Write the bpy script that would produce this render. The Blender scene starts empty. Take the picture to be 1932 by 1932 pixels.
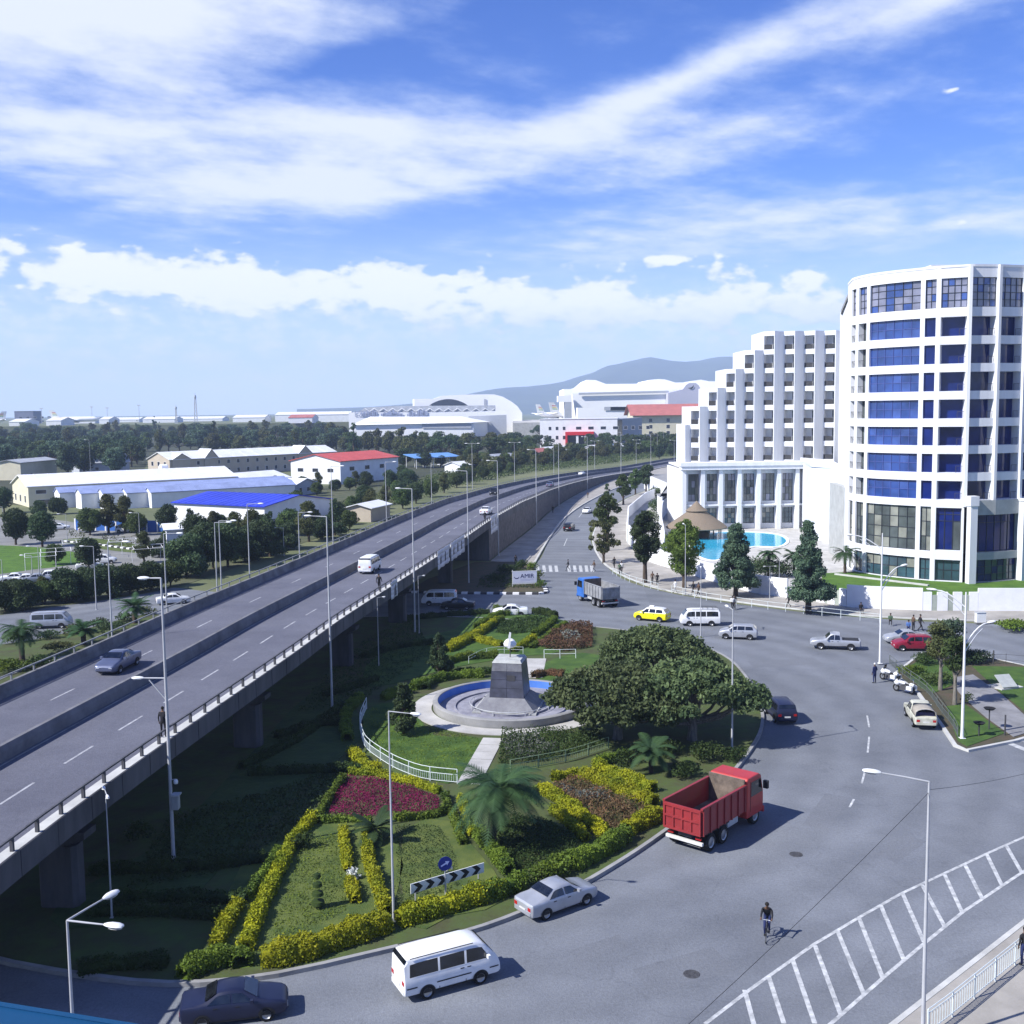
import bpy, bmesh, math, random
import numpy as np
from mathutils import Vector, Matrix
PI = math.pi
rad = math.radians
random.seed(7)
scn = bpy.context.scene
COL = scn.collection

# ------------------------------------------------------------------ camera
PITCH = math.atan(193 / 2009.0); ROLL = -0.013; FOC = 2009.0; CH = 24.0
cam_d = bpy.data.cameras.new('camera'); cam = bpy.data.objects.new('camera', cam_d); COL.objects.link(cam)
cam_d.sensor_width = 36.0; cam_d.sensor_fit = 'HORIZONTAL'; cam_d.lens = 36.0 * FOC / 1932.0
cam_d.clip_start = 0.3; cam_d.clip_end = 60000
cam.matrix_world = Matrix.Translation((0, 0, CH)) @ Matrix.Rotation(PI / 2 - PITCH, 4, 'X') @ Matrix.Rotation(ROLL, 4, 'Z')
scn.camera = cam

# ------------------------------------------------------------------ sun, exposure
SUN_DIR = Vector((0.915, 0.40, 0)).normalized()          # horizontal direction the shadows fall
SUN_EL = rad(42)
sun_d = bpy.data.lights.new('sun', 'SUN'); sun = bpy.data.objects.new('sun', sun_d); COL.objects.link(sun)
sun_d.energy = 5.0; sun_d.angle = rad(0.5); sun_d.color = (1.0, 0.975, 0.93)
_l = Vector((SUN_DIR.x * math.cos(SUN_EL), SUN_DIR.y * math.cos(SUN_EL), -math.sin(SUN_EL)))
sun.rotation_euler = _l.to_track_quat('-Z', 'Y').to_euler()
vs = scn.view_settings
scn.display_settings.display_device = 'sRGB'
vs.view_transform = 'Standard'; vs.look = 'None'; vs.gamma = 1.0; vs.exposure = 0.75
try: vs.use_curve_mapping = False
except Exception: pass
scn.cycles.use_denoising = True
scn.cycles.max_bounces = 6; scn.cycles.diffuse_bounces = 3; scn.cycles.glossy_bounces = 2
scn.cycles.transparent_max_bounces = 6; scn.cycles.volume_bounces = 1
scn.cycles.caustics_reflective = False; scn.cycles.caustics_refractive = False

# ------------------------------------------------------------------ sky
SKY_STRENGTH = 0.07
world = bpy.data.worlds.new('World'); scn.world = world; world.use_nodes = True
def build_sky():
    nt = world.node_tree; N = nt.nodes; L = nt.links; N.clear()
    out = N.new('ShaderNodeOutputWorld'); bg = N.new('ShaderNodeBackground'); L.new(bg.outputs[0], out.inputs[0])
    bg.inputs['Strength'].default_value = SKY_STRENGTH
    sky = N.new('ShaderNodeTexSky'); sky.sky_type = 'NISHITA'; sky.sun_disc = False
    sky.sun_elevation = SUN_EL
    # blender: sun_rotation is measured from +Y towards +X
    sky.sun_rotation = math.atan2(-SUN_DIR.x, -SUN_DIR.y)
    sky.altitude = 2300; sky.air_density = 1.0; sky.dust_density = 0.35; sky.ozone_density = 3.0
    def math_n(op, a, b=None, c=None, clamp=False):
        n = N.new('ShaderNodeMath'); n.operation = op; n.use_clamp = clamp
        for i, x in enumerate((a, b, c)):
            if x is None: continue
            if isinstance(x, (int, float)): n.inputs[i].default_value = x
            else: L.new(x, n.inputs[i])
        return n.outputs[0]
    def mix(f, a, b, t='MIX'):
        n = N.new('ShaderNodeMix'); n.data_type = 'RGBA'; n.blend_type = t
        for s, x in ((0, f), (6, a), (7, b)):
            if isinstance(x, (int, float)): n.inputs[s].default_value = x
            elif isinstance(x, tuple): n.inputs[s].default_value = x
            else: L.new(x, n.inputs[s])
        return n.outputs[2]
    def ramp(x, lo, hi):
        n = N.new('ShaderNodeMapRange'); n.interpolation_type = 'SMOOTHSTEP'; L.new(x, n.inputs[0])
        n.inputs[1].default_value = lo; n.inputs[2].default_value = hi; n.inputs[3].default_value = 0; n.inputs[4].default_value = 1
        return n.outputs[0]
    def noise(vec, scale, detail=6, rough=0.55, dist=0.0):
        n = N.new('ShaderNodeTexNoise'); L.new(vec, n.inputs['Vector']); n.inputs['Scale'].default_value = scale
        n.inputs['Detail'].default_value = detail; n.inputs['Roughness'].default_value = rough; n.inputs['Distortion'].default_value = dist
        return n.outputs[0]
    tc = N.new('ShaderNodeTexCoord'); sp = N.new('ShaderNodeSeparateXYZ'); L.new(tc.outputs['Generated'], sp.inputs[0])
    X, Y, Z = sp.outputs
    # azimuth (0 = +Y, positive to +X) and elevation, both in degrees
    az = math_n('MULTIPLY', math_n('ARCTAN2', X, Y), 180 / PI)
    el = math_n('MULTIPLY', math_n('ARCSINE', Z), 180 / PI)
    def vec(a, b, c=0.0):
        n = N.new('ShaderNodeCombineXYZ')
        for i, x in enumerate((a, b, c)):
            if isinstance(x, (int, float)): n.inputs[i].default_value = x
            else: L.new(x, n.inputs[i])
        return n.outputs[0]
    # --- high layer: streaked altocumulus sheets on a plane overhead
    zz = math_n('MAXIMUM', math_n('ADD', Z, 0.06), 0.02)
    px = math_n('DIVIDE', X, zz); py = math_n('DIVIDE', Y, zz)
    hv = vec(math_n('ADD', math_n('MULTIPLY', px, 0.62), math_n('MULTIPLY', py, 0.20)),
             math_n('ADD', math_n('MULTIPLY', py, 0.62), math_n('MULTIPLY', px, -0.30)))
    n1 = noise(hv, 1.1, 3, 0.56, 0.3); n2 = noise(hv, 5.5, 6, 0.62)
    dens = math_n('ADD', math_n('MULTIPLY', n1, 0.60), math_n('MULTIPLY', n2, 0.40))
    # the sheets that the photograph shows: (azimuth, elevation, half-width, half-height, tilt, gain)
    sheets = [(-20, 19.5, 15, 5.2, 0.12, 0.27), (-8, 14.4, 12, 1.9, 0.00, 0.24), (-10, 11.6, 14, 1.9, 0.08, 0.24), (9, 16.3, 12, 1.5, 0.36, 0.24),
              (22, 19.0, 12, 2.2, 0.2, 0.26), (12, 13.9, 10, 1.6, 0.22, 0.14), (14, 9.4, 10, 1.2, 0.05, 0.16), (23, 8.5, 7, 1.2, 0.0, 0.2), (-22, 13.2, 7, 2.4, 0.1, 0.16),
              (1.5, 20.0, 6, 1.3, 0.10, -0.12), (-8.5, 17.3, 5, 0.8, 0.30, -0.12), (18, 11.9, 10, 1.2, 0.1, -0.10), (-22, 10.0, 7, 0.8, 0.02, -0.10)]
    ae = vec(az, el)
    def gauss(a0, e0, wa, we, tilt, gain, acc):
        mp = N.new('ShaderNodeMapping'); mp.vector_type = 'TEXTURE'; L.new(ae, mp.inputs['Vector'])
        mp.inputs['Location'].default_value = (a0, e0, 0); mp.inputs['Rotation'].default_value = (0, 0, math.atan(tilt)); mp.inputs['Scale'].default_value = (wa * 1.7, we * 1.7, 1)
        g = N.new('ShaderNodeTexGradient'); g.gradient_type = 'QUADRATIC_SPHERE'; L.new(mp.outputs[0], g.inputs[0])
        return math_n('MULTIPLY_ADD', g.outputs[1], gain * 1.25, acc)
    for s in sheets: dens = gauss(*s, dens)
    high = ramp(dens, 0.43, 0.76)
    high = math_n('MULTIPLY', high, ramp(el, 4.0, 9.0))
    # --- low layer: cumulus row above the horizon, all the way round
    cv = vec(math_n('MULTIPLY', az, 0.16), math_n('MULTIPLY', el, 0.30))
    c1 = noise(cv, 1.9, 6, 0.55); c2 = noise(cv, 5.5, 1, 0.6)
    cd = math_n('ADD', math_n('MULTIPLY', c1, 0.75), math_n('MULTIPLY', c2, 0.25))
    band = math_n('SUBTRACT', 1.0, math_n('ABSOLUTE', math_n('DIVIDE', math_n('SUBTRACT', el, math_n('ADD', 5.8, math_n('MULTIPLY', az, -0.045))), 2.5)))
    cd = math_n('ADD', cd, math_n('MULTIPLY', math_n('MAXIMUM', band, -1.0), 0.22))
    for s in [(-18.5, 6.6, 4.5, 1.2, 0, 0.13), (-13.4, 6.7, 3.6, 1.4, 0, 0.16), (-6.5, 6.9, 4.0, 1.4, 0, 0.14), (1.5, 5.4, 4.2, 1.1, 0, 0.15), (-1.5, 3.6, 2.4, .7, 0, 0.12), (8.5, 4.9, 4.5, 0.8, 0, 0.12),
              (-25.5, 8.3, 2.4, 1.2, 0, 0.14), (22.2, 14.8, 2.4, .8, 0, 0.31), (6.5, 11.7, 1.1, .6, 0, 0.27), (22.5, 8.8, 2.6, .8, 0, .2), (26, 11.0, 2.2, .9, 0, .22), (15.5, 6.5, 3.0, .9, 0, 0.10), (8.2, 7.6, 1.6, .7, 0, .18)]:
        cd = gauss(*s, cd)
    low = ramp(cd, 0.607, 0.69)
    c3 = noise(cv, 4.2, 5, 0.6)
    veil = math_n('MULTIPLY', math_n('MULTIPLY', ramp(math_n('ADD', c3, math_n('MULTIPLY', c1, 0.5)), 0.60, 0.98), ramp(el, 0.2, 2.0)), math_n('SUBTRACT', 1.0, ramp(el, 4.5, 7.5)))
    # colours (before the background strength)
    hs = N.new('ShaderNodeHueSaturation'); L.new(sky.outputs[0], hs.inputs['Color']); hs.inputs['Saturation'].default_value = 1.34; hs.inputs['Hue'].default_value = 0.522
    hs.inputs['Value'].default_value = 1.6
    k = 1.0 / SKY_STRENGTH
    base = hs.outputs[0]
    # haze towards the horizon
    hz = math_n('POWER', math_n('SUBTRACT', 1.0, ramp(el, -3.0, 12.0)), 1.0)
    base = mix(math_n('MULTIPLY', hz, 0.95), base, (0.52 * k, 0.57 * k, 0.70 * k, 1))
    wh = mix(high, (0.34 * k, 0.44 * k, 0.66 * k, 1), (0.56 * k, 0.59 * k, 0.66 * k, 1))
    base = mix(math_n('MULTIPLY', high, 0.93), base, wh)
    under = ramp(math_n('ADD', el, math_n('MULTIPLY', c2, 1.6)), 4.8, 6.6)
    cw = mix(math_n('MULTIPLY', math_n('MULTIPLY_ADD', under, 0.6, 0.4), ramp(math_n('MULTIPLY_ADD', c3, 0.35, cd), 0.74, 0.92)), (0.44 * k, 0.50 * k, 0.63 * k, 1), (0.70 * k, 0.70 * k, 0.70 * k, 1))
    base = mix(math_n('MULTIPLY', veil, 0.75), base, (0.60 * k, 0.62 * k, 0.69 * k, 1))
    base = mix(math_n('MULTIPLY', low, 0.92), base, cw)
    # below the horizon: plain haze
    L.new(base, bg.inputs['Color'])
build_sky()
world.cycles.sampling_method = 'NONE'

# ------------------------------------------------------------------ pixel -> world helper (1932-px picture units)
_p, _r = PITCH, ROLL
_fwd = Vector((0, math.cos(_p), -math.sin(_p))); _up0 = Vector((0, math.sin(_p), math.cos(_p))); _r0 = Vector((1, 0, 0))
_R = _r0 * math.cos(_r) + _up0 * math.sin(_r); _U = _up0 * math.cos(_r) - _r0 * math.sin(_r)
def ray(u, v): return _fwd + _R * ((u - 966) / FOC) + _U * ((966 - v) / FOC)
def P(u, v, z=0.0):
    d = ray(u, v); t = (z - CH) / d.z
    return Vector((d.x * t, d.y * t, z))
def Q(u, v, Y):
    d = ray(u, v); t = Y / d.y
    return Vector((d.x * t, Y, CH + d.z * t))
def pix(x, y, z):
    w = Vector((x, y, z - CH)); d = w.dot(_fwd)
    return 966 + FOC * w.dot(_R) / d, 966 - FOC * w.dot(_U) / d
def PG(*uv): return [P(u, v) for u, v in uv]

# ------------------------------------------------------------------ objects
def tag(o, label=None, cat=None, group=None, kind=None):
    if label: o['label'] = label
    if cat: o['category'] = cat
    if group: o['group'] = group
    if kind: o['kind'] = kind
    return o
def thing(name, label, cat, loc=(0, 0, 0), rz=0.0, group=None):
    o = bpy.data.objects.new(name, None); COL.objects.link(o); o.empty_display_size = 0.2
    o.location = loc; o.rotation_euler = (0, 0, rz)
    return tag(o, label, cat, group)
def link(name, me, parent=None, loc=None, rz=None):
    o = bpy.data.objects.new(name, me); COL.objects.link(o)
    if parent is not None: o.parent = parent
    if loc is not None: o.location = loc
    if rz is not None: o.rotation_euler = (0, 0, rz)
    return o
def copy_tree(o, parent=None):
    c = o.copy(); COL.objects.link(c); c.parent = parent
    for ch in list(o.children): copy_tree(ch, c)
    return c

class MB:
    def __init__(s): s.v = []; s.f = []; s.m = []
    def add(s, vs, fs, mi=0):
        b = len(s.v); s.v.extend([tuple(x) for x in vs]); s.f.extend([tuple(b + i for i in f) for f in fs]); s.m.extend([mi] * len(fs)); return s
    def quad(s, a, b, c, d, mi=0): return s.add([a, b, c, d], [(0, 1, 2, 3)], mi)
    def bx(s, x0, x1, y0, y1, z0, z1, mi=0):
        return s.add([(x0, y0, z0), (x1, y0, z0), (x1, y1, z0), (x0, y1, z0), (x0, y0, z1), (x1, y0, z1), (x1, y1, z1), (x0, y1, z1)],
                     [(0, 3, 2, 1), (4, 5, 6, 7), (0, 1, 5, 4), (1, 2, 6, 5), (2, 3, 7, 6), (3, 0, 4, 7)], mi)
    def hexa(s, p, mi=0):       # 8 points: bottom ring, top ring
        return s.add(p, [(0, 3, 2, 1), (4, 5, 6, 7), (0, 1, 5, 4), (1, 2, 6, 5), (2, 3, 7, 6), (3, 0, 4, 7)], mi)
    def bar(s, a, b, w, h, mi=0):   # box bar between two points, w across, h up
        a = Vector(a); b = Vector(b); d = (b - a)
        if d.length < 1e-6: return s
        d.normalize(); up = Vector((0, 0, 1)) if abs(d.z) < 0.9 else Vector((0, 1, 0))
        n = d.cross(up).normalized() * (w / 2); t = n.cross(d).normalized() * (h / 2)
        return s.hexa([a - n - t, a + n - t, b + n - t, b - n - t, a - n + t, a + n + t, b + n + t, b - n + t], mi)
    def prism(s, poly, z0, z1, mi=0, cap=True):
        n = len(poly); vs = [(p[0], p[1], z0) for p in poly] + [(p[0], p[1], z1) for p in poly]
        fs = [(i, (i + 1) % n, n + (i + 1) % n, n + i) for i in range(n)]
        if cap: fs += [tuple(range(n, 2 * n)), tuple(range(n - 1, -1, -1))]
        return s.add(vs, fs, mi)
    def tube(s, pts, r, n=8, mi=0, cap=True):
        pts = [Vector(p) for p in pts]; k = len(pts); rs = r if isinstance(r, (list, tuple)) else [r] * k
        vs = []; ref = None
        for i, p in enumerate(pts):
            d = (pts[min(i + 1, k - 1)] - pts[max(i - 1, 0)]).normalized()
            if ref is None: ref = Vector((1, 0, 0)) if abs(d.x) < 0.8 else Vector((0, 1, 0))
            a = (ref - d * ref.dot(d)).normalized(); b = d.cross(a); ref = a
            for j in range(n):
                t = 2 * PI * j / n; vs.append(p + a * (math.cos(t) * rs[i]) + b * (math.sin(t) * rs[i]))
        fs = [(i * n + j, i * n + (j + 1) % n, (i + 1) * n + (j + 1) % n, (i + 1) * n + j) for i in range(k - 1) for j in range(n)]
        if cap: fs += [tuple(range(n - 1, -1, -1)), tuple(range((k - 1) * n, k * n))]
        return s.add(vs, fs, mi)
    def lathe(s, prof, n=24, c=(0, 0, 0), mi=0, close=False):
        vs = []; k = len(prof)
        for r, z in prof:
            for j in range(n):
                t = 2 * PI * j / n; vs.append((c[0] + r * math.cos(t), c[1] + r * math.sin(t), c[2] + z))
        kk = k if close else k - 1
        fs = [(i * n + j, i * n + (j + 1) % n, ((i + 1) % k) * n + (j + 1) % n, ((i + 1) % k) * n + j) for i in range(kk) for j in range(n)]
        return s.add(vs, fs, mi)
    def sweep(s, path, prof, mi=0, closed=False, caps=True):   # prof: list of (offset to the right, height) along a path of points
        k = len(path); m = len(prof); vs = []
        for i in range(k):
            if closed: a, b = path[i - 1], path[(i + 1) % k]
            else: a, b = path[max(i - 1, 0)], path[min(i + 1, k - 1)]
            dx, dy = b[0] - a[0], b[1] - a[1]; l = math.hypot(dx, dy) or 1; rx, ry = dy / l, -dx / l
            z = path[i][2] if len(path[i]) > 2 else 0
            for o, h in prof: vs.append((path[i][0] + rx * o, path[i][1] + ry * o, z + h))
        fs = []
        for i in range(k if closed else k - 1):
            for j in range(m):
                a = i * m + j; b = i * m + (j + 1) % m; i2 = (i + 1) % k
                fs.append((a, i2 * m + j, i2 * m + (j + 1) % m, b))
        if caps and not closed: fs += [tuple(range(m)), tuple(range(k * m - 1, (k - 1) * m - 1, -1))]
        return s.add(vs, fs, mi)
    def mesh(s, name, mats=(), smooth=None):
        me = bpy.data.meshes.new(name); me.from_pydata(s.v, [], s.f)
        if not isinstance(mats, (list, tuple)): mats = [mats]
        for m in mats: me.materials.append(m)
        if len(mats) > 1: me.polygons.foreach_set('material_index', s.m)
        bm = bmesh.new(); bm.from_mesh(me); bmesh.ops.recalc_face_normals(bm, faces=bm.faces); bm.to_mesh(me); bm.free()
        if smooth is not None:
            me.polygons.foreach_set('use_smooth', [True] * len(me.polygons))
            if smooth < 180: me.set_sharp_from_angle(angle=rad(smooth))
        me.update(); return me
    def obj(s, name, mats, parent=None, loc=None, rz=None, smooth=None): return link(name, s.mesh(name, mats, smooth), parent, loc, rz)

def np_mesh(name, V, Fq, mat, smooth=False):
    me = bpy.data.meshes.new(name); nv = len(V); nf, k = Fq.shape
    me.vertices.add(nv); me.vertices.foreach_set('co', np.asarray(V, dtype=np.float32).ravel())
    me.loops.add(nf * k); me.loops.foreach_set('vertex_index', Fq.astype(np.int32).ravel())
    me.polygons.add(nf); me.polygons.foreach_set('loop_start', np.arange(0, nf * k, k, dtype=np.int32))
    try: me.polygons.foreach_set('loop_total', np.full(nf, k, dtype=np.int32))
    except Exception: pass
    if smooth: me.polygons.foreach_set('use_smooth', np.ones(nf, dtype=bool))
    me.materials.append(mat); me.update(calc_edges=True); me.validate(); return me

# ------------------------------------------------------------------ path helpers (XY or XYZ lists)
def catmull(pts, n=6, closed=False):
    pts = [Vector(p) if len(p) == 3 else Vector((p[0], p[1], 0)) for p in pts]; k = len(pts); out = []
    for i in range(k if closed else k - 1):
        if closed: a, b, c, d = pts[i - 1], pts[i], pts[(i + 1) % k], pts[(i + 2) % k]
        else: a, b, c, d = pts[max(i - 1, 0)], pts[i], pts[i + 1], pts[min(i + 2, k - 1)]
        for j in range(n):
            t = j / n
            out.append(0.5 * ((2 * b) + (c - a) * t + (2 * a - 5 * b + 4 * c - d) * t * t + (3 * b - a - 3 * c + d) * t ** 3))
    if not closed: out.append(pts[-1].copy())
    return out
class Path:
    def __init__(s, pts):
        s.p = [Vector(p) if len(p) == 3 else Vector((p[0], p[1], 0)) for p in pts]; s.s = [0.0]
        for a, b in zip(s.p, s.p[1:]): s.s.append(s.s[-1] + math.hypot(b.x - a.x, b.y - a.y))
        s.len = s.s[-1]
    def _i(s, t):
        lo = 0
        for i in range(len(s.s) - 1):
            if s.s[i + 1] >= t: lo = i; break
        else: lo = len(s.s) - 2
        return lo
    def at(s, t, off=0.0, dz=0.0):       # off: to the right of the direction of travel
        i = s._i(t); a, b = s.p[i], s.p[i + 1]; l = s.s[i + 1] - s.s[i] or 1e-6; k = (t - s.s[i]) / l
        q = a.lerp(b, k); d = s.dir(t)
        return Vector((q.x + d.y * off, q.y - d.x * off, q.z + dz))
    def dir(s, t):
        i = s._i(t); a, b = s.p[i], s.p[i + 1]; l = s.s[i + 1] - s.s[i] or 1e-6; k = (t - s.s[i]) / l
        def seg(j):
            j = max(0, min(len(s.p) - 2, j)); d = s.p[j + 1] - s.p[j]; d.z = 0; return d.normalized()
        d = seg(i)
        d = (d * (1 - abs(k - .5)) + seg(i + 1 if k > .5 else i - 1) * abs(k - .5))
        return d.normalized()
    def heading(s, t): d = s.dir(t); return math.atan2(d.y, d.x)
    def cut(s, t0, t1, step, off=0.0, dz=0.0):
        n = max(1, int(math.ceil((t1 - t0) / step))); return [s.at(t0 + (t1 - t0) * i / n, off, dz) for i in range(n + 1)]
    def s_at_y(s, y):
        for i in range(len(s.p) - 1):
            if s.p[i].y <= y <= s.p[i + 1].y: return s.s[i] + (s.s[i + 1] - s.s[i]) * (y - s.p[i].y) / max(1e-6, s.p[i + 1].y - s.p[i].y)
        return 0 if y < s.p[0].y else s.len

# ------------------------------------------------------------------ materials
MATS = {}
def M(name, col, rough=0.8, var=0.12, scale=2.0, bump=0.0, col2=None, metal=0.0, spec=0.3, world_space=False, detail=4, bscale=None, obj_rand=0.0, stretch=None, coat=0.0, emit=None):
    if name in MATS: return MATS[name]
    m = bpy.data.materials.new(name); m.use_nodes = True; nt = m.node_tree; N = nt.nodes; L = nt.links
    b = N['Principled BSDF']; b.inputs['Roughness'].default_value = rough; b.inputs['Metallic'].default_value = metal
    b.inputs['Specular IOR Level'].default_value = spec
    if coat: b.inputs['Coat Weight'].default_value = coat; b.inputs['Coat Roughness'].default_value = 0.08
    c1 = tuple(col) + (1,)
    c2 = tuple(col2) + (1,) if col2 else tuple(max(0, x * (1 - 2 * var)) for x in col) + (1,)
    if var > 0 or col2:
        if world_space:
            g = N.new('ShaderNodeNewGeometry'); src = g.outputs['Position']
        else:
            g = N.new('ShaderNodeTexCoord'); src = g.outputs['Object']
        if stretch:
            mp = N.new('ShaderNodeMapping'); mp.inputs['Scale'].default_value = stretch; L.new(src, mp.inputs[0]); src = mp.outputs[0]
        n = N.new('ShaderNodeTexNoise'); n.inputs['Scale'].default_value = scale; n.inputs['Detail'].default_value = detail; n.inputs['Roughness'].default_value = 0.65
        L.new(src, n.inputs['Vector'])
        r = N.new('ShaderNodeMapRange'); L.new(n.outputs[0], r.inputs[0]); r.inputs[1].default_value = 0.33; r.inputs[2].default_value = 0.67
        mx = N.new('ShaderNodeMix'); mx.data_type = 'RGBA'; L.new(r.outputs[0], mx.inputs[0]); mx.inputs[6].default_value = c2; mx.inputs[7].default_value = c1
        o = mx.outputs[2]
        if obj_rand:
            oi = N.new('ShaderNodeObjectInfo'); hs = N.new('ShaderNodeHueSaturation'); L.new(o, hs.inputs['Color'])
            rr = N.new('ShaderNodeMapRange'); L.new(oi.outputs['Random'], rr.inputs[0]); rr.inputs[3].default_value = 1 - obj_rand; rr.inputs[4].default_value = 1 + obj_rand
            L.new(rr.outputs[0], hs.inputs['Value'])
            rh = N.new('ShaderNodeMapRange'); L.new(oi.outputs['Random'], rh.inputs[0]); rh.inputs[3].default_value = 0.5 - obj_rand * 0.06; rh.inputs[4].default_value = 0.5 + obj_rand * 0.06
            L.new(rh.outputs[0], hs.inputs['Hue']); o = hs.outputs[0]
        L.new(o, b.inputs['Base Color'])
        if bump:
            bp = N.new('ShaderNodeBump'); bp.inputs['Strength'].default_value = bump; bp.inputs['Distance'].default_value = 0.1
            n2 = N.new('ShaderNodeTexNoise'); n2.inputs['Scale'].default_value = bscale or scale * 4; n2.inputs['Detail'].default_value = 3; L.new(src, n2.inputs['Vector'])
            L.new(n2.outputs[0], bp.inputs['Height']); L.new(bp.outputs[0], b.inputs['Normal'])
    else: b.inputs['Base Color'].default_value = c1
    if emit: b.inputs['Emission Color'].default_value = tuple(emit) + (1,); b.inputs['Emission Strength'].default_value = 1.0
    MATS[name] = m; return m
def leaf_mat(name, c1, c2, scale=0.35, obj_rand=0.25, trans=0.3):
    if name in MATS: return MATS[name]
    m = M(name, c1, 0.6, 0.2, scale, 0, c2, world_space=True, obj_rand=obj_rand, spec=0.15, detail=5)
    nt = m.node_tree; N = nt.nodes; L = nt.links; b = N['Principled BSDF']; out = N['Material Output']
    src = b.inputs['Base Color'].links[0].from_socket
    t = N.new('ShaderNodeBsdfTranslucent'); ms = N.new('ShaderNodeMixShader'); ms.inputs[0].default_value = trans
    L.new(src, t.inputs[0]); L.new(b.outputs[0], ms.inputs[1]); L.new(t.outputs[0], ms.inputs[2]); L.new(ms.outputs[0], out.inputs[0])
    return m
def asphalt(name, c1, c2, track=0.0, crack=0.10):
    m = M(name, c1, 0.85, 0.2, 0.16, 0.25, c2, world_space=True, detail=8, bscale=14, spec=0.25)
    nt = m.node_tree; N = nt.nodes; L = nt.links; b = N['Principled BSDF']
    src = b.inputs['Base Color'].links[0].from_socket
    g = N.new('ShaderNodeNewGeometry')
    # fine aggregate speckle
    n = N.new('ShaderNodeTexNoise'); n.inputs['Scale'].default_value = 7.0; n.inputs['Detail'].default_value = 5; n.inputs['Roughness'].default_value = 0.8; L.new(g.outputs['Position'], n.inputs['Vector'])
    r = N.new('ShaderNodeMapRange'); L.new(n.outputs[0], r.inputs[0]); r.inputs[1].default_value = 0.3; r.inputs[2].default_value = 0.7; r.inputs[3].default_value = 0.78; r.inputs[4].default_value = 1.18
    # patches: large voronoi cells, slightly different tone each
    v = N.new('ShaderNodeTexVoronoi'); v.inputs['Scale'].default_value = 0.055; v.inputs['Randomness'].default_value = 1.0; L.new(g.outputs['Position'], v.inputs['Vector'])
    sv = N.new('ShaderNodeSeparateColor'); L.new(v.outputs['Color'], sv.inputs[0])
    r2 = N.new('ShaderNodeMapRange'); L.new(sv.outputs[0], r2.inputs[0]); r2.inputs[3].default_value = 0.93; r2.inputs[4].default_value = 1.06
    # cracks
    nz = N.new('ShaderNodeTexNoise'); nz.inputs['Scale'].default_value = 0.4; nz.inputs['Detail'].default_value = 4; L.new(g.outputs['Position'], nz.inputs['Vector'])
    va = N.new('ShaderNodeVectorMath'); va.operation = 'MULTIPLY_ADD'; L.new(nz.outputs['Color'], va.inputs[0]); va.inputs[1].default_value = (3, 3, 0); L.new(g.outputs['Position'], va.inputs[2])
    vc = N.new('ShaderNodeTexVoronoi'); vc.feature = 'DISTANCE_TO_EDGE'; vc.inputs['Scale'].default_value = 0.11; L.new(va.outputs[0], vc.inputs['Vector'])
    r3 = N.new('ShaderNodeMapRange'); L.new(vc.outputs['Distance'], r3.inputs[0]); r3.inputs[1].default_value = 0.0; r3.inputs[2].default_value = 0.006; r3.inputs[3].default_value = 1 - crack; r3.inputs[4].default_value = 1.0
    # oil and tyre stains
    ns = N.new('ShaderNodeTexNoise'); ns.inputs['Scale'].default_value = 0.55; ns.inputs['Detail'].default_value = 6; ns.inputs['Roughness'].default_value = 0.7; L.new(g.outputs['Position'], ns.inputs['Vector'])
    r4 = N.new('ShaderNodeMapRange'); L.new(ns.outputs[0], r4.inputs[0]); r4.inputs[1].default_value = 0.60; r4.inputs[2].default_value = 0.74; r4.inputs[3].default_value = 1.0; r4.inputs[4].default_value = 0.78
    # wheel-polished tracks round the junction
    sub = N.new('ShaderNodeVectorMath'); sub.operation = 'SUBTRACT'; L.new(g.outputs['Position'], sub.inputs[0]); sub.inputs[1].default_value = (-12, 84, 0)
    ln = N.new('ShaderNodeVectorMath'); ln.operation = 'LENGTH'; L.new(sub.outputs[0], ln.inputs[0])
    na = N.new('ShaderNodeMath'); na.operation = 'MULTIPLY_ADD'; L.new(nz.outputs[0], na.inputs[0]); na.inputs[1].default_value = 2.2; L.new(ln.outputs['Value'], na.inputs[2])
    w1 = N.new('ShaderNodeMath'); w1.operation = 'MULTIPLY'; L.new(na.outputs[0], w1.inputs[0]); w1.inputs[1].default_value = 2 * PI / 3.4
    w2 = N.new('ShaderNodeMath'); w2.operation = 'SINE'; L.new(w1.outputs[0], w2.inputs[0])
    r5 = N.new('ShaderNodeMapRange'); L.new(w2.outputs[0], r5.inputs[0]); r5.inputs[1].default_value = -1; r5.inputs[2].default_value = 1; r5.inputs[3].default_value = 1 - track; r5.inputs[4].default_value = 1 + track
    f = r.outputs[0]
    for q in (r2.outputs[0], r3.outputs[0], r4.outputs[0], r5.outputs[0]):
        mm = N.new('ShaderNodeMath'); mm.operation = 'MULTIPLY'; L.new(f, mm.inputs[0]); L.new(q, mm.inputs[1]); f = mm.outputs[0]
    vm = N.new('ShaderNodeVectorMath'); vm.operation = 'SCALE'; L.new(src, vm.inputs[0]); L.new(f, vm.inputs['Scale']); L.new(vm.outputs[0], b.inputs['Base Color'])
    return m
def glass(name, col, rough=0.06, var=0.25, spec=0.9):
    return M(name, col, rough, var, 0.35, 0, None, 0.0, spec, detail=2)

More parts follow.
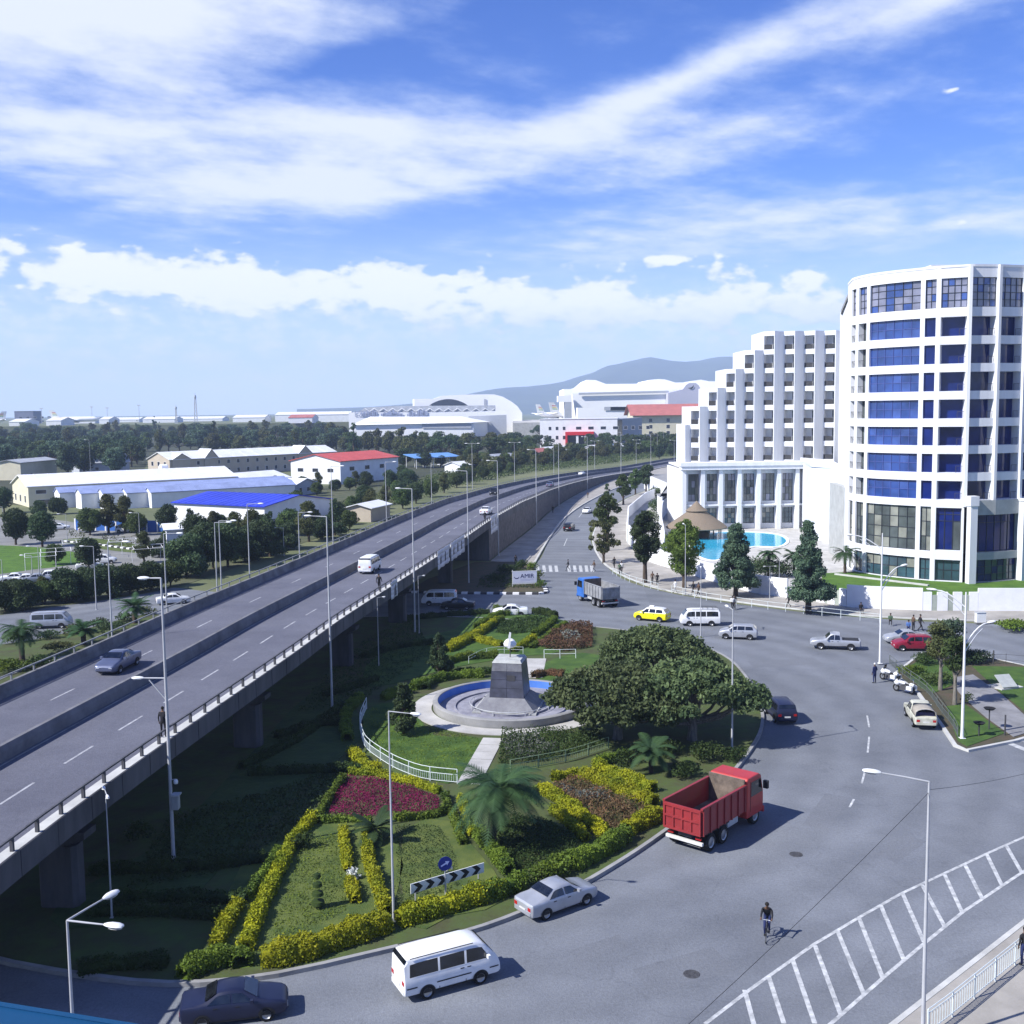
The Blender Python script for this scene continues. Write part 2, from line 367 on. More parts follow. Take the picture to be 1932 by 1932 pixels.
WHITE = M('white_render', (0.70, 0.715, 0.745), 0.75, 0.07, 0.6, 0.05, world_space=True, stretch=(1.6, 1.6, 0.12), detail=8)
WHITE2 = M('white_paint', (0.80, 0.80, 0.80), 0.5, 0.04, 1.5)
CONC = M('concrete', (0.30, 0.30, 0.30), 0.9, 0.18, 0.5, 0.2, world_space=True, detail=7)
CONC_D = M('shade_dark_concrete', (0.115, 0.115, 0.125), 0.9, 0.28, 0.4, 0.2, world_space=True, detail=7, stretch=(1, 1, 0.25))  # streaked concrete, base colour darkened to carry the flyover's shade
CONC_L = M('pale_concrete', (0.50, 0.50, 0.48), 0.9, 0.14, 0.6, 0.15, world_space=True, detail=7)
PAVE = M('paving', (0.46, 0.45, 0.43), 0.9, 0.16, 0.5, 0.15, world_space=True, detail=7)
DIRTPAVE = M('dusty_paving', (0.36, 0.34, 0.31), 0.95, 0.2, 0.25, 0.2, world_space=True, detail=8)
ROADM = asphalt('asphalt', (0.172, 0.184, 0.205), (0.125, 0.135, 0.155), track=0.07)
DECKM = asphalt('deck_asphalt', (0.13, 0.134, 0.165), (0.095, 0.098, 0.125), crack=0.08)
MARK = M('road_paint', (0.56, 0.57, 0.57), 0.8, 0.3, 2.2, world_space=True, detail=9, col2=(0.22, 0.23, 0.24))
STEEL = M('galvanised_steel', (0.50, 0.52, 0.54), 0.5, 0.1, 3, metal=0.2)
POLE = M('pole_paint', (0.42, 0.43, 0.45), 0.5, 0.1, 1.0)
DARKSTEEL = M('dark_steel', (0.06, 0.06, 0.065), 0.6, 0.1, 3)
BLACK = M('black_rubber', (0.012, 0.012, 0.013), 0.85, 0.1, 4)
SOIL = M('soil', (0.085, 0.062, 0.042), 0.95, 0.3, 0.8, 0.4, (0.05, 0.055, 0.03), world_space=True, detail=8)
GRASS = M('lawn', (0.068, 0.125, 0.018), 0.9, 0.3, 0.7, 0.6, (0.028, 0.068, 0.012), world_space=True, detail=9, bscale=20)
GRASS_Y = M('worn_lawn', (0.115, 0.14, 0.03), 0.9, 0.3, 0.6, 0.6, (0.045, 0.078, 0.018), world_space=True, detail=9, bscale=20)
# ================================================================== ground, roads, pavements
def struct(name, mb, mat, parent=None, smooth=None):
    o = mb.obj(name, mat, parent, smooth=smooth)
    if parent is None: o['kind'] = 'structure'
    return o
def sheet(poly, z=0.0):
    mb = MB(); mb.add([(p[0], p[1], z) for p in poly], [tuple(range(len(poly)))]); return mb

# open terrain out to the horizon, under everything
GROUND = M('open_ground', (0.16, 0.165, 0.085), 0.95, 0.3, 0.02, 0.0, (0.075, 0.095, 0.04), world_space=True, detail=10)
mb = MB(); n = 24
for i in range(n):
    for j in range(n):
        def gx(k): t = (k / n) * 2 - 1; return math.copysign(abs(t) ** 2.5, t) * 9800
        x0, x1, y0, y1 = gx(i), gx(i + 1), gx(j), gx(j + 1)
        mb.quad((x0, y0, -0.03), (x1, y0, -0.03), (x1, y1, -0.03), (x0, y1, -0.03))
struct('ground', mb, GROUND)

# flyover alignment: right-hand parapet line (x, y, deck height)
def deck_z(y):
    if y < 205: return 6.05
    t = min(1, (y - 205) / 215.0); return 6.05 * (1 - t) ** 1.12
FR = [(-22.6, -40), (-22.3, 0), (-21.4, 24), (-20.5, 40.8), (-19.9, 48), (-19.0, 56), (-17.7, 66), (-16.3, 77.1), (-14.9, 89.4), (-13.2, 101.4), (-10.5, 119.6), (-6.7, 146.7), (-3.3, 172), (3.6, 214), (10.8, 262), (21.8, 315), (36.5, 366), (60, 425), (95, 500), (140, 580)]
FR = [(x, y, deck_z(y)) for x, y in FR]
fr = Path([Vector((p.x, p.y, deck_z(p.y))) for p in catmull(FR, 8)])
WID = 15.3
S_END = fr.s_at_y(500)
S0 = fr.s_at_y(-30); S_AB = fr.s_at_y(169)

road_poly = [(-150, 12), (95, 12), (110, 60), (115, 100), (90, 111), (57, 114), (42, 118), (30, 126), (19.5, 138.5), (14.6, 156), (14.6, 200), (19.8, 236), (28, 275), (42, 318), (66, 375), (104, 450), (130, 500), (118, 506), (90, 450), (58, 392), (36, 335), (20.5, 281), (11.6, 236), (7.2, 201), (3.5, 164), (-4, 150), (-16, 142), (-34, 140), (-52, 150), (-70, 168), (-150, 175), (-210, 170)]
struct('road', sheet(catmull(road_poly, 4, True), 0.0), ROADM)
road = bpy.data.objects['road']

# side strip between the retaining wall and the road divider
s0, s1 = fr.s_at_y(168), fr.s_at_y(440)
wall_edge = fr.cut(s0, s1, 8, 0.4)
div = catmull([(3.3, 164), (7.3, 201), (12.0, 236), (21.3, 281), (36.6, 336), (62, 396), (88, 446)], 6)
mb = MB(); poly = [(p.x, p.y) for p in wall_edge] + [(p.x, p.y) for p in reversed(div)]
mb.prism(poly, -0.02, 0.10); struct('side_pavement', mb, DIRTPAVE)
mb = MB(); mb.sweep([Vector((p.x, p.y, 0.1)) for p in div], [(-0.15, -0.1), (-0.15, 0.13), (0.15, 0.13), (0.15, -0.1)]); struct('divider_kerb', mb, CONC_L)

# hotel-side pavement
kerb_r = catmull([(104.5, 449), (66.5, 374), (42.5, 317), (28.6, 274), (20.4, 236), (15.2, 200), (14.0, 172), (15.2, 155), (19.6, 139.5), (30.0, 127.2), (42, 119), (57, 115.2), (90, 112), (120, 106)], 6)
wall_line = [(124, 112), (90, 119.5), (66, 120.8), (57.6, 121.4), (48, 122.2), (40.4, 124.6), (36.2, 130), (31, 135.2), (25.8, 150.5), (21.0, 166), (20.6, 190), (25.5, 232), (34, 270), (48, 312), (72, 368), (110, 442)]
mb = MB(); mb.prism([(p.x, p.y) for p in kerb_r] + [(x, y) for x, y in wall_line], -0.02, 0.13); struct('pavement', mb, DIRTPAVE)
mb = MB(); mb.sweep([Vector((p.x, p.y, 0)) for p in kerb_r], [(-0.16, 0), (-0.16, 0.15), (0.1, 0.15), (0.1, 0)]); struct('kerb', mb, CONC_L)
# hotel grounds
mb = MB(); mb.prism([(p[0] + .2, p[1] + .3) for p in wall_line] + [(190, 420), (190, 118)], -0.02, 0.18)
struct('hotel_forecourt', mb, PAVE)
lawn = PG((1500, 1090), (1600, 1082), (1700, 1099), (1800, 1108), (1990, 1100))
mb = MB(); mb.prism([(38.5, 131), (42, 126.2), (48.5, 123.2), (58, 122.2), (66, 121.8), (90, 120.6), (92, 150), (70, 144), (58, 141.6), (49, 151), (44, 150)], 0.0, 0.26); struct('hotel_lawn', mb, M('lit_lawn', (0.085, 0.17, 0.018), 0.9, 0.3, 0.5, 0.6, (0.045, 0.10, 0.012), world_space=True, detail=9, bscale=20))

# pavement in the near right corner
cor = [P(1560, 2050), P(1640, 1975), P(1735, 1900), P(1840, 1818), P(1990, 1700), P(2300, 1500), P(2600, 1900), P(2200, 2400)]
mb = MB(); mb.prism([(p.x, p.y) for p in cor], -0.02, 0.13); struct('corner_pavement', mb, DIRTPAVE)
mb = MB(); mb.sweep([Vector((p.x, p.y, 0)) for p in cor[:6]], [(-0.14, 0), (-0.14, 0.15), (0.1, 0.15), (0.1, 0)]); struct('corner_kerb', mb, CONC_L)

# ------------------------------------------------------------------ roundabout island
isl_pts = [(-5.4, 45.6), (-1.6, 47.4), (2.2, 50.6), (5.2, 54.0), (8.2, 58.0), (12.2, 64.0), (15.8, 71.1), (18.4, 77.5), (19.8, 84), (20.6, 93), (20.2, 101), (17.4, 108), (12.4, 113), (5.4, 117.0), (-1.8, 120.5), (-9, 122.2), (-18, 122.5), (-30, 120), (-40, 112), (-46, 100), (-47, 86), (-45, 70), (-38, 56), (-27, 47), (-18, 43.4), (-11.9, 43.0)]
isl = catmull(isl_pts, 4, True)
mb = MB(); mb.prism([(p.x, p.y) for p in isl], -0.02, 0.16); struct('island_ground', mb, M('garden_ground', (0.06, 0.095, 0.022), 0.95, 0.3, 0.5, 0.5, (0.055, 0.055, 0.026), world_space=True, detail=8))
mb = MB(); mb.sweep([Vector((p.x, p.y, 0)) for p in isl], [(-0.12, 0), (-0.12, 0.2), (0.12, 0.2), (0.12, 0)], closed=True); struct('island_kerb', mb, CONC)
IZ = 0.164
def bed(name, poly, mat, z=IZ, h=0.03):
    mb = MB(); mb.prism([(p[0], p[1]) for p in poly], z - 0.02, z + h); return struct(name, mb, mat)
bed('lawn_patch', catmull(PG((690, 1345), (682, 1392), (735, 1446), (800, 1472), (866, 1478), (912, 1400), (820, 1392), (785, 1352), (740, 1330)), 3, True), GRASS)
bed('lawn_patch', catmull(PG((455, 1640), (520, 1590), (600, 1560), (745, 1565), (738, 1738), (560, 1812), (440, 1830), (395, 1790)), 2, True), GRASS_Y)
bed('lawn_patch', catmull(PG((762, 1570), (852, 1555), (890, 1600), (960, 1700), (850, 1735), (770, 1752)), 2, True), GRASS_Y)
bed('lawn_patch', catmull(PG((760, 1215), (860, 1190), (900, 1160), (1030, 1165), (1090, 1190), (1060, 1232), (1000, 1240), (940, 1248), (860, 1262), (790, 1280), (700, 1300), (690, 1260)), 2, True), GRASS)
bed('lawn_patch', catmull(PG((1025, 1255), (1100, 1235), (1190, 1260), (1150, 1330), (1075, 1300), (1012, 1286)), 2, True), GRASS)
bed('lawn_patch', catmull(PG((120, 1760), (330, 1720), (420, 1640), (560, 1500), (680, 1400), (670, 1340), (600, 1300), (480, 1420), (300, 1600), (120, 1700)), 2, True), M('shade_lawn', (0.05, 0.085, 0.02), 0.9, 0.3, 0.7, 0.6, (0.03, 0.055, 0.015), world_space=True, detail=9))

# fountain surround and garden paths
FC = Vector((-0.3, 84.2, 0))
mb = MB(); mb.lathe([(6.4, 0.1), (6.4, 0.215), (7.9, 0.215), (7.9, 0.1)], 72, (FC.x, FC.y, 0), close=True); struct('fountain_walkway', mb, PAVE)
def slab_path(a, b, w, n):
    mbp = thing('garden_path', None, None); mbp['kind'] = 'structure'
    a = Vector((a[0], a[1], 0)); b = Vector((b[0], b[1], 0)); d = b - a; L = d.length; d.normalize(); nn = Vector((d.y, -d.x, 0))
    for i in range(n):
        s0 = L * i / n + 0.03; s1 = L * (i + 1) / n - 0.03
        q = [a + d * s0 - nn * w / 2, a + d * s0 + nn * w / 2, a + d * s1 + nn * w / 2, a + d * s1 - nn * w / 2]
        m2 = MB(); zt = 0.205 + random.uniform(-.006, .006); m2.prism([(p.x, p.y) for p in q], 0.1, zt); m2.obj('slab', PAVE, mbp)
slab_path(P(931, 1397), P(884, 1484), 1.5, 6)
slab_path(P(1003, 1283), P(1012, 1246), 1.9, 4)

# triangular island with the banner and a striped kerb
tri = [(-14, 139.5), (-7.6, 138.2), (0, 137.2), (3.6, 137.0), (4.5, 138.3), (4.3, 142), (3.6, 152), (3.2, 161), (0, 166), (-6, 166), (-12, 150)]
mb = MB(); mb.prism(tri, -0.02, 0.2); struct('traffic_island', mb, SOIL)
tp = Path([(-16, 139.8), (-14, 139.5), (-7.6, 138.2), (0, 137.2), (3.4, 136.9), (4.4, 137.6), (4.65, 139), (4.4, 142)])
KW = M('kerb_white', (0.72, 0.72, 0.72), 0.8, 0.12, 1.5); KB = M('kerb_black', (0.04, 0.04, 0.045), 0.8, 0.1, 1.5)
kb = thing('striped_kerb', None, None); kb['kind'] = 'structure'
i = 0; s = 0.0
while s < tp.len - 0.5:
    m2 = MB(); m2.sweep(tp.cut(s + .01, s + 0.84, 0.5), [(-0.5, 0), (-0.5, 0.24), (0.02, 0.24), (0.04, 0.0)]); m2.obj('kerb_stone', KW if i % 2 else KB, kb); s += 0.85; i += 1

# ------------------------------------------------------------------ road markings (children of the road)
def mark(poly, name='road_marking', z=0.006):
    o = sheet(poly, z).obj(name, MARK, road); return o
def mark_line(a, b, w, z=0.006, name='road_marking'):
    a = Vector((a[0], a[1], 0)); b = Vector((b[0], b[1], 0)); d = (b - a).normalized(); n = Vector((d.y, -d.x, 0)) * w / 2
    return mark([a - n, a + n, b + n, b - n], name, z)
cx = lambda c: 1420.9 + c * .26455
cu = [(0, 1670), (440, 1360), (760, 1170), (1060, 1000), (1360, 860), (1660, 720), (1930, 600), (2250, 468)]
cl = [(560, 1925), (630, 1865), (930, 1600), (1230, 1350), (1500, 1130), (1860, 890), (2150, 700)]
up = [P(1330, 1932)] + [P(cx(a), cx(b)) for a, b in cu]; lo = [P(cx(a), cx(b)) for a, b in cl]; lo = [lo[0] + (lo[0] - lo[2]) * 1.0] + lo
for line in (up, lo):
    for a, b in zip(line, line[1:]): mark_line(a, b, 0.17, name='edge_line')
for a, b in [((-60, 1690), (20, 1990)), ((110, 1590), (220, 1930)), ((280, 1470), (440, 1930)), ((440, 1370), (625, 1865)), ((600, 1265), (790, 1720)), ((755, 1175), (925, 1605)), ((910, 1085), (1075, 1475)), ((1065, 1000), (1220, 1350)), ((1205, 940), (1370, 1245)), ((1365, 865), (1490, 1135)), ((1510, 795), (1635, 1040)), ((1665, 720), (1775, 945)), ((1805, 660), (1920, 860)), ((1945, 600), (2060, 770))]:
    mark_line(P(cx(a[0]), cx(a[1])), P(cx(b[0]), cx(b[1])), 0.2, 0.010, 'hatch_bar')
for (a, b) in [((1632, 1455), (1626, 1478)), ((1611, 1508), (1603, 1523)), ((1640, 1390), (1637, 1420)), ((1636, 1350), (1640, 1372))]: mark_line(P(*a), P(*b), 0.13, name='lane_dash')
mark_line(P(1903, 1402), P(1990, 1436), 0.55, name='stop_line'); mark_line(P(1888, 1404), P(1975, 1392), 0.2, name='edge_line')
# repaired patches and manhole covers
PATCH = asphalt('asphalt_patch', (0.158, 0.168, 0.187), (0.125, 0.134, 0.152), crack=0.05); IRON = M('cast_iron', (0.07, 0.07, 0.075), 0.7, 0.25, 6, 0.3)
for (u, v, w, l, a) in [(1290, 1830, 2.2, 4.5, 25), (1560, 1530, 1.6, 6.0, 60), (1130, 1790, 1.2, 3.0, 30), (1480, 1250, 2.5, 7.0, 10), (1700, 1600, 1.4, 4.0, 45)]:
    q = P(u, v); ca, sa = math.cos(rad(a)), math.sin(rad(a)); mbx = MB(); mbx.add([(q.x + x * ca - y * sa, q.y + x * sa + y * ca, .003) for x, y in ((-l / 2, -w / 2), (l / 2 - .2, -w / 2 + .1), (l / 2, w / 2), (-l / 2 + .3, w / 2 - .08))], [(0, 1, 2, 3)]); mbx.obj('asphalt_patch', PATCH, road)
for (u, v) in [(1502, 1612), (1305, 1838)]:
    q = P(u, v); mbx = MB(); mbx.lathe([(.36, .0), (.36, .008), (.30, .012), (.29, .006), (.01, .006)], 20, (q.x, q.y, .0)); mbx.obj('manhole_cover', IRON, road)
# zebra crossing
for k, u in enumerate([1014, 1026, 1038, 1049, 1073, 1084, 1095, 1106, 1116]):
    a, b, c, d = P(u - 3.2, 1067), P(u + 2.6, 1067), P(u + 4.6, 1079), P(u - 1.6, 1079); mark([a, b, c, d], 'zebra_bar')
for (a, b) in [((1064, 1030), (1070, 1016)), ((1078, 1000), (1084, 990)), ((1092, 976), (1098, 968))]: mark_line(P(*a), P(*b), 0.15, name='lane_dash')

# ------------------------------------------------------------------ flyover
fly = thing('flyover', 'grey concrete flyover on piers sweeping across the left of the junction', 'flyover')
# deck surfaces
mb = MB(); st = fr.cut(S0, S_END, 5)
def ribbon(off0, off1, s0, s1, step, dz):
    a = fr.cut(s0, s1, step, off0, dz); b = fr.cut(s0, s1, step, off1, dz); m2 = MB()
    for i in range(len(a) - 1): m2.quad(a[i], a[i + 1], b[i + 1], b[i])
    return m2
ribbon(-WID + .3, -.55, S0, S_END, 4, 0.0).obj('road_surface', DECKM, fly)
# slab and girders
mb = MB(); mb.sweep(fr.cut(S0, S_AB, 4), [(0.0, 0.12), (0.0, -0.75), (-1.3, -1.0), (-1.9, -2.05), (-6.6, -2.05), (-7.0, -1.05), (-8.3, -1.05), (-8.7, -2.05), (-13.4, -2.05), (-14.0, -1.0), (-WID, -0.75), (-WID, 0.12), (-WID + .3, 0.12), (-WID + .3, -0.02), (-0.56, -0.02), (-0.56, 0.12)])
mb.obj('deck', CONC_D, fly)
# right side: kerb walkway, low parapet face and steel rail
mb = MB(); mb.sweep(fr.cut(S0, S_END, 4), [(-0.55, -0.02), (-0.55, 0.28), (0.0, 0.28), (0.0, -0.02)]); mb.obj('edge_kerb', CONC_L, fly)
mb = MB(); mb.sweep(fr.cut(S0, S_END, 4), [(0.003, 0.28), (0.07, 0.25), (0.07, -0.9), (0.003, -0.9)]); mb.obj('fascia', CONC_D, fly)  # outer face kept dark to stand in for its shadow side
for k_ in range(46):     # expansion joints and drain stains on the fascia
    s_ = fr.s_at_y(30) + k_ * 3.05; p_ = fr.at(s_, .075); MB().bx(-.02, .02, -.006, .006, -.88, .22).obj('joint', BLACK, fly, p_, fr.heading(s_))
rail = M('rail_paint', (0.09, 0.09, 0.10), 0.6, 0.2, 2)
mb = MB(); mb.sweep(fr.cut(S0, fr.s_at_y(420), 3), [(-0.20, 0.80), (-0.20, 0.88), (-0.10, 0.88), (-0.10, 0.80)]); mb.obj('handrail', rail, fly)
pm = MB().bx(-.07, .07, -.07, .07, 0.28, 0.8).mesh('rail_post', rail)
s = S0
while s < fr.s_at_y(330):
    p = fr.at(s, -0.15); link('rail_post', pm, fly, p, fr.heading(s)); s += 2.0
# left parapet: solid barrier with a rail
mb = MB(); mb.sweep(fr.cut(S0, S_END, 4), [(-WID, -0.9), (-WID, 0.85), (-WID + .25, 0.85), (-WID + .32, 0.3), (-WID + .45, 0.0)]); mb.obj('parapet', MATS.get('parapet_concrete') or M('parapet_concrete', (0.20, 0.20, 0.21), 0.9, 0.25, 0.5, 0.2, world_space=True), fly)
mb = MB(); mb.sweep(fr.cut(S0, fr.s_at_y(420), 3), [(-WID - .02, 1.22), (-WID - .02, 1.3), (-WID + .08, 1.3), (-WID + .08, 1.22)]); mb.obj('handrail', M('dull_rail', (0.24, 0.25, 0.26), 0.6, 0.2, 2), fly)
pm2 = MB().bx(-.05, .05, -.05, .05, 0.85, 1.22).mesh('rail_post', MATS['dull_rail']); s = fr.s_at_y(30)
while s < fr.s_at_y(330):
    p = fr.at(s, -WID + .03); link('rail_post', pm2, fly, p, fr.heading(s)); s += 2.6
# median barrier
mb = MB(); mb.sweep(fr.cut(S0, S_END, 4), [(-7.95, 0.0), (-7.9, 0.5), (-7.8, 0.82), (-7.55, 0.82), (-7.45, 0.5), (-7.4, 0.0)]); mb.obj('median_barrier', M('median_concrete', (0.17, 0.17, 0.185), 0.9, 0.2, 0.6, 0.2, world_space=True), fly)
# lane dashes
s = fr.s_at_y(30.5)
while s < fr.s_at_y(330):
    for off in (-4.05, -11.6):
        if off < -8 and int(s / 5.7) % 2: continue
        a = fr.cut(s, s + 2.9, 1.0, off - .07, 0.006); b = fr.cut(s, s + 2.9, 1.0, off + .07, 0.006)
        m2 = MB()
        for i in range(len(a) - 1): m2.quad(a[i], a[i + 1], b[i + 1], b[i])
        m2.obj('lane_dash', M('dash_paint', (0.42, 0.43, 0.45), 0.85, 0.3, 2.0, world_space=True, col2=(0.2, 0.2, 0.22)), fly)
    s += 5.7
ribbon(-7.25, -7.12, S0, S_END, 4, 0.005).obj('edge_line', M('faded_paint', (0.30, 0.30, 0.29), 0.85, 0.3, 1.2, world_space=True, col2=(0.15, 0.15, 0.15)), fly)
# retaining walls beyond the abutment
stone = M('rubble_wall', (0.135, 0.125, 0.125), 0.95, 0.3, 1.1, 0.5, (0.06, 0.055, 0.06), world_space=True, detail=6)
for off in (0.02, -WID - .02):
    a = fr.cut(S_AB, fr.s_at_y(430), 5, off, -0.3); m2 = MB()
    for i in range(len(a) - 1):
        p, q = a[i], a[i + 1]; m2.quad((p.x, p.y, 0), (q.x, q.y, 0), q, p)
    m2.obj('retaining_wall', stone, fly)
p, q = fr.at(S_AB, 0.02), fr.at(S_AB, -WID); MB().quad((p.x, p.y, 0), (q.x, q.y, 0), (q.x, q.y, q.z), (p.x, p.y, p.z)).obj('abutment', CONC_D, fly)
# stone courses as pieces on the near face of the retaining wall, as far as they can be told apart
# piers with crossheads
for y in (20, 50, 74.5, 98.5, 119, 146):
    s = fr.s_at_y(y); h = fr.heading(s); z = deck_z(y) - 2.05
    for off in (-2.6, -WID + 2.6):
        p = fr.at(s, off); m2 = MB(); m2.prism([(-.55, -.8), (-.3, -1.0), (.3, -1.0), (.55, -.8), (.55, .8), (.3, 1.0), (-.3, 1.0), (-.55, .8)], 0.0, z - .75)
        m2.obj('pier', CONC_D, fly, (p.x, p.y, 0), h)  # shade under the deck is put into the pier colour
    p = fr.at(s, -WID / 2); m2 = MB()
    w = 6.6; m2.add([(-.6, -w + 2, z - 1.0), (.6, -w + 2, z - 1.0), (.6, w - 2, z - 1.0), (-.6, w - 2, z - 1.0), (-.6, -w, z - .35), (.6, -w, z - .35), (.6, w, z - .35), (-.6, w, z - .35), (-.6, -w, z - .01), (.6, -w, z - .01), (.6, w, z - .01), (-.6, w, z - .01)],
                    [(3, 2, 1, 0), (0, 1, 5, 4), (1, 2, 6, 5), (2, 3, 7, 6), (3, 0, 4, 7), (4, 5, 9, 8), (5, 6, 10, 9), (6, 7, 11, 10), (7, 4, 8, 11), (8, 9, 10, 11)])
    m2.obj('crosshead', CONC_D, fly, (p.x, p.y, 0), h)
# banners hung over the parapet (things of their own)
BAN = M('banner_cloth', (0.62, 0.63, 0.68), 0.7, 0.12, 1.0)
def hung(y0, y1, h, dz, label):
    s0, s1 = fr.s_at_y(y0), fr.s_at_y(y1); a = fr.cut(s0, s1, 0.6, 0.10); m2 = MB()
    for i in range(len(a) - 1):
        k0, k1 = .05 * math.sin(i * 1.3), .05 * math.sin((i + 1) * 1.3)
        for j in range(4):
            z0, z1 = dz - h * j / 4, dz - h * (j + 1) / 4; o0, o1 = (1 + .5 * j) * .1, (1 + .5 * (j + 1)) * .1
            m2.quad((a[i].x + k0 * o0 * 6, a[i].y, a[i].z + z0), (a[i + 1].x + k1 * o0 * 6, a[i + 1].y, a[i + 1].z + z0), (a[i + 1].x + k1 * o1 * 6, a[i + 1].y, a[i + 1].z + z1), (a[i].x + k0 * o1 * 6, a[i].y, a[i].z + z1))
    o = m2.obj('banner', BAN, smooth=180); tag(o, label, 'banner'); sm = o.modifiers.new('thick', 'SOLIDIFY'); sm.thickness = 0.01; return o
hung(128.6, 136.4, 2.3, 0.9, 'pale banner hung on the flyover rail, left half of the big double banner')
hung(136.9, 146.5, 2.4, 0.9, 'pale banner hung on the flyover rail, right half of the big double banner')
hung(106.5, 109.0, 1.8, 0.75, 'small white cloth on the flyover rail above the parked white van')
hung(170.5, 177.5, 2.9, 0.9, 'white panel at the abutment end of the flyover rail')
# ================================================================== facade tools
def pt(path, s, d, z):          # d: inward depth (path runs left to right, outside is to the right of travel = towards the viewer)
    p = path.at(s, -d); return Vector((p.x, p.y, z))
def facade_wall(path, scuts, zcuts, opens, name, mat, parent, step=1.3, mb=None):
    own = mb is None; mb = mb or MB()
    def strip(s0, s1, f):
        n = max(1, int(math.ceil((s1 - s0) / step)))
        for k in range(n):
            a, b = s0 + (s1 - s0) * k / n, s0 + (s1 - s0) * (k + 1) / n; f(a, b)
    for i in range(len(scuts) - 1):
        for j in range(len(zcuts) - 1):
            s0, s1, z0, z1 = scuts[i], scuts[i + 1], zcuts[j], zcuts[j + 1]; d = opens.get((i, j))
            if d is None: strip(s0, s1, lambda a, b: mb.quad(pt(path, a, 0, z0), pt(path, b, 0, z0), pt(path, b, 0, z1), pt(path, a, 0, z1)))
            else:
                for s in (s0, s1): mb.quad(pt(path, s, 0, z0), pt(path, s, d, z0), pt(path, s, d, z1), pt(path, s, 0, z1))
                for z in (z0, z1): strip(s0, s1, lambda a, b: mb.quad(pt(path, a, 0, z), pt(path, b, 0, z), pt(path, b, d, z), pt(path, a, d, z)))
    return mb.obj(name, mat, parent) if own else mb
def window(parent, path, s0, s1, z0, z1, d, nx, nz, gl, fr_m, bw=0.07, name='window', gl2=None, zs=None):
    zs = zs or [z0 + (z1 - z0) * j / nz for j in range(nz + 1)]; ss = [s0 + (s1 - s0) * i / nx for i in range(nx + 1)]
    mb = MB(); df = d - 0.06
    for i, s in enumerate(ss):
        s = s + bw / 2 if i == 0 else s - bw / 2 if i == nx else s
        a = pt(path, s, df, z0); mb.bar(pt(path, s, df, z0 + .001), pt(path, s, df, z1 - .001), bw, 0.08)
    for j, z in enumerate(zs):
        z = z + bw / 2 if j == 0 else z - bw / 2 if j == len(zs) - 1 else z
        for i in range(nx): mb.bar(pt(path, ss[i], df + .004, z), pt(path, ss[i + 1], df + .004, z), 0.07, bw)
    w = mb.obj(name, fr_m, parent)
    for i in range(nx):
        for j in range(len(zs) - 1):
            g = gl if gl2 is None or random.random() > 0.25 else gl2
            t = random.uniform(-.012, .012)
            MB().quad(pt(path, ss[i], d - .02 + t, zs[j]), pt(path, ss[i + 1], d - .02 - t, zs[j]), pt(path, ss[i + 1], d - .02 - t, zs[j + 1]), pt(path, ss[i], d - .02 + t, zs[j + 1])).obj('pane', g, w)
    return w
G_BLUE = glass('blue_glass', (0.03, 0.07, 0.26)); G_BLUE2 = glass('blue_glass_blind', (0.05, 0.10, 0.33), 0.12)
G_DARK = glass('dark_blue_glass', (0.008, 0.02, 0.14), spec=0.5); G_PALE = glass('pale_curtained_glass', (0.26, 0.27, 0.36), 0.15)
G_GREY = glass('grey_green_glass', (0.10, 0.12, 0.12), 0.1); G_GREY2 = glass('curtained_glass', (0.30, 0.31, 0.27), 0.2)
G_TEAL = glass('teal_glass', (0.04, 0.09, 0.12), 0.08)
G_DARK2 = glass('dark_curtained_glass', (0.03, 0.04, 0.12), 0.15, spec=0.5); FRAME_D = M('dark_window_frame', (0.035, 0.04, 0.05), 0.5, 0.1, 2); FRAME_B = M('blue_window_frame', (0.09, 0.12, 0.36), 0.5, 0.1, 2)
STONE = M('grey_stone_cladding', (0.40, 0.41, 0.40), 0.85, 0.12, 0.8, 0.15, world_space=True)
SHADEW = M('shaded_white_render', (0.60, 0.62, 0.66), 0.8, 0.06, 0.5, world_space=True)  # white render greyed, the walls' shade is in the colour

hotel = thing('hotel_building', 'white hotel with blue-glazed round tower and stepped balcony wing', 'building', (0, 0, 0))
# ------------------------------------------------------------------ tower
drum = catmull([(50.5, 161.0), (49.7, 157.4), (49.1, 153.6), (50.1, 149.3), (52.7, 145.7), (56.6, 142.2)], 7)
tower_pts = [Vector(p) for p in drum] + [Vector((p[0], p[1], 0)) for p in [(60.0, 140.6), (64.0, 141.2), (68.0, 142.5), (72.0, 144.6), (76.0, 147.6), (80, 151.5)]]
tow = Path(tower_pts)
S_A = tow.s[len(drum) - 1]
S_P = [tow.s[len(drum) - 1 + k] for k in range(7)]     # A, B, C, D, E, F, G
def s_of_u(path, u, z, lo=0.0, hi=None):
    hi = path.len if hi is None else hi; best = lo; k = lo
    while k < hi:
        q = path.at(k); 
        if pix(q.x, q.y, z)[0] >= u: return k
        k += 0.05
    return hi
TOP = 42.0
s1a, s1b = s_of_u(tow, 1604, 24), s_of_u(tow, 1612, 24); s2a, s2b = s_of_u(tow, 1617, 24), s_of_u(tow, 1632, 24)
s3a, s3b = s_of_u(tow, 1638, 24), s_of_u(tow, 1732, 24); s4a, s4b = s_of_u(tow, 1741, 24), s_of_u(tow, 1762, 24)
s1a = max(s1a, 1.2); s1b = max(s1b, s1a + .9); s2a = max(s2a, s1b + .45); s2b = max(s2b, s2a + 1.1); s3a = max(s3a, s2b + .5); s4b = min(s4b, S_A - .35)
rows = [(35.4 - 3.6 * k - 2.5, 35.4 - 3.6 * k) for k in range(7)]
zc = [0.2, 0.35, 3.3, 4.3, 10.3] + [z for r in reversed(rows) for z in r] + [36.6, 40.4, TOP]
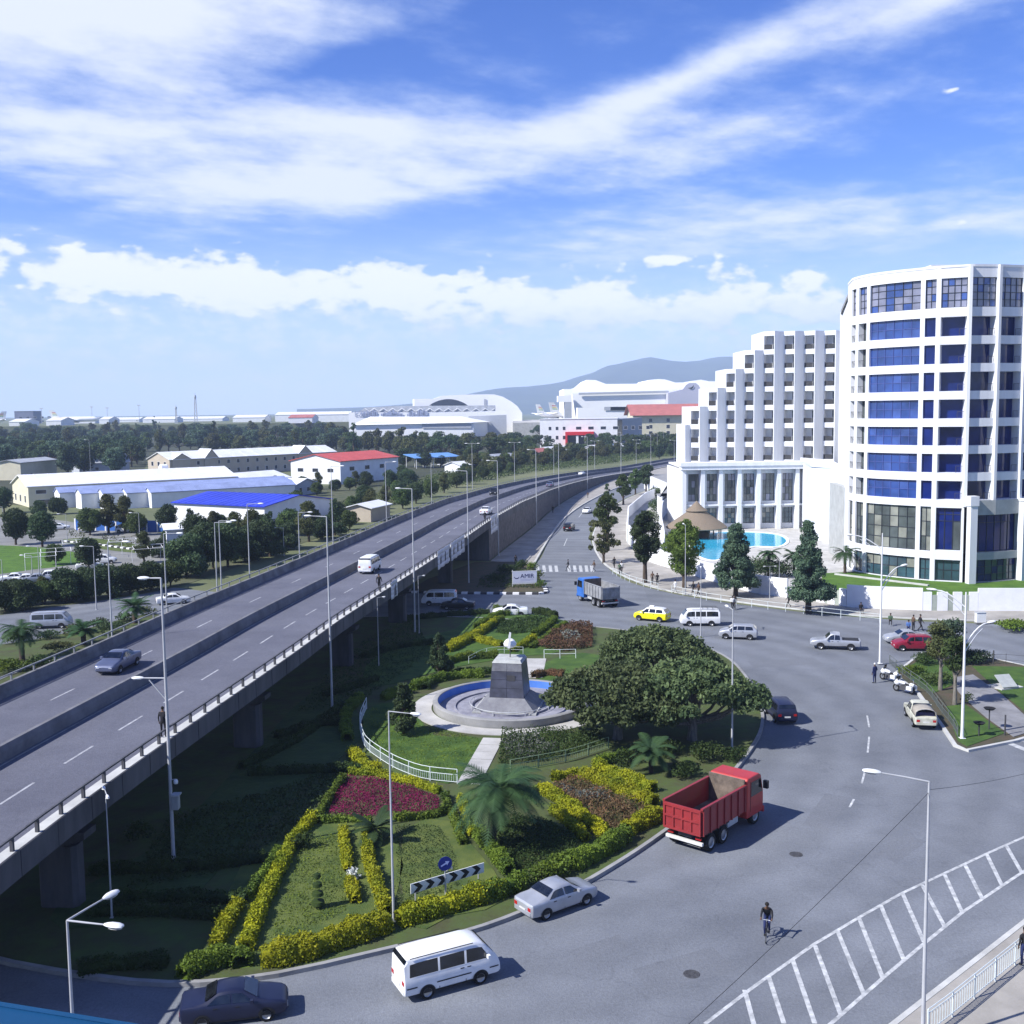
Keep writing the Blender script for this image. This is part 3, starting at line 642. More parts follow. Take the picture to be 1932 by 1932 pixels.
sc = [0, s1a, s1b, s2a, s2b, s3a, s3b, s4a, s4b, S_A]
op = {}
rowj = [1, 3] + [5 + 2 * k for k in range(7)] + [19]
for i in (1, 3, 5, 7):
    for j in rowj: op[(i, j)] = 0.35 if (i in (5, 7) or j in (1, 3, 19)) else 0.9
facade_wall(tow, sc, zc, op, 'drum_wall', WHITE, hotel, 0.7)
for j in rowj:
    z0, z1 = zc[j], zc[j + 1]
    for i, (a, b) in {1: (s1a, s1b), 3: (s2a, s2b), 5: (s3a, s3b), 7: (s4a, s4b)}.items():
        d = op[(i, j)]
        if j == 19: window(hotel, tow, a, b, z0, z1, d, {1: 1, 3: 2, 5: 6, 7: 2}[i], 4, G_PALE, FRAME_D, 0.06, gl2=G_BLUE2)
        elif j == 3: window(hotel, tow, a, b, z0, z1, d, {1: 1, 3: 2, 5: 6, 7: 2}[i], 4 if i == 5 else 3, G_GREY, FRAME_D, 0.07, gl2=G_GREY2)
        elif j == 1: window(hotel, tow, a, b, z0, z1, d, {1: 1, 3: 2, 5: 6, 7: 2}[i], 2, G_TEAL, FRAME_D, 0.07, gl2=G_GREY2)
        elif i == 5: window(hotel, tow, a, b, z0, z1, d, 6, 2, G_BLUE, FRAME_B, 0.05, gl2=G_BLUE2)
        elif i == 7: window(hotel, tow, a, b, z0, z1, d, 1, 1, G_DARK, FRAME_B, 0.05)
        else: window(hotel, tow, a, b, z0, z1, d, 1, 1, G_GREY, FRAME_D, 0.05)
# balcony rails in the two narrow bays
for k, (z0, z1) in enumerate(rows):
    for a, b in ((s1a, s1b), (s2a, s2b)):
        m2 = MB(); m2.bar(pt(tow, a, .12, z0 + .95), pt(tow, b, .12, z0 + .95), .05, .05)
        for q in range(5): s = a + (b - a) * (q + .5) / 5; m2.bar(pt(tow, s, .12, z0), pt(tow, s, .12, z0 + .95), .03, .03)
        m2.obj('balcony_rail', DARKSTEEL, hotel)
# flat bays to the right
for k in range(6):
    a, b = S_P[k], S_P[k + 1]; w0, w1 = (a + .27, b - .27)
    if k == 0: zc2 = [0.2, 0.35, 3.2, 4.5, 10.2] + [z for r in reversed(rows) for z in r] + [36.6, 40.4, TOP]
    else: zc2 = [11.3 - .15] + [z for r in reversed(rows) for z in r] + [36.6, 40.4, TOP]
    op2 = {}
    off = 5 if k == 0 else 1
    zc2 = sorted(set([round(z, 3) for z in zc2])); 
    js = {round(zz, 3): q for q, zz in enumerate(zc2)}
    for (z0, z1) in rows: op2[(1, js[round(z0, 3)])] = 1.25
    op2[(1, js[36.6])] = 0.25
    if k == 0: op2[(1, js[0.35])] = 0.5; op2[(1, js[4.5])] = 0.5
    facade_wall(tow, [a, w0, w1, b], zc2, op2, 'bay_wall', WHITE, hotel, 6)
    for (z0, z1) in rows:
        window(hotel, tow, w0 + .02, w1 - .02, z0, z1, 1.25, 1, 1, random.choice((G_DARK, G_DARK, G_DARK, G_DARK2)), FRAME_B, 0.05)
        m2 = MB(); m2.bar(pt(tow, w1 - .9, .15, z0 + .9), pt(tow, w1, .15, z0 + .9), .05, .05); m2.bar(pt(tow, w1 - .9, .15, z0), pt(tow, w1 - .9, .15, z0 + .9), .05, .05)
        for q in range(4): m2.bar(pt(tow, w1 - .75 + q * .2, .15, z0), pt(tow, w1 - .75 + q * .2, .15, z0 + .9), .02, .02)
        m2.obj('balcony_rail', DARKSTEEL, hotel)
    window(hotel, tow, w0, w1, 36.6, 40.4, 0.25, 4, 4, G_PALE, FRAME_D, 0.06, gl2=G_BLUE2)
    if k == 0:
        window(hotel, tow, w0, w1, 4.5, 10.2, 0.5, 3, 3, G_DARK, FRAME_D, 0.07, gl2=G_GREY, zs=[4.5, 8.4, 9.3, 10.2]); window(hotel, tow, w0, w1, 0.35, 3.2, 0.5, 3, 2, G_TEAL, FRAME_D, 0.06)
    # slender pier on each bay joint
    m2 = MB(); q = pt(tow, b, -0.12, 0); m2.bx(-.2, .2, -.3, .3, 11.2 if k else 10.4, TOP + .003); m2.obj('pier', WHITE, hotel, (q.x, q.y, 0), tow.heading(b))
# lower storeys of the right-hand side, with big curved glazing and a grey band
low = Path([Vector((60.2, 139.9, 0)), Vector((64.2, 140.6, 0)), Vector((68.4, 142.2, 0)), Vector((72.6, 144.6, 0)), Vector((77, 148.2, 0)), Vector((81, 152.6, 0))])
sb = [0.0, .9] + [x for k in (1, 2) for x in (low.s[2 * k] - .45, low.s[2 * k] + .45)] + [low.len]
facade_wall(low, [0, .95, low.s[2] - .4, low.s[2] + .4, low.s[4] - .4, low.s[4] + .4, low.len], [0.2, 0.35, 3.3, 4.3, 9.3, 11.25], {(1, 1): .5, (1, 3): .8, (3, 1): .5, (3, 3): .8, (5, 1): .5, (5, 3): .8}, 'podium_wall', STONE, hotel, 1.2)
for a, b in ((.95, low.s[2] - .4), (low.s[2] + .4, low.s[4] - .4)):
    window(hotel, low, a, b, 4.3, 9.3, .8, 6, 2, G_DARK, FRAME_D, 0.07, zs=[4.3, 8.2, 9.3]); window(hotel, low, a, b, .35, 3.3, .5, 7, 3, G_TEAL, FRAME_D, 0.05, gl2=G_DARK)
for s in (0.45, low.s[2], low.s[4]):
    q = pt(low, s, -0.3, 0); m2 = MB(); m2.bx(-.5, .5, -.45, .45, 0.1, 11.0 if s > 1 else 11.6); m2.bx(-.62, .62, -.56, .56, 11.0 if s > 1 else 10.6, 11.9 if s < 1 else 11.3); m2.obj('podium_pier', WHITE, hotel, (q.x, q.y, 0), low.heading(s))
# roof, parapet cap and plant
top = [pt(tow, tow.len * k / 40, 0.3, 0) for k in range(41)] + [Vector((80, 200, 0)), Vector((61.4, 200, 0))]
MB().prism([(p.x, p.y) for p in top], TOP - 1.2, TOP - .6).obj('roof', CONC, hotel)
m2 = MB(); m2.sweep([pt(tow, tow.len * k / 60, 0.0, TOP) for k in range(61)], [(-.35, -1.0), (-.35, .06), (.06, .06), (.06, -.25), (-.02, -.25), (-.02, -1.0)]); m2.obj('parapet', WHITE, hotel)
q = Q(1792, 500, 158); m2 = MB(); m2.bx(q.x - 3.4, q.x + 3.4, 156, 164, TOP - .6, TOP + 1.7); m2.bx(q.x - 3.6, q.x + 3.6, 155.8, 164.2, TOP + 1.7, TOP + 1.95); m2.obj('roof_plant_room', WHITE, hotel)
for u in (1722, 1742, 1753):
    q = Q(u, 505, 152); m2 = MB(); m2.bx(q.x - .75, q.x + .75, 151, 153, TOP - .6, TOP + .55); m2.bx(q.x - .8, q.x + .8, 150.9, 153.1, TOP + .55, TOP + .65); m2.obj('air_unit', STEEL, hotel)
# side wall running back from the drum, stepped stone block and link wall
sw = [Vector((50.5, 161.0, 0)), Vector((61.2, 199.5, 0))]
m2 = MB(); m2.quad((50.5, 161.0, .2), (61.2, 199.5, .2), (61.2, 199.5, TOP - 2.6), (50.5, 161.0, TOP - 2.6)); m2.obj('side_wall', WHITE, hotel)
m2 = MB(); m2.prism([(80, 151.5), (80, 200), (61.2, 199.5)], 0.2, TOP - .7); m2.obj('rear_wall', WHITE, hotel)
a, b = Q(1582, 1000, 168), Q(1612, 1000, 158)
m2 = MB(); m2.prism([(50.2, 158.5), (a.x, 164.5), (a.x + .6, 172), (51.5, 172)], 0.2, 11.6); m2.obj('stone_block', STONE, hotel)
m2 = MB(); c1, c2 = Q(1530, 950, 190), Q(1583, 950, 182); m2.prism([(c1.x, 190), (c2.x, 181), (60, 200), (c1.x + 4, 212)], 0.2, 13.2); m2.prism([(c1.x - .2, 189.8), (c2.x + .1, 180.8), (60.2, 200.2), (c1.x + 4, 212.2)], 13.2, 13.8); m2.obj('link_block', SHADEW, hotel)

# ------------------------------------------------------------------ stepped wing with saw-tooth balconies
WY = 213.0; FH = 3.66; Z0 = 12.6
colx = [Q(f * .63889, 800, WY).x for f in (2056, 2108, 2160, 2214, 2271, 2331, 2390, 2450)]
colx = [x - .95 for x in colx]; colx.append(colx[-1] + 4.1)
nfl = [3, 4, 5, 6, 7, 7, 7, 7]
G_DOOR = glass('balcony_door_glass', (0.05, 0.06, 0.08))
for c in range(8):
    x0, x2 = colx[c], colx[c + 1]; x1 = x0 + (x2 - x0) * .47; ztop = Z0 + nfl[c] * FH + .6
    bal = Path([Vector((x0, WY + 1.3, 0)), Vector((x1, WY, 0))]); wal = Path([Vector((x1, WY, 0)), Vector((x2, WY + 1.3, 0))])
    m2 = MB(); facade_wall(wal, [0, wal.len], [Z0, ztop], {}, '', None, None, 9, m2)
    m2.quad((x0, WY + 1.3, Z0), (x0, WY + 12, Z0), (x0, WY + 12, ztop), (x0, WY + 1.3, ztop))
    m2.add([(x0, WY + 1.3, ztop), (x1, WY, ztop), (x2, WY + 1.3, ztop), (x2, WY + 12, ztop), (x0, WY + 12, ztop)], [(0, 1, 2, 3, 4)])
    m2.obj('fin_wall', WHITE, hotel)
    zcuts = [Z0]; op3 = {}
    for f in range(nfl[c]): zcuts += [Z0 + f * FH + .95 - .25, Z0 + f * FH + FH - .28 + .0]; op3[(1, 1 + 2 * f)] = 1.5
    zcuts.append(ztop)
    facade_wall(bal, [0, .14, bal.len - .14, bal.len], zcuts, op3, 'balcony_front', WHITE, hotel, 9)
    for f in range(nfl[c]):
        z0, z1 = zcuts[1 + 2 * f], zcuts[2 + 2 * f]
        m2 = MB(); m2.quad(pt(bal, .14, 1.5, z0), pt(bal, bal.len - .14, 1.5, z0), pt(bal, bal.len - .14, 1.5, z1), pt(bal, .14, 1.5, z1)); m2.obj('balcony_back', WHITE, hotel)
        m2 = MB(); m2.quad(pt(bal, bal.len * .60, 1.47, z0 + .02), pt(bal, bal.len - .2, 1.47, z0 + .02), pt(bal, bal.len - .2, 1.47, z1 - .25), pt(bal, bal.len * .60, 1.47, z1 - .25)); m2.obj('balcony_door', G_DOOR, hotel)
        m2 = MB(); m2.bar(pt(bal, .14, .1, z0 + .95), pt(bal, bal.len - .14, .1, z0 + .95), .06, .06)
        for q in range(9): s = .14 + (bal.len - .28) * q / 8; m2.bar(pt(bal, s, .1, z0), pt(bal, s, .1, z0 + .95), .045, .045)
        m2.quad(pt(bal, .16, .13, z0 + .05), pt(bal, bal.len - .5, .13, z0 + .05), pt(bal, bal.len - .5, .13, z0 + .9), pt(bal, .16, .13, z0 + .9)); m2.obj('balcony_rail', DARKSTEEL, hotel)
# end wall of the wing at the low step
m2 = MB(); xl = Q(2025 * .63889, 800, WY).x
m2.prism([(xl, WY + .6), (colx[0], WY + 1.4), (colx[0], WY + 12), (xl, WY + 12)], Z0, Z0 + 2 * FH + .6); m2.obj('end_wall', WHITE, hotel)
m2 = MB(); m2.bx(67.2, 69, 200.5, WY + 12, Z0, Z0 + 7 * FH + 1); m2.obj('link_wall', WHITE, hotel)
# podium of the wing
px0, px1 = Q(1287, 900, 208).x, Q(1532, 900, 208).x
pod = Path([Vector((px0, 208, 0)), Vector((px1, 208, 0))])
pil = [Q(926.4 + c * .26455, 950, 208).x - px0 for c in (1370, 1502, 1630, 1762, 1897)] + [Q(1420.9 + c * .26455, 950, 208).x - px0 for c in (172, 302)]
sc = [0]; op4 = {}; wins = []
for a, b in zip(pil, pil[1:]):
    wa, wb = a + .55 + (b - a) * .12, b - .55
    sc += [wa, wb]; wins.append((len(sc) - 2, wa, wb))
sc.append(pod.len); zc = [0.2, 1.2, 4.3, 5.6, 11.0, 12.2]
for i, a, b in wins: op4[(i, 1)] = .5; op4[(i, 3)] = .5
facade_wall(pod, sc, zc, op4, 'podium_wall', SHADEW, hotel, 9)
for i, a, b in wins:
    window(hotel, pod, a, b, 5.6, 11.0, .5, 3, 4, G_GREY, FRAME_D, .06, gl2=G_PALE); window(hotel, pod, a, b, 1.2, 4.3, .5, 3, 3, G_TEAL, FRAME_D, .06, gl2=G_GREY2)
for s in pil:
    m2 = MB(); m2.bx(px0 + s - .38, px0 + s + .38, 206.6, 207.99, 0.15, 11.9); m2.obj('pilaster', WHITE, hotel)
m2 = MB(); m2.bx(px0 - .4, px1 + .3, 206.2, 209, 11.9, 12.6); m2.bx(px0 - .6, px1 + .4, 206.0, 209.2, 12.6, 13.3); m2.obj('cornice', WHITE, hotel)
m2 = MB(); m2.bx(px0 + .4, px1, 206.9, 207.98, 4.75, 5.05); m2.obj('ledge', WHITE, hotel)
m2 = MB(); m2.bx(px0 - .3, px0 + .02, 207.9, 226, .15, 11.9); m2.bx(px0, 63, 209.2, 226, 12.2, 12.55); m2.obj('podium_side', WHITE, hotel)
# low white outbuilding and ramp on the left of the podium
o = thing('hotel_annex', 'low white curved annex beside the left end of the hotel podium', 'building')
c = P(1262, 925); m2 = MB(); arc = [(c.x + 6.5 * math.cos(t) , c.y + 6 + 6.5 * math.sin(t)) for t in [rad(180 + 10 * k) for k in range(13)]]
m2.prism(arc + [(px0 - .5, 232), (px0 - .5, 240), (c.x - 6, 244)], .1, 4.6); m2.obj('wall', WHITE, o); m2 = MB(); m2.prism([(x + .3, y + .4) for x, y in arc] + [(px0 - .8, 233), (px0 - .8, 239), (c.x - 5, 243)], 4.6, 4.75); m2.obj('roof', CONC, o)

# boundary wall, panel by panel
bw = thing('boundary_wall', 'white panelled boundary wall of the hotel along the pavement', 'wall')
WALLW = M('boundary_white', (0.74, 0.75, 0.77), 0.75, 0.05, 0.8, 0.08, world_space=True); PIERG = M('grey_green_pier', (0.36, 0.40, 0.35), 0.85, 0.12, 0.9, world_space=True)
wl = Path([Vector((x, y, 0)) for x, y in reversed(wall_line)])
s = wl.s_at_y(0); s = 0; sh = [wl.s[k] for k in range(len(wl.s))]
s_start = 0
k = 0
def wp(s0, s1, h, th, mat, name):
    m2 = MB(); m2.sweep(wl.cut(s0, s1, 4), [(-th / 2, 0.05), (-th / 2, h), (th / 2, h), (th / 2, 0.05)]); m2.obj(name, mat, bw)
# wall line runs far -> near; find s where it turns along the pavement
q0 = wl.s[5]
wp(0, q0 - 2, 2.6, .25, WALLW, 'panel')
s = q0 - 2
# fins beside the pavement trees
for f in range(6): wp(s + .1, s + 3.0, 3.4, .3, WALLW, 'panel'); wp(s + 3.0, s + 4.2, 2.6, .2, PIERG, 'pier'); s += 4.2
def s_near(u, v):
    g = P(u, v); best = (1e9, 0); t = 0
    while t < wl.len:
        a = wl.at(t); dd = (a.x - g.x) ** 2 + (a.y - g.y) ** 2
        if dd < best[0]: best = (dd, t)
        t += .2
    return best[1]
cr = lambda a, b: (1420.9 + a * .26455, 894.4 + b * .26455)
marks = [s, s_near(*cr(240, 890)), s_near(*cr(380, 915))]
t1 = marks[1]; wp(s, t1, 2.5, .25, WALLW, 'panel')
seq = [(240, 420, 'w', 2.2), (420, 455, 'g', 1.9), (455, 520, 'w', 2.2), (520, 553, 'g', 1.9), (553, 617, 'w', 2.2), (617, 655, 'g', 1.9), (655, 718, 'w', 2.2), (718, 1207, 'w', 2.75), (1207, 1285, 'w', 2.3), (1285, 1325, 'g', 1.95), (1325, 1405, 'w', 2.3), (1405, 1443, 'g', 1.95), (1443, 1520, 'w', 2.3), (1520, 1562, 'g', 1.95), (1562, 1642, 'w', 2.3), (1642, 2450, 'w', 2.75)]
for a, b, c, h in seq:
    f = lambda x: s_near(*cr(x, 880 + x * .085 if x < 1200 else 985 + (x - 1200) * .035))
    a, b = f(a) + .01, f(b) - .01
    if b - a < .2: continue
    wp(a, b, h, .28 if c == 'w' else .2, WALLW if c == 'w' else PIERG, 'panel' if c == 'w' else 'pier')
wp(s_near(1990, 1168), wl.len, 2.3, .28, WALLW, 'panel')
# white kerb line across the lawn
a, b = P(*cr(585, 730)), P(*cr(1250, 812)); m2 = MB(); m2.bar((a.x, a.y, .32), (b.x, b.y, .32), .45, .25); struct('lawn_kerb', m2, CONC_L)

# ------------------------------------------------------------------ pool terrace
WATER = M('pool_water', (0.04, 0.42, 0.62), 0.08, 0.15, 0.6, 0.15, (0.03, 0.33, 0.55), spec=0.5, bscale=3)
pool = catmull(PG((1300, 1016), (1345, 1008), (1400, 1006), (1462, 1010), (1484, 1022), (1468, 1034), (1420, 1034), (1385, 1046), (1350, 1060), (1318, 1052), (1303, 1034)), 4, True)
m2 = MB(); m2.sweep([Vector((p.x, p.y, .18)) for p in pool], [(-.45, 0), (-.45, .14), (.05, .14), (.05, 0)], closed=True); struct('pool_edge', m2, WHITE2)
o = sheet(pool, .24).obj('pool_water', WATER); o['kind'] = 'structure'
g = P(1314, 1015); gz = thing('thatched_gazebo', 'round open gazebo with two-tier thatched roof beside the hotel pool', 'gazebo', (g.x, g.y, .18))
THATCH = M('thatch', (0.24, 0.19, 0.14), 0.95, 0.25, 1.2, 0.5, (0.15, 0.12, 0.09), stretch=(6, 6, 1), detail=7)
m2 = MB(); m2.lathe([(1.5, 4.9), (2.0, 4.5), (3.6, 3.4), (4.9, 2.5), (5.6, 1.9), (5.55, 1.75), (4.8, 2.2), (1.4, 4.4)], 40); m2.obj('lower_thatch', THATCH, gz, smooth=50)
m2 = MB(); m2.lathe([(0.05, 6.7), (.35, 6.4), (1.1, 5.6), (2.0, 4.95), (1.95, 4.8), (1.0, 4.9), (.05, 5.2)], 32); m2.obj('upper_thatch', THATCH, gz, smooth=50)
WOOD = M('dark_wood', (0.08, 0.05, 0.03), 0.7, 0.2, 2)
for k in range(10):
    t = 2 * PI * k / 10; MB().tube([(4.5 * math.cos(t), 4.5 * math.sin(t), 0), (4.5 * math.cos(t), 4.5 * math.sin(t), 2.35)], .11, 8).obj('post', WOOD, gz)
m2 = MB(); m2.lathe([(2.2, 0), (2.2, 1.05), (2.5, 1.1), (2.5, 1.0), (2.3, 0)], 24); m2.obj('bar_counter', WOOD, gz)
# curved white terrace wall around the gazebo
tw = thing('terrace_wall', 'curved white retaining wall with a raked end behind the gazebo', 'wall')
arc = catmull([P(1236, 1065), P(1252, 1040), P(1246, 1000), P(1254, 972), P(1282, 956), P(1322, 953)], 5)
for k in range(len(arc) - 1):
    m2 = MB(); h0, h1 = [1.2 + 2.6 * min(1, j / 10) for j in (k, k + 1)]; a, b = arc[k], arc[k + 1]; n = (b - a).normalized(); n = Vector((n.y, -n.x, 0)) * .2
    m2.hexa([(a.x - n.x, a.y - n.y, .1), (a.x + n.x, a.y + n.y, .1), (b.x + n.x, b.y + n.y, .1), (b.x - n.x, b.y - n.y, .1), (a.x - n.x, a.y - n.y, h0), (a.x + n.x, a.y + n.y, h0), (b.x + n.x, b.y + n.y, h1), (b.x - n.x, b.y - n.y, h1)]); m2.obj('panel', WHITE, tw)
# ================================================================== vegetation tools
rng = np.random.default_rng(11)
def leaf_cloud(C, Nn, size, flat=0.5, aspect=0.6):
    """one quad per row of C, facing roughly along Nn"""
    n = len(C); r = rng.normal(size=(n, 3)); d = Nn * (1 - flat) + r * flat; d /= np.linalg.norm(d, axis=1, keepdims=True) + 1e-9
    a = np.cross(d, rng.normal(size=(n, 3))); a /= np.linalg.norm(a, axis=1, keepdims=True) + 1e-9; b = np.cross(d, a)
    s = (size * rng.uniform(.6, 1.3, n))[:, None]; a *= s; b *= s * aspect
    V = np.stack([C - a, C - b * .9 , C + a, C + b * .9], 1).reshape(-1, 3); F = np.arange(4 * n).reshape(n, 4)
    return V, F
def sphere_pts(n, top=0.0):
    d = rng.normal(size=(n, 3)); d /= np.linalg.norm(d, axis=1, keepdims=True); return d
def crown_mesh(name, clumps, per, leaf, mat, flat=0.45, shell=(0.55, 1.0), squash=0.8):
    Cs, Ns = [], []
    for (x, y, z, r) in clumps:
        n = max(6, int(per * r * r)); d = sphere_pts(n); d[:, 2] *= squash
        rr = r * rng.uniform(*shell, n)[:, None] ** .7 if shell[0] > 0 else r * rng.uniform(0, 1, n)[:, None] ** .33
        Cs.append(np.array([x, y, z]) + d * rr * (1 + .18 * np.sin(d[:, :1] * 7 + x) * np.cos(d[:, 1:2] * 6 + y))); Ns.append(d)
    V, F = leaf_cloud(np.concatenate(Cs), np.concatenate(Ns), leaf, flat); return np_mesh(name, V, F, mat)
BARK = M('bark', (0.10, 0.075, 0.055), 0.95, 0.3, 2.5, 0.6, stretch=(3, 3, .6)); BARK_G = M('grey_bark', (0.22, 0.20, 0.17), 0.95, 0.25, 2.5, 0.5, stretch=(3, 3, .6))
L_DARK = leaf_mat('dark_foliage', (0.08, 0.12, 0.05), (0.028, 0.05, 0.026)); L_MID = leaf_mat('mid_foliage', (0.11, 0.155, 0.045), (0.030, 0.055, 0.020)); L_OLIVE = leaf_mat('olive_foliage', (0.125, 0.135, 0.05), (0.05, 0.062, 0.025))
L_BIG = leaf_mat('acacia_foliage', (0.135, 0.17, 0.07), (0.045, 0.072, 0.032), scale=0.5); L_LIME = leaf_mat('lime_foliage', (0.17, 0.23, 0.045), (0.075, 0.12, 0.025)); L_BLUE = leaf_mat('blue_green_foliage', (0.12, 0.175, 0.10), (0.045, 0.08, 0.055))
L_HEDGE = leaf_mat('golden_hedge', (0.37, 0.36, 0.015), (0.13, 0.17, 0.012), scale=0.7, obj_rand=0.10, trans=.25); L_HEDGE_G = leaf_mat('green_hedge', (0.16, 0.22, 0.025), (0.055, 0.095, 0.018), scale=0.7, obj_rand=0.12, trans=.25)
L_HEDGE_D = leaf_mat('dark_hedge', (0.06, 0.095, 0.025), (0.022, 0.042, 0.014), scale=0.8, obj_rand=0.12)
L_MAG = leaf_mat('magenta_flowers', (0.24, 0.008, 0.085), (0.06, 0.014, 0.03), scale=1.6, obj_rand=.05, trans=.2); L_GREY = leaf_mat('silver_foliage', (0.26, 0.27, 0.24), (0.10, 0.12, 0.09), scale=1.5); L_RUST = leaf_mat('rust_foliage', (0.17, 0.085, 0.05), (0.07, 0.06, 0.03), scale=1.2)
L_PALM = leaf_mat('palm_leaf', (0.06, 0.11, 0.04), (0.025, 0.055, 0.025), scale=0.8)

def trunk_mesh(name, h, r, limbs, mat, lean=(0, 0)):
    mb = MB(); mb.tube([(0, 0, -.1), (lean[0] * .3, lean[1] * .3, h * .35), (lean[0], lean[1], h)], [r * 1.25, r * .95, r * .7], 8)
    for (x, y, z, z0) in limbs:
        t = z0 / h; a = Vector((lean[0] * t, lean[1] * t, z0)); b = Vector((x, y, z)); m = a.lerp(b, .5) + Vector((0, 0, -.1 * (b - a).length)); mb.tube([a, m, b], [r * .5, r * .33, r * .12], 6, cap=False)
    return mb.mesh(name, mat, 60)
def tree_proto(kind, seed, h, w, trunk_h, leaf, per, mat, bark, lobes):
    """returns (trunk mesh, crown mesh): uneven crown made of many leaf clumps with gaps"""
    rr = random.Random(seed); cl = []; limbs = []
    for i in range(lobes):
        if kind == 'round':
            t = rr.random() * 2 * PI; u = rr.random() ** .5; zz = rr.random(); R = w * (1 - .55 * abs(zz - .4) * 1.6) * .78
            c = (R * u * math.cos(t), R * u * math.sin(t), trunk_h + (h - trunk_h) * (.15 + .72 * zz)); r = w * rr.uniform(.24, .42)
        elif kind == 'cone':
            zz = rr.random() ** 1.2; t = rr.random() * 2 * PI; R = w * (1 - .86 * zz) * rr.uniform(.35, 1)
            c = (R * math.cos(t), R * math.sin(t), trunk_h + (h - trunk_h) * zz * .93); r = w * rr.uniform(.2, .38) * (1 - .45 * zz)
        elif kind == 'flat':
            t = rr.random() * 2 * PI; u = rr.random() ** .5; c = (w * u * math.cos(t), w * u * math.sin(t), h * (.86 - .28 * u * u) + rr.uniform(-.07, .05) * h); r = w * rr.uniform(.14, .24)
        elif kind == 'oval':
            zz = rr.random(); t = rr.random() * 2 * PI; R = w * math.sin(PI * (.12 + .8 * zz)) * rr.uniform(.2, .85)
            c = (R * math.cos(t), R * math.sin(t), trunk_h + (h - trunk_h) * (.04 + .92 * zz)); r = w * rr.uniform(.24, .42) * (.55 + .6 * math.sin(PI * (.12 + .8 * zz)))
        elif kind == 'open':
            zz = rr.random(); t = rr.random() * 2 * PI; R = w * rr.uniform(.3, 1.0) * (1 - .5 * abs(zz - .4)); c = (R * math.cos(t), R * math.sin(t), trunk_h + (h - trunk_h) * (.08 + .88 * zz)); r = w * rr.uniform(.15, .27)
        cl.append(c + (r,))
        if i % 3 == 0: limbs.append((c[0] * .9, c[1] * .9, c[2], trunk_h * rr.uniform(.6, .98)))
    return trunk_mesh('trunk', max(trunk_h, h * .62), .035 * h * (.8 if kind != 'flat' else 1.1), limbs, bark), crown_mesh('crown', cl, per, leaf, mat)
def plant_tree(proto, loc, rz, sc, name, label, cat='tree', group=None, top=None):
    t = thing(name, label, cat, loc, rz, group); t.scale = sc if isinstance(sc, tuple) else (sc, sc, sc)
    link('trunk', proto[0], t); link('crown', proto[1], t); return t
def frond(mb, base, az, L, up, droop, n=9, wl=.5, leaf_w=.05):
    """a feather palm leaf: rib and leaflets"""
    pts = []; 
    for k in range(n + 1):
        t = k / n; r = L * (t * (1 - .12 * t)) * math.cos(up * (1 - t) * .6); z = L * (math.sin(up) * t - droop * t * t)
        pts.append(Vector((base[0] + r * math.cos(az), base[1] + r * math.sin(az), base[2] + z)))
    sd = Vector((-math.sin(az), math.cos(az), 0))
    for k in range(n):
        a, b = pts[k], pts[k + 1]; mb.quad(a - sd * .025, a + sd * .025, b + sd * .018, b - sd * .018)
        if k < 1: continue
        for q in range(3):
            p = a.lerp(b, q / 3); t = (k + q / 3) / n; ln = wl * math.sin(PI * min(1, .12 + .85 * t)) + .08; dirv = (b - a).normalized()
            for s in (-1, 1):
                e = p + sd * s * ln * .8 + dirv * ln * .55 + Vector((0, 0, -.18 * ln + .1 * ln * random.random())); mb.quad(p - dirv * leaf_w, p + dirv * leaf_w, e + dirv * .01, e - dirv * .01)
def palm(loc, h, L, nf, label, lean=(0, 0), trunk_r=.2, fan=False, droop=.75, group=None):
    t = thing('palm_tree', label, 'palm', loc, random.random() * 6, group)
    mb = MB(); k = 10; pts = [(lean[0] * (i / k) ** 1.5, lean[1] * (i / k) ** 1.5, h * i / k - .05) for i in range(k + 1)]
    mb.tube(pts, [trunk_r * (1.25 if i == 0 else 1.0 + (.14 if i % 2 else 0)) for i in range(k + 1)], 9); mb.obj('trunk', BARK, t, smooth=40)
    mb = MB()
    for i in range(nf):
        up = random.uniform(-.15, 1.25); az = i * 2.399 + random.uniform(-.2, .2); frond(mb, (lean[0], lean[1], h), az, L * random.uniform(.8, 1.1), up, droop * random.uniform(.6, 1.2), wl=L * .22)
    mb.obj('crown', L_PALM, t); return t

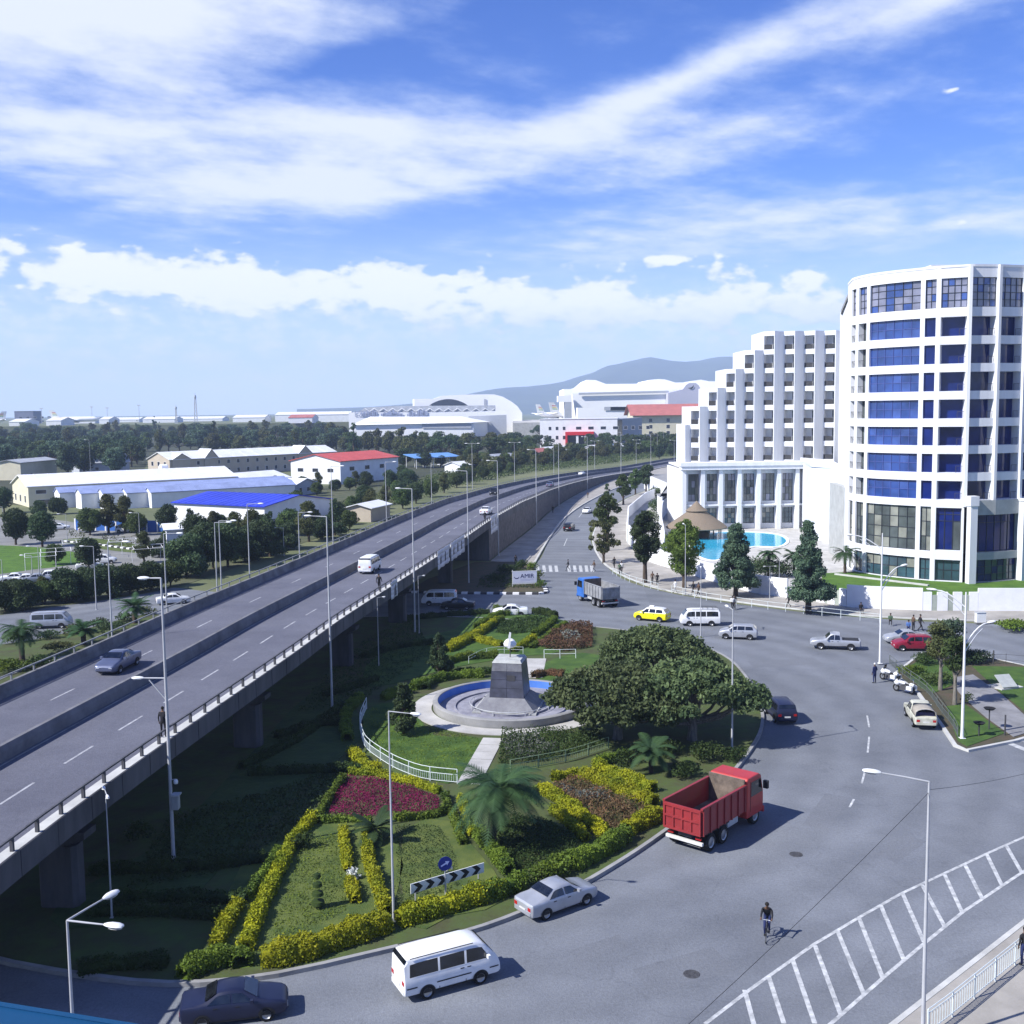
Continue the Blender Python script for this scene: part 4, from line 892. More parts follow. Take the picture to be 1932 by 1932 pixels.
def hedge(pts, w, h, mat, label, dens=1.0, name='hedge', z=IZ, wav=.2, leaf=.066, group=None, cat='hedge'):
    """clipped hedge along a ground line: a soft-edged body grown from leaves"""
    w *= .66; h *= .82
    pa = Path([Vector((p[0], p[1], z)) for p in pts]); n = int(pa.len * (w + 2 * h) * 420 * dens); n = max(60, min(n, 15000))
    s = rng.uniform(0, pa.len, n); t = rng.uniform(0, 1, n); C = np.zeros((n, 3)); Nn = np.zeros((n, 3))
    per = w + 2 * h; ph = rng.uniform(0, 6)
    for i in range(n):
        d = pa.dir(s[i]); q = pa.at(s[i]); u = t[i] * per
        k = 1 + wav * (math.sin(s[i] * 2.1 + ph) * .6 + math.sin(s[i] * 5.3 + ph * 2) * .5)
        if u < h: off, zz, nx, nz = -w / 2, u, -1, .25
        elif u < h + w: off, zz, nx, nz = -w / 2 + (u - h), h, 0, 1
        else: off, zz, nx, nz = w / 2, h - (u - h - w), 1, .25
        # round the shoulders
        if zz > h * .72: off *= 1 - .28 * ((zz / h - .72) / .28)
        off *= k; zz *= k
        C[i] = (q.x + d.y * off, q.y - d.x * off, z + zz); Nn[i] = (d.y * nx, -d.x * nx, nz)
    C += rng.normal(size=(n, 3)) * .06
    V, F = leaf_cloud(C, Nn, leaf, .45, .7)
    # dense inner body so that it is not see-through
    mb = MB(); mb.sweep(pa.cut(0, pa.len, .8), [(-w * .42, 0.0), (-w * .40, h * .7), (-w * .26, h * .92), (w * .26, h * .92), (w * .40, h * .7), (w * .42, 0.0)])
    bv = np.array(mb.v); 
    bq = np.array([f for f in mb.f if len(f) == 4]); V = np.concatenate([bv, V]); F = np.concatenate([bq, F + len(bv)])
    o = link(name, np_mesh(name, V, F, mat)); return tag(o, label, cat, group)
def shrub(loc, r, h, mat, label, name='shrub', leaf=.09, per=520, cat='shrub', group=None):
    cl = [(r * .5 * math.cos(t), r * .5 * math.sin(t), h * random.uniform(.35, .6), r * random.uniform(.5, .72)) for t in (0.3, 2.2, 4.1)] + [(0, 0, h * .62, r * .6)]
    o = link(name, crown_mesh(name, cl, per, leaf, mat, shell=(.3, 1), squash=h / (2 * r) * 1.2), None, loc); return tag(o, label, cat, group)
def ground_plants(name, poly, n, hgt, leaf, mats, label, cat, z=IZ, upright=.6, k2=1.9):
    """a bed of low plants nobody could count"""
    xs = [p[0] for p in poly]; ys = [p[1] for p in poly]; k = len(poly); pts = []
    while len(pts) < n:
        x, y = random.uniform(min(xs), max(xs)), random.uniform(min(ys), max(ys)); c = False
        for i in range(k):
            x1, y1, x2, y2 = poly[i][0], poly[i][1], poly[(i + 1) % k][0], poly[(i + 1) % k][1]
            if (y1 > y) != (y2 > y) and x < (x2 - x1) * (y - y1) / (y2 - y1) + x1: c = not c
        if c: pts.append((x, y))
    A = np.array(pts); m = np.sin(A[:, 0] * 1.9) * np.cos(A[:, 1] * 1.7) * .5 + .5
    C = np.column_stack([A, z + hgt * rng.uniform(.05, 1, n) * (.35 + .8 * m)]); Nn = np.tile(np.array([[-.2, -.3, 1.0]]), (n, 1))
    V, F = leaf_cloud(C, Nn, leaf, upright, .6)
    o = link(name, np_mesh(name, V, F, mats)); return tag(o, label, cat, kind='stuff')

# ================================================================== roundabout garden
c4 = lambda x, y: P(447.2 + x * .26455, 1420.9 + y * .26455)      # helper for points read from enlarged views
c5 = lambda x, y: P(926.4 + x * .26455, 958.3 + y * .26455)
c6 = lambda x, y: P(894.4 + x * .26455, 1341.7 + y * .26455)
c2 = lambda x, y: P(447.2 + x * .26455, 1086.1 + y * .26455)
c0 = lambda x, y: P(x * .26455, 1420.9 + y * .26455)
c7 = lambda x, y: P((1250 + x * .2588) * .63889, (1750 + y * .2588) * .63889)
cat2 = lambda pts: catmull(pts, 4)
# --- outer hedge along the kerb, in lengths
hedge(cat2([c0(1300, 1640), c0(1450, 1560), c0(1700, 1500), c4(30, 1560)]), 1.3, .75, L_HEDGE_G, 'dark green end of the kerb hedge in the flyover shade behind the dark sedan')
hedge(cat2([c4(180, 1530), c4(420, 1490), c4(700, 1400), c4(900, 1330), c4(1080, 1270)]), 1.5, .95, L_HEDGE, 'golden kerb hedge between the dark sedan and the white minibus', 1.1)
hedge(cat2([c4(1150, 1250), c4(1350, 1190), c4(1600, 1120), c4(1900, 1020)]), 1.35, .85, L_HEDGE, 'golden kerb hedge in front of the chevron board', 1.1)
hedge(cat2([c6(0, 1390), c6(200, 1330), c6(340, 1270)]), 1.3, .85, L_HEDGE_G, 'green kerb hedge behind the boot of the silver sedan')
for k, (x, y) in enumerate([(380, 1265), (460, 1235), (520, 1190), (600, 1150), (690, 1120), (560, 1215), (650, 1185)]):
    g = c6(x, y); shrub((g.x, g.y, IZ), .62, .95, L_HEDGE_G, 'clipped round green bush in the kerb row above the silver sedan', 'clipped_bush', group='round bushes above the silver sedan', cat='bush')
hedge(cat2([c6(700, 1150), c6(830, 1085), c6(970, 1010), c6(1080, 930)]), 1.2, .9, L_HEDGE_G, 'green kerb hedge between the silver sedan and the red truck')
hedge(cat2([c6(1090, 900), c6(1200, 840), c6(1330, 780)]), 1.2, .85, L_HEDGE, 'golden kerb hedge right behind the red truck tailgate')
# --- diagonal hedges on the right of the garden
hedge(cat2([c6(1290, 700), c6(1150, 640), c6(1000, 575), c6(880, 530), c6(770, 490)]), .95, .75, L_HEDGE, 'long golden diagonal hedge ending at the red truck', 1.3)
hedge(cat2([c6(1280, 600), c6(1150, 545), c6(1010, 495), c6(900, 450), c6(880, 420)]), .95, .75, L_HEDGE, 'upper golden hedge behind the long diagonal one near the red truck', 1.3)
hedge(cat2([c6(890, 410), c6(960, 385), c6(1040, 360), c6(1100, 355)]), .8, .7, L_HEDGE_G, 'short curved hedge top at the shaded corner under the big tree')
hedge(cat2([c6(740, 485), c6(650, 500), c6(560, 520)]), .7, .65, L_HEDGE, 'short golden hedge left of the long diagonal hedge')
hedge(cat2([c6(470, 590), c6(600, 660), c6(720, 750), c6(830, 840), c6(940, 930)]), .85, .7, L_HEDGE, 'golden hedge slanting down beside the big palm', 1.3)
hedge(cat2([c6(440, 600), c6(380, 640), c6(330, 620)]), .5, .5, L_HEDGE_G, 'thin green hedge stub under the palm fronds')
hedge(cat2([c6(560, 740), c6(650, 810), c6(730, 880), c6(800, 950)]), .7, .55, L_HEDGE, 'low golden hedge just left of the slanting palm-side hedge')
hedge(cat2([c6(-30, 840), c6(60, 950), c6(150, 1060), c6(250, 1190)]), .95, .7, L_HEDGE_G, 'bright green hedge at the arrow end of the chevron board', 1.2)
# --- spokes on the left of the garden
hedge(cat2([c4(540, 500), c4(400, 680), c4(240, 1000), c4(130, 1250), c4(60, 1450)]), .85, .6, L_HEDGE, 'long golden spoke hedge at the edge of the flyover shade', 1.2)
hedge(cat2([c4(300, 730), c4(200, 900), c4(60, 1080)]), .6, .5, L_HEDGE_G, 'short green spoke hedge inside the flyover shade')
hedge(cat2([c0(1700, 1130), c0(1620, 1250), c0(1540, 1430)]), .9, .6, L_HEDGE, 'stub of golden hedge left of the long spoke hedge')
hedge(cat2([c4(760, 590), c4(780, 760), c4(790, 870)]), .6, .5, L_HEDGE, 'narrow golden spoke hedge above the white flower clump')
hedge(cat2([c4(800, 950), c4(840, 1070), c4(845, 1100)]), .65, .55, L_HEDGE, 'short golden hedge below the white flower clump')
hedge(cat2([c4(930, 620), c4(940, 800), c4(1000, 980), c4(1070, 1180)]), .7, .6, L_HEDGE, 'golden spoke hedge left of the slim lamp post', 1.2)
# --- around the flower bed
hedge(cat2([c4(560, 520), c4(640, 380), c4(760, 200)]), .5, .45, L_HEDGE_G, 'green edging on the left of the magenta flower bed')
hedge(cat2([c4(800, 165), c4(1000, 185), c4(1250, 240), c4(1450, 310)]), .55, .5, L_HEDGE, 'golden edging along the fence side of the magenta flower bed')
hedge(cat2([c4(1480, 330), c4(1500, 430), c4(1380, 480), c4(1120, 500)]), .5, .45, L_HEDGE_G, 'green edging on the lamp side of the magenta flower bed')
hedge(cat2([c4(600, 520), c4(800, 510), c4(960, 520)]), .45, .4, L_HEDGE_G, 'thin green edging below the magenta flower bed')
hedge(cat2([c4(1590, 350), c4(1640, 480), c4(1680, 620)]), .55, .5, L_HEDGE, 'golden hedge left of the palm trunk')
hedge(cat2([c4(1530, 450), c4(1570, 560), c4(1610, 680)]), .5, .45, L_HEDGE_G, 'green hedge between the flower bed and the palm trunk')
# --- far side of the garden, behind the fountain
hedge(cat2([c7(300, 680), c7(400, 600), c7(560, 560), c7(720, 600), c7(900, 640)]), 1.1, .7, L_HEDGE, 'golden curved hedge behind the monument, left side')
hedge(cat2([c7(500, 540), c7(640, 490), c7(800, 400), c7(900, 330)]), 1.0, .7, L_HEDGE_G, 'green diagonal hedge below the white sedan, nearer the monument')
hedge(cat2([c7(600, 430), c7(720, 370), c7(850, 290), c7(990, 275)]), .9, .7, L_HEDGE_G, 'green diagonal hedge below the white sedan, nearer the flyover')
hedge(cat2([c7(1260, 520), c7(1380, 450), c7(1500, 340)]), 1.0, .7, L_HEDGE_G, 'green diagonal hedge right of the monument top')
hedge(cat2([c7(1140, 640), c7(1200, 590), c7(1270, 560)]), .9, .65, L_HEDGE, 'short golden hedge right of the white sculpture')
hedge(cat2([c7(1230, 660), c7(1380, 560), c7(1520, 440), c7(1640, 380)]), .6, .45, L_HEDGE_G, 'thin green path edging on the far right of the garden')
hedge(cat2([c7(1010, 700), c7(1080, 660), c7(1160, 640)]), .7, .55, L_HEDGE, 'golden hedge stub beside the sculpture rod')
hedge(cat2([c7(820, 230), c7(950, 260), c7(1100, 270)]), .9, .8, L_HEDGE_G, 'green hedge directly below the white sedan')
hedge(cat2([c7(1250, 250), c7(1400, 270), c7(1520, 300)]), .9, .8, L_HEDGE_D, 'dark hedge along the far kerb right of the white sedan')
hedge(cat2([c7(20, 1130), c7(160, 1020), c7(400, 960), c7(800, 940)]), .9, .6, L_HEDGE_D, 'dark low hedge curving round the back of the fountain')
hedge(cat2([c7(1260, 1000), c7(1400, 960), c7(1600, 980)]), .9, .6, L_RUST, 'rusty low hedge behind the blue side of the fountain')
for (pts, lab) in [([(1250, 830), (1400, 775), (1560, 745), (1760, 735)], 'green hedge band behind the fountain, nearest the walkway'), ([(1470, 650), (1640, 610), (1860, 600)], 'green hedge band behind the fountain, middle row'), ([(1500, 560), (1620, 500), (1780, 400), (1860, 340)], 'golden hedge band climbing towards the white sedan'), ([(1040, 905), (1130, 870), (1240, 850)], 'short green hedge beside the two conifers'), ([(880, 900), (800, 980), (770, 1080), (790, 1200)], 'green hedge outside the curved railing'), ([(820, 1290), (900, 1390), (1000, 1440)], 'golden hedge outside the curved railing, lower part')]:
    hedge(cat2([c2(*q) for q in pts]), 1.0, .75, L_HEDGE if 'golden' in lab else L_HEDGE_G, lab)
# --- hedges in the flyover shade
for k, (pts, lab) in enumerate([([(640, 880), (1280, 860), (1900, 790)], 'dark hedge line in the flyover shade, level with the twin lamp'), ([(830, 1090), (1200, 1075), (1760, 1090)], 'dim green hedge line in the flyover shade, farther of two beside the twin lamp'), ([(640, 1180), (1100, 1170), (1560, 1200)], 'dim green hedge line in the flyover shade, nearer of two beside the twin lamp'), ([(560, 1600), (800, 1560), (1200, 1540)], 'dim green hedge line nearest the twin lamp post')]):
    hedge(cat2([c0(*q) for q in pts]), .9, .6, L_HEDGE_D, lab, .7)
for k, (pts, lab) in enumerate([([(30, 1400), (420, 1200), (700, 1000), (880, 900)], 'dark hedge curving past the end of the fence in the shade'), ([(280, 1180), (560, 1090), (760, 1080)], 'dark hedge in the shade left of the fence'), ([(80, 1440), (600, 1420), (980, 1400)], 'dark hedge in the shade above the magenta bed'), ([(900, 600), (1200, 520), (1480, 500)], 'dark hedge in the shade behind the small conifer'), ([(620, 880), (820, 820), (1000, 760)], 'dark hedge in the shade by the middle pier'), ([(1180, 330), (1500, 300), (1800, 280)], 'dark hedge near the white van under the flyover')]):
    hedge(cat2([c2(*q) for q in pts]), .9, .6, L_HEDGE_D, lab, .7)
# --- beds
flower = [c4(790, 190), c4(1000, 205), c4(1250, 260), c4(1440, 340), c4(1440, 430), c4(1100, 470), c4(850, 480), c4(650, 460), c4(700, 330)]
ground_plants('flower_bed', flower, 9000, .30, .055, L_MAG, 'bed of magenta flowers between the fence and the lamp post', 'flower bed')
ground_plants('shrub_bed', [c6(560, 560), c6(700, 500), c6(1000, 620), c6(1280, 730), c6(1000, 900), c6(920, 880), c6(700, 700)], 5200, .5, .08, L_RUST, 'brown and grey low plants inside the golden hedge triangle', 'plants')
ground_plants('shrub_bed', [c6(600, 580), c6(900, 600), c6(980, 660), c6(760, 680)], 700, .55, .08, L_GREY, 'silvery low plants inside the golden hedge triangle', 'plants')
ground_plants('shrub_bed', [c6(120, 860), c6(300, 760), c6(560, 820), c6(760, 960), c6(600, 1130), c6(300, 1160)], 6500, .4, .07, L_HEDGE_D, 'dull green low plants under the big palm', 'plants')
ground_plants('shrub_bed', [c6(200, 190), c6(500, 160), c6(900, 180), c6(950, 260), c6(500, 380), c6(170, 400)], 7000, .7, .085, L_HEDGE_D, 'mixed dark shrubs in front of the fountain on the right of the path', 'plants')
ground_plants('shrub_bed', [c6(190, 230), c6(420, 200), c6(600, 300), c6(420, 370), c6(230, 360)], 1400, .75, .09, L_GREY, 'silvery grey shrubs right of the paved path', 'plants')
ground_plants('shrub_bed', [c7(1300, 640), c7(1500, 480), c7(1700, 380), c7(1932, 400), c7(1932, 640), c7(1600, 700)], 6500, .8, .11, L_RUST, 'reddish brown shrubs on the far right of the garden', 'plants')
ground_plants('shrub_bed', [c7(1560, 520), c7(1760, 500), c7(1800, 600), c7(1620, 600)], 700, .9, .11, L_GREY, 'silvery shrubs among the reddish ones at the far garden', 'plants')
ground_plants('shrub_bed', [c7(900, 360), c7(1100, 310), c7(1460, 300), c7(1330, 460), c7(1000, 500), c7(820, 480)], 5200, .5, .1, L_HEDGE_D, 'low green plants between the far diagonal hedges', 'plants')
ground_plants('shrub_bed', [c4(470, 640), c4(720, 600), c4(760, 900), c4(780, 1150), c4(400, 1350), c4(230, 1380)], 3800, .18, .05, L_HEDGE_G, 'sparse low plants on the worn left lawn', 'plants')
ground_plants('shrub_bed', [c4(1130, 540), c4(1440, 540), c4(1560, 760), c4(1600, 980), c4(1150, 1150)], 3200, .18, .05, L_HEDGE_D, 'sparse tufts on the lawn behind the chevron board', 'plants')
ground_plants('grass', [c2(960, 960), c2(890, 1100), c2(1090, 1330), c2(1580, 1470), c2(1740, 1180), c2(1300, 1080), c2(1260, 990)], 9000, .1, .05, L_HEDGE_G, 'short green grass inside the curved fence', 'grass')
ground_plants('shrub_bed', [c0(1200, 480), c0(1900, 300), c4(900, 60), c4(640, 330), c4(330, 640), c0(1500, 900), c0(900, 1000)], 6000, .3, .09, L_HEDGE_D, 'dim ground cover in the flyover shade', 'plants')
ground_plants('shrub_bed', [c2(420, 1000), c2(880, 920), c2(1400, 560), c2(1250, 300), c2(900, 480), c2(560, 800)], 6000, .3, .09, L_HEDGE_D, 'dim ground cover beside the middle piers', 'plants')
# --- palms, conifers and single plants
palm(P(925, 1598), 3.3, 3.1, 46, 'large feather palm in the garden left of the golden diagonal hedges', (.5, .3), .28)
g = c4(1000, 640); palm((g.x, g.y, IZ), .7, 1.5, 18, 'small slender palm beside the slim lamp post', (0, .1), .1, droop=.4)
palm(P(1228, 1462), 1.6, 1.9, 22, 'shaded palm under the big tree', (0, 0), .15)
con = tree_proto('cone', 5, 4.0, 1.25, .6, .11, 800, L_DARK, BARK, 80)
g = c2(1190, 1140); plant_tree(con, (g.x, g.y, IZ), 0, 1.0, 'conifer', 'small dark conifer on the lawn beside the fountain walkway', 'conifer')
g = c2(1445, 735); plant_tree(con, (g.x, g.y, IZ), 2, (.95, .95, 1.05), 'conifer', 'dark conifer behind the fountain on the flyover side', 'conifer')
g = c4(830, 920); shrub((g.x, g.y, IZ), .42, .7, M('white_flowers', (.6, .62, .58), .8, .2, 5), 'clump of white flowers between two golden hedge stubs', 'flower_clump', cat='flowers')
g = c4(580, 1130); mbx = MB()
for k in range(4): mbx.lathe([(.02, .45 * k), (.34 - .05 * k, .45 * k + .12), (.3 - .05 * k, .45 * k + .28), (.02, .45 * k + .34)], 12)
o = mbx.obj('topiary', L_HEDGE_D, None, (g.x, g.y, IZ + .1), smooth=40); tag(o, 'small dark tiered topiary on the worn left lawn', 'topiary')
for k, (x, y, r, h, lab) in enumerate([(500, 640, .9, 1.2, 'dark bush in the shade below the near pier'), (1650, 700, .7, .9, 'dark bush in the shade left of the long spoke hedge')]):
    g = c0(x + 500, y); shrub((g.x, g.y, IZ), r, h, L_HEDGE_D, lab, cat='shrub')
# --- the big spreading tree in the island
def big_tree(loc, h, w, lobes, seed, label, leaf=.17):
    rr = random.Random(seed); cl = []; limbs = []
    for i in range(lobes):
        t = rr.random() * 2 * PI; u = rr.random() ** .55; c = (w * u * math.cos(t), w * .85 * u * math.sin(t), h * (.86 - .34 * u ** 2.2) - rr.random() * h * .14); r = w * rr.uniform(.11, .23)
        cl.append(c + (r,)); 
        if i % 4 == 0: limbs.append((c[0] * .9, c[1] * .9, c[2], h * rr.uniform(.18, .34)))
    tr = thing('spreading_tree', label, 'tree', loc)
    link('trunk', trunk_mesh('trunk', h * .55, .32, limbs, BARK_G, (.3, .2)), tr); link('crown', crown_mesh('crown', cl, 330, leaf, L_BIG, .55, (.25, 1.0), .62), tr); return tr
big_tree(P(1165, 1398), 6.3, 5.1, 115, 3, 'broad dark spreading tree beside the fountain, left of the two in the island')
big_tree(P(1305, 1400), 6.6, 5.0, 115, 8, 'broad dark spreading tree nearest the road on the right of the island')
big_tree(P(1235, 1312), 6.4, 5.0, 90, 12, 'spreading tree at the back between the two broad island trees')
for k, (u, v, r, h) in enumerate([(1290, 1470, 1.0, 1.0), (1385, 1440, .9, 1.0), (1330, 1440, 1.2, 1.3), (1180, 1445, 1.0, 1.1), (1260, 1430, 1.0, 1.2)]):
    g = P(u, v); shrub((g.x, g.y, IZ), r, h, L_HEDGE_D, 'shaded round shrub under the big spreading trees', group='shrubs under the spreading trees', cat='shrub')

# ================================================================== pavement trees in front of the hotel
def street_tree(u, vb, vt, w_px, kind, seed, mat, label, lobes=34, leaf=.2, per=300, th=.22, name='street_tree', bark=BARK):
    g = P(u, vb); d = g.y; H = (vb - vt) * d / FOC * 1.01; W = w_px * d / FOC / 2
    return plant_tree(tree_proto(kind, seed, H, W, H * th, leaf, per, mat, bark, lobes), (g.x, g.y, .1), 0, 1.0, name, label)
street_tree(1139, 1063, 985, 64, 'open', 21, L_OLIVE, 'open branching tree on the pavement by the zebra crossing', 26)
street_tree(1147, 1040, 934, 52, 'oval', 22, L_MID, 'taller feathery tree just behind the open branching one', 26, th=.4)
street_tree(1217, 1101, 962, 56, 'oval', 23, L_DARK, 'dense dark oval tree on the pavement by the boundary wall fins', 70, .15, 480, th=.28)
street_tree(1291, 1111, 982, 76, 'oval', 24, L_LIME, 'yellow-green feathery tree on the pavement in front of the gazebo', 60, .14, 420, th=.2)
street_tree(1388, 1127, 984, 86, 'cone', 25, L_BLUE, 'dark blue-green tree in front of the pool', 120, .15, 480, th=.18)
street_tree(1525, 1157, 974, 84, 'cone', 26, L_BLUE, 'pointed dark green tree in front of the tower base', 130, .15, 480, th=.18)
street_tree(1176, 953, 892, 36, 'round', 27, L_MID, 'round tree along the far pavement, nearest of three', 24, .28, 200)
street_tree(1199, 934, 884, 34, 'round', 28, L_MID, 'round tree along the far pavement, middle of three', 24, .28, 200)
street_tree(1219, 928, 876, 36, 'round', 29, L_DARK, 'darker round tree along the far pavement, farthest of three', 24, .28, 200)
street_tree(1147, 955, 912, 28, 'cone', 30, L_DARK, 'small dark tree at the kerb where the far road bends', 20, .28, 220)
# planting inside the hotel grounds
for k, (u, v, r, h) in enumerate([(1432, 1092, 2.2, 3.0), (1455, 1090, 2.2, 2.8), (1476, 1092, 2.0, 2.6), (1226, 990, 2.4, 3.0), (1240, 965, 2.4, 3.2), (1236, 940, 2.4, 3.0)]):
    g = P(u, v); shrub((g.x, g.y, .18), r, h, L_DARK if k < 3 else L_MID, 'dark bush behind the boundary wall below the pool' if k < 3 else 'green bush on the bank left of the gazebo', leaf=.16, per=170, group='bushes below the pool' if k < 3 else 'bushes on the gazebo bank', cat='bush')
palm(P(1594, 1082, .2), 3.0, 2.4, 26, 'palm on the hotel lawn at the foot of the stone block', (0, 0), .2)
palm(P(1450, 1088, .2), 3.2, 2.2, 24, 'palm among the bushes behind the boundary wall', (0, 0), .2)
palm(P(1498, 1085, .2), 2.8, 2.2, 22, 'palm between the pool and the pointed dark tree', (0, 0), .2)
# ================================================================== small park on the right
prk = lambda x, y: P((2600 + x * .28475) * .63889, (1750 + y * .28475) * .63889)
park = [prk(150, 860), prk(430, 640), prk(900, 640), prk(1489, 770), prk(1900, 900), prk(1900, 1400), prk(1400, 1550), prk(900, 1650), prk(780, 1600), prk(660, 1420), prk(400, 1060)]
mb = MB(); mb.prism([(p.x, p.y) for p in park], -.02, .15); struct('park_ground', mb, SOIL)
mb = MB(); mb.sweep([Vector((p.x, p.y, 0)) for p in park], [(-.16, 0), (-.16, .18), (.1, .18), (.1, 0)], closed=True); struct('park_kerb', mb, CONC_L)
PZ = .154
bed('park_lawn', [prk(950, 780), prk(1489, 790), prk(1800, 900), prk(1800, 1350), prk(1489, 1250), prk(1230, 1040)], GRASS, PZ)
bed('park_lawn', [prk(680, 1200), prk(880, 1180), prk(1290, 1480), prk(900, 1620), prk(800, 1560)], GRASS, PZ)
bed('park_lawn', [prk(220, 830), prk(450, 690), prk(780, 760), prk(740, 980), prk(560, 1060), prk(420, 1010)], GRASS, PZ)
mb = MB(); mb.prism([(p.x, p.y) for p in [prk(760, 900), prk(960, 870), prk(1260, 1080), prk(1489, 1290), prk(1700, 1420), prk(1380, 1520), prk(1100, 1320), prk(900, 1150), prk(800, 1040)]], .1, .195); struct('park_path', mb, M('park_paving', (.24, .24, .25), .9, .2, .5, .15, world_space=True))
for k, (x, y, top, w, kind, mat, lab) in enumerate([(620, 1030, 280, 36, 'round', L_OLIVE, 'bushy olive tree in the small park, left one by the red car'), (770, 1180, 420, 30, 'round', L_MID, 'tree with bare lower trunk in the small park beside the tall white lamp'), (700, 760, 260, 40, 'round', L_BLUE, 'blue-green bushy tree in the small park nearest the side road')]):
    g = prk(x, y); d = g.y; H = (y - top) * .28475 * .63889 * d / FOC; plant_tree(tree_proto(kind, 40 + k, H, w * d / FOC, H * (.45 if k < 2 else .1), .12, 420, mat, BARK_G, 30), (g.x, g.y, .15), 0, 1.0, 'park_tree', lab)
for k, (x, y, r, h, m_, lab) in enumerate([(470, 760, 1.2, 1.2, L_HEDGE_D, 'dark shrub beside the red car'), (980, 740, 1.5, 1.3, L_DARK, 'dark shrub at the park edge by the side road'), (330, 860, 1.3, .8, L_HEDGE_G, 'low green shrub behind the motorcycles'), (560, 960, 1.5, 1.0, L_MID, 'green shrub left of the bare trunk'), (900, 1180, .6, 1.1, L_HEDGE_D, 'dark upright shrub beside the tall white lamp')]):
    g = prk(x, y); shrub((g.x, g.y, PZ), r, h, m_, lab)
g = P(1915, 1190); shrub((g.x, g.y, .1), 2.2, 1.2, L_HEDGE_G, 'low green bush on the pavement at the right edge', leaf=.14, per=200)
# banner island planting
for k, (u, v, r, h, m_, lab) in enumerate([(1012, 1098, 1.1, 1.6, L_LIME, 'yellow-green shrub right of the banner'), (1020, 1110, .9, 1.1, L_LIME, 'low yellow-green shrub at the tip of the striped kerb'), (955, 1085, 1.5, 1.5, L_HEDGE_D, 'dark shrub behind the banner on the left'), (985, 1075, 1.2, 1.4, L_HEDGE_D, 'dark shrub behind the banner on the right'), (1004, 1078, .9, 1.4, L_HEDGE_G, 'green shrub near the zebra crossing'), (935, 1100, 1.4, 1.0, L_HEDGE_D, 'dark low shrub left of the banner')]):
    g = P(u, v); shrub((g.x, g.y, .2), r, h, m_, lab, leaf=.12, per=300)
ground_plants('ground_cover', [P(900, 1112), P(1022, 1113), P(1010, 1080), P(950, 1075), P(905, 1095)], 3500, .35, .1, L_HEDGE_D, 'ground cover on the banner island', 'plants', .2)
# ================================================================== monument and fountain
ft = thing('fountain', 'round dry fountain basin with blue-painted inner wall in the garden', 'fountain', (FC.x, FC.y, 0))
BLUEP = M('blue_pool_paint', (0.05, 0.16, 0.55), 0.6, 0.25, .8, 0.05, (0.10, 0.22, 0.58)); BASIN = M('basin_floor', (0.30, 0.30, 0.34), 0.9, 0.3, .9, .15, (0.15, 0.15, 0.19), detail=8)
MB().lathe([(6.25, .1), (6.3, .78), (6.2, .84), (5.9, .84), (5.86, .80), (5.86, .1)], 80).obj('rim', CONC, ft, smooth=35)
MB().lathe([(5.855, .79), (5.84, .2)], 80).obj('inner_wall', BLUEP, ft, smooth=35)
m2 = MB(); m2.lathe([(5.85, .2), (4.6, .18), (4.59, .3), (4.45, .3), (4.44, .18), (3.2, .18), (3.19, .34), (3.06, .34), (3.05, .2), (.05, .2)], 80); m2.obj('basin_floor', BASIN, ft, smooth=35)
m2 = MB(); m2.lathe([(3.3, .52), (3.33, .55), (3.3, .58), (3.27, .55)], 64, close=True)
m2.obj('water_pipe', STEEL, ft, smooth=180)
for k in range(8):
    t = rad(20 + 45 * k); MB().tube([(3.3 * math.cos(t), 3.3 * math.sin(t), .2), (3.3 * math.cos(t), 3.3 * math.sin(t), .56)], .03, 6).obj('pipe_leg', STEEL, ft)
mon = thing('monument', 'dark stone monument pedestal with flared base in the middle of the fountain', 'monument', (FC.x - .05, FC.y, .2), rad(-11))
DSTONE = M('dark_polished_stone', (0.075, 0.08, 0.115), 0.45, 0.3, .9, 0.1, (0.035, 0.037, 0.05), spec=.5, detail=6); GSTONE = M('grey_base_stone', (0.20, 0.205, 0.22), 0.7, 0.3, 1.2, .1, (0.12, 0.12, 0.14), detail=6); LSTONE = M('pale_cap_stone', (0.42, 0.43, 0.42), 0.8, 0.15, 1.5)
def frus(mb, w0, w1, z0, z1, d0=None, d1=None):
    d0 = d0 or w0; d1 = d1 or w1
    return mb.hexa([(-w0, -d0, z0), (w0, -d0, z0), (w0, d0, z0), (-w0, d0, z0), (-w1, -d1, z1), (w1, -d1, z1), (w1, d1, z1), (-w1, d1, z1)])
frus(MB(), 2.55, 2.55, 0, .14).obj('base_slab', LSTONE, mon); frus(MB(), 2.45, 1.45, .14, 1.0).obj('flared_base', GSTONE, mon)
sh = 3.0
# cladding stones of the shaft in courses
zs = [1.0, 1.75, 2.45, 3.1, 3.75]; wz = lambda z: 1.40 - .22 * (z - 1.0) / 2.75
frus(MB(), wz(1.0) - .05, wz(3.75) - .05, 1.0, 3.74).obj('core', DSTONE, mon)
for a, b in zip(zs, zs[1:]):
    for side in range(4):
        for q in range(2):
            m2 = MB(); w0, w1 = wz(a), wz(b); g_ = .012; x0, x1 = (-w0 + g_, -g_) if q == 0 else (g_, w0 - g_); X0, X1 = (-w1 + g_, -g_) if q == 0 else (g_, w1 - g_); t = random.uniform(0, .012)
            m2.hexa([(x0, -w0 - t, a + g_), (x1, -w0 - t, a + g_), (x1, -w0 + .06, a + g_), (x0, -w0 + .06, a + g_), (X0, -w1 - t, b - g_), (X1, -w1 - t, b - g_), (X1, -w1 + .06, b - g_), (X0, -w1 + .06, b - g_)])
            o = m2.obj('stone', DSTONE if not (side == 0 and b > 3.2) else GSTONE, mon); o.rotation_euler = (0, 0, side * PI / 2)
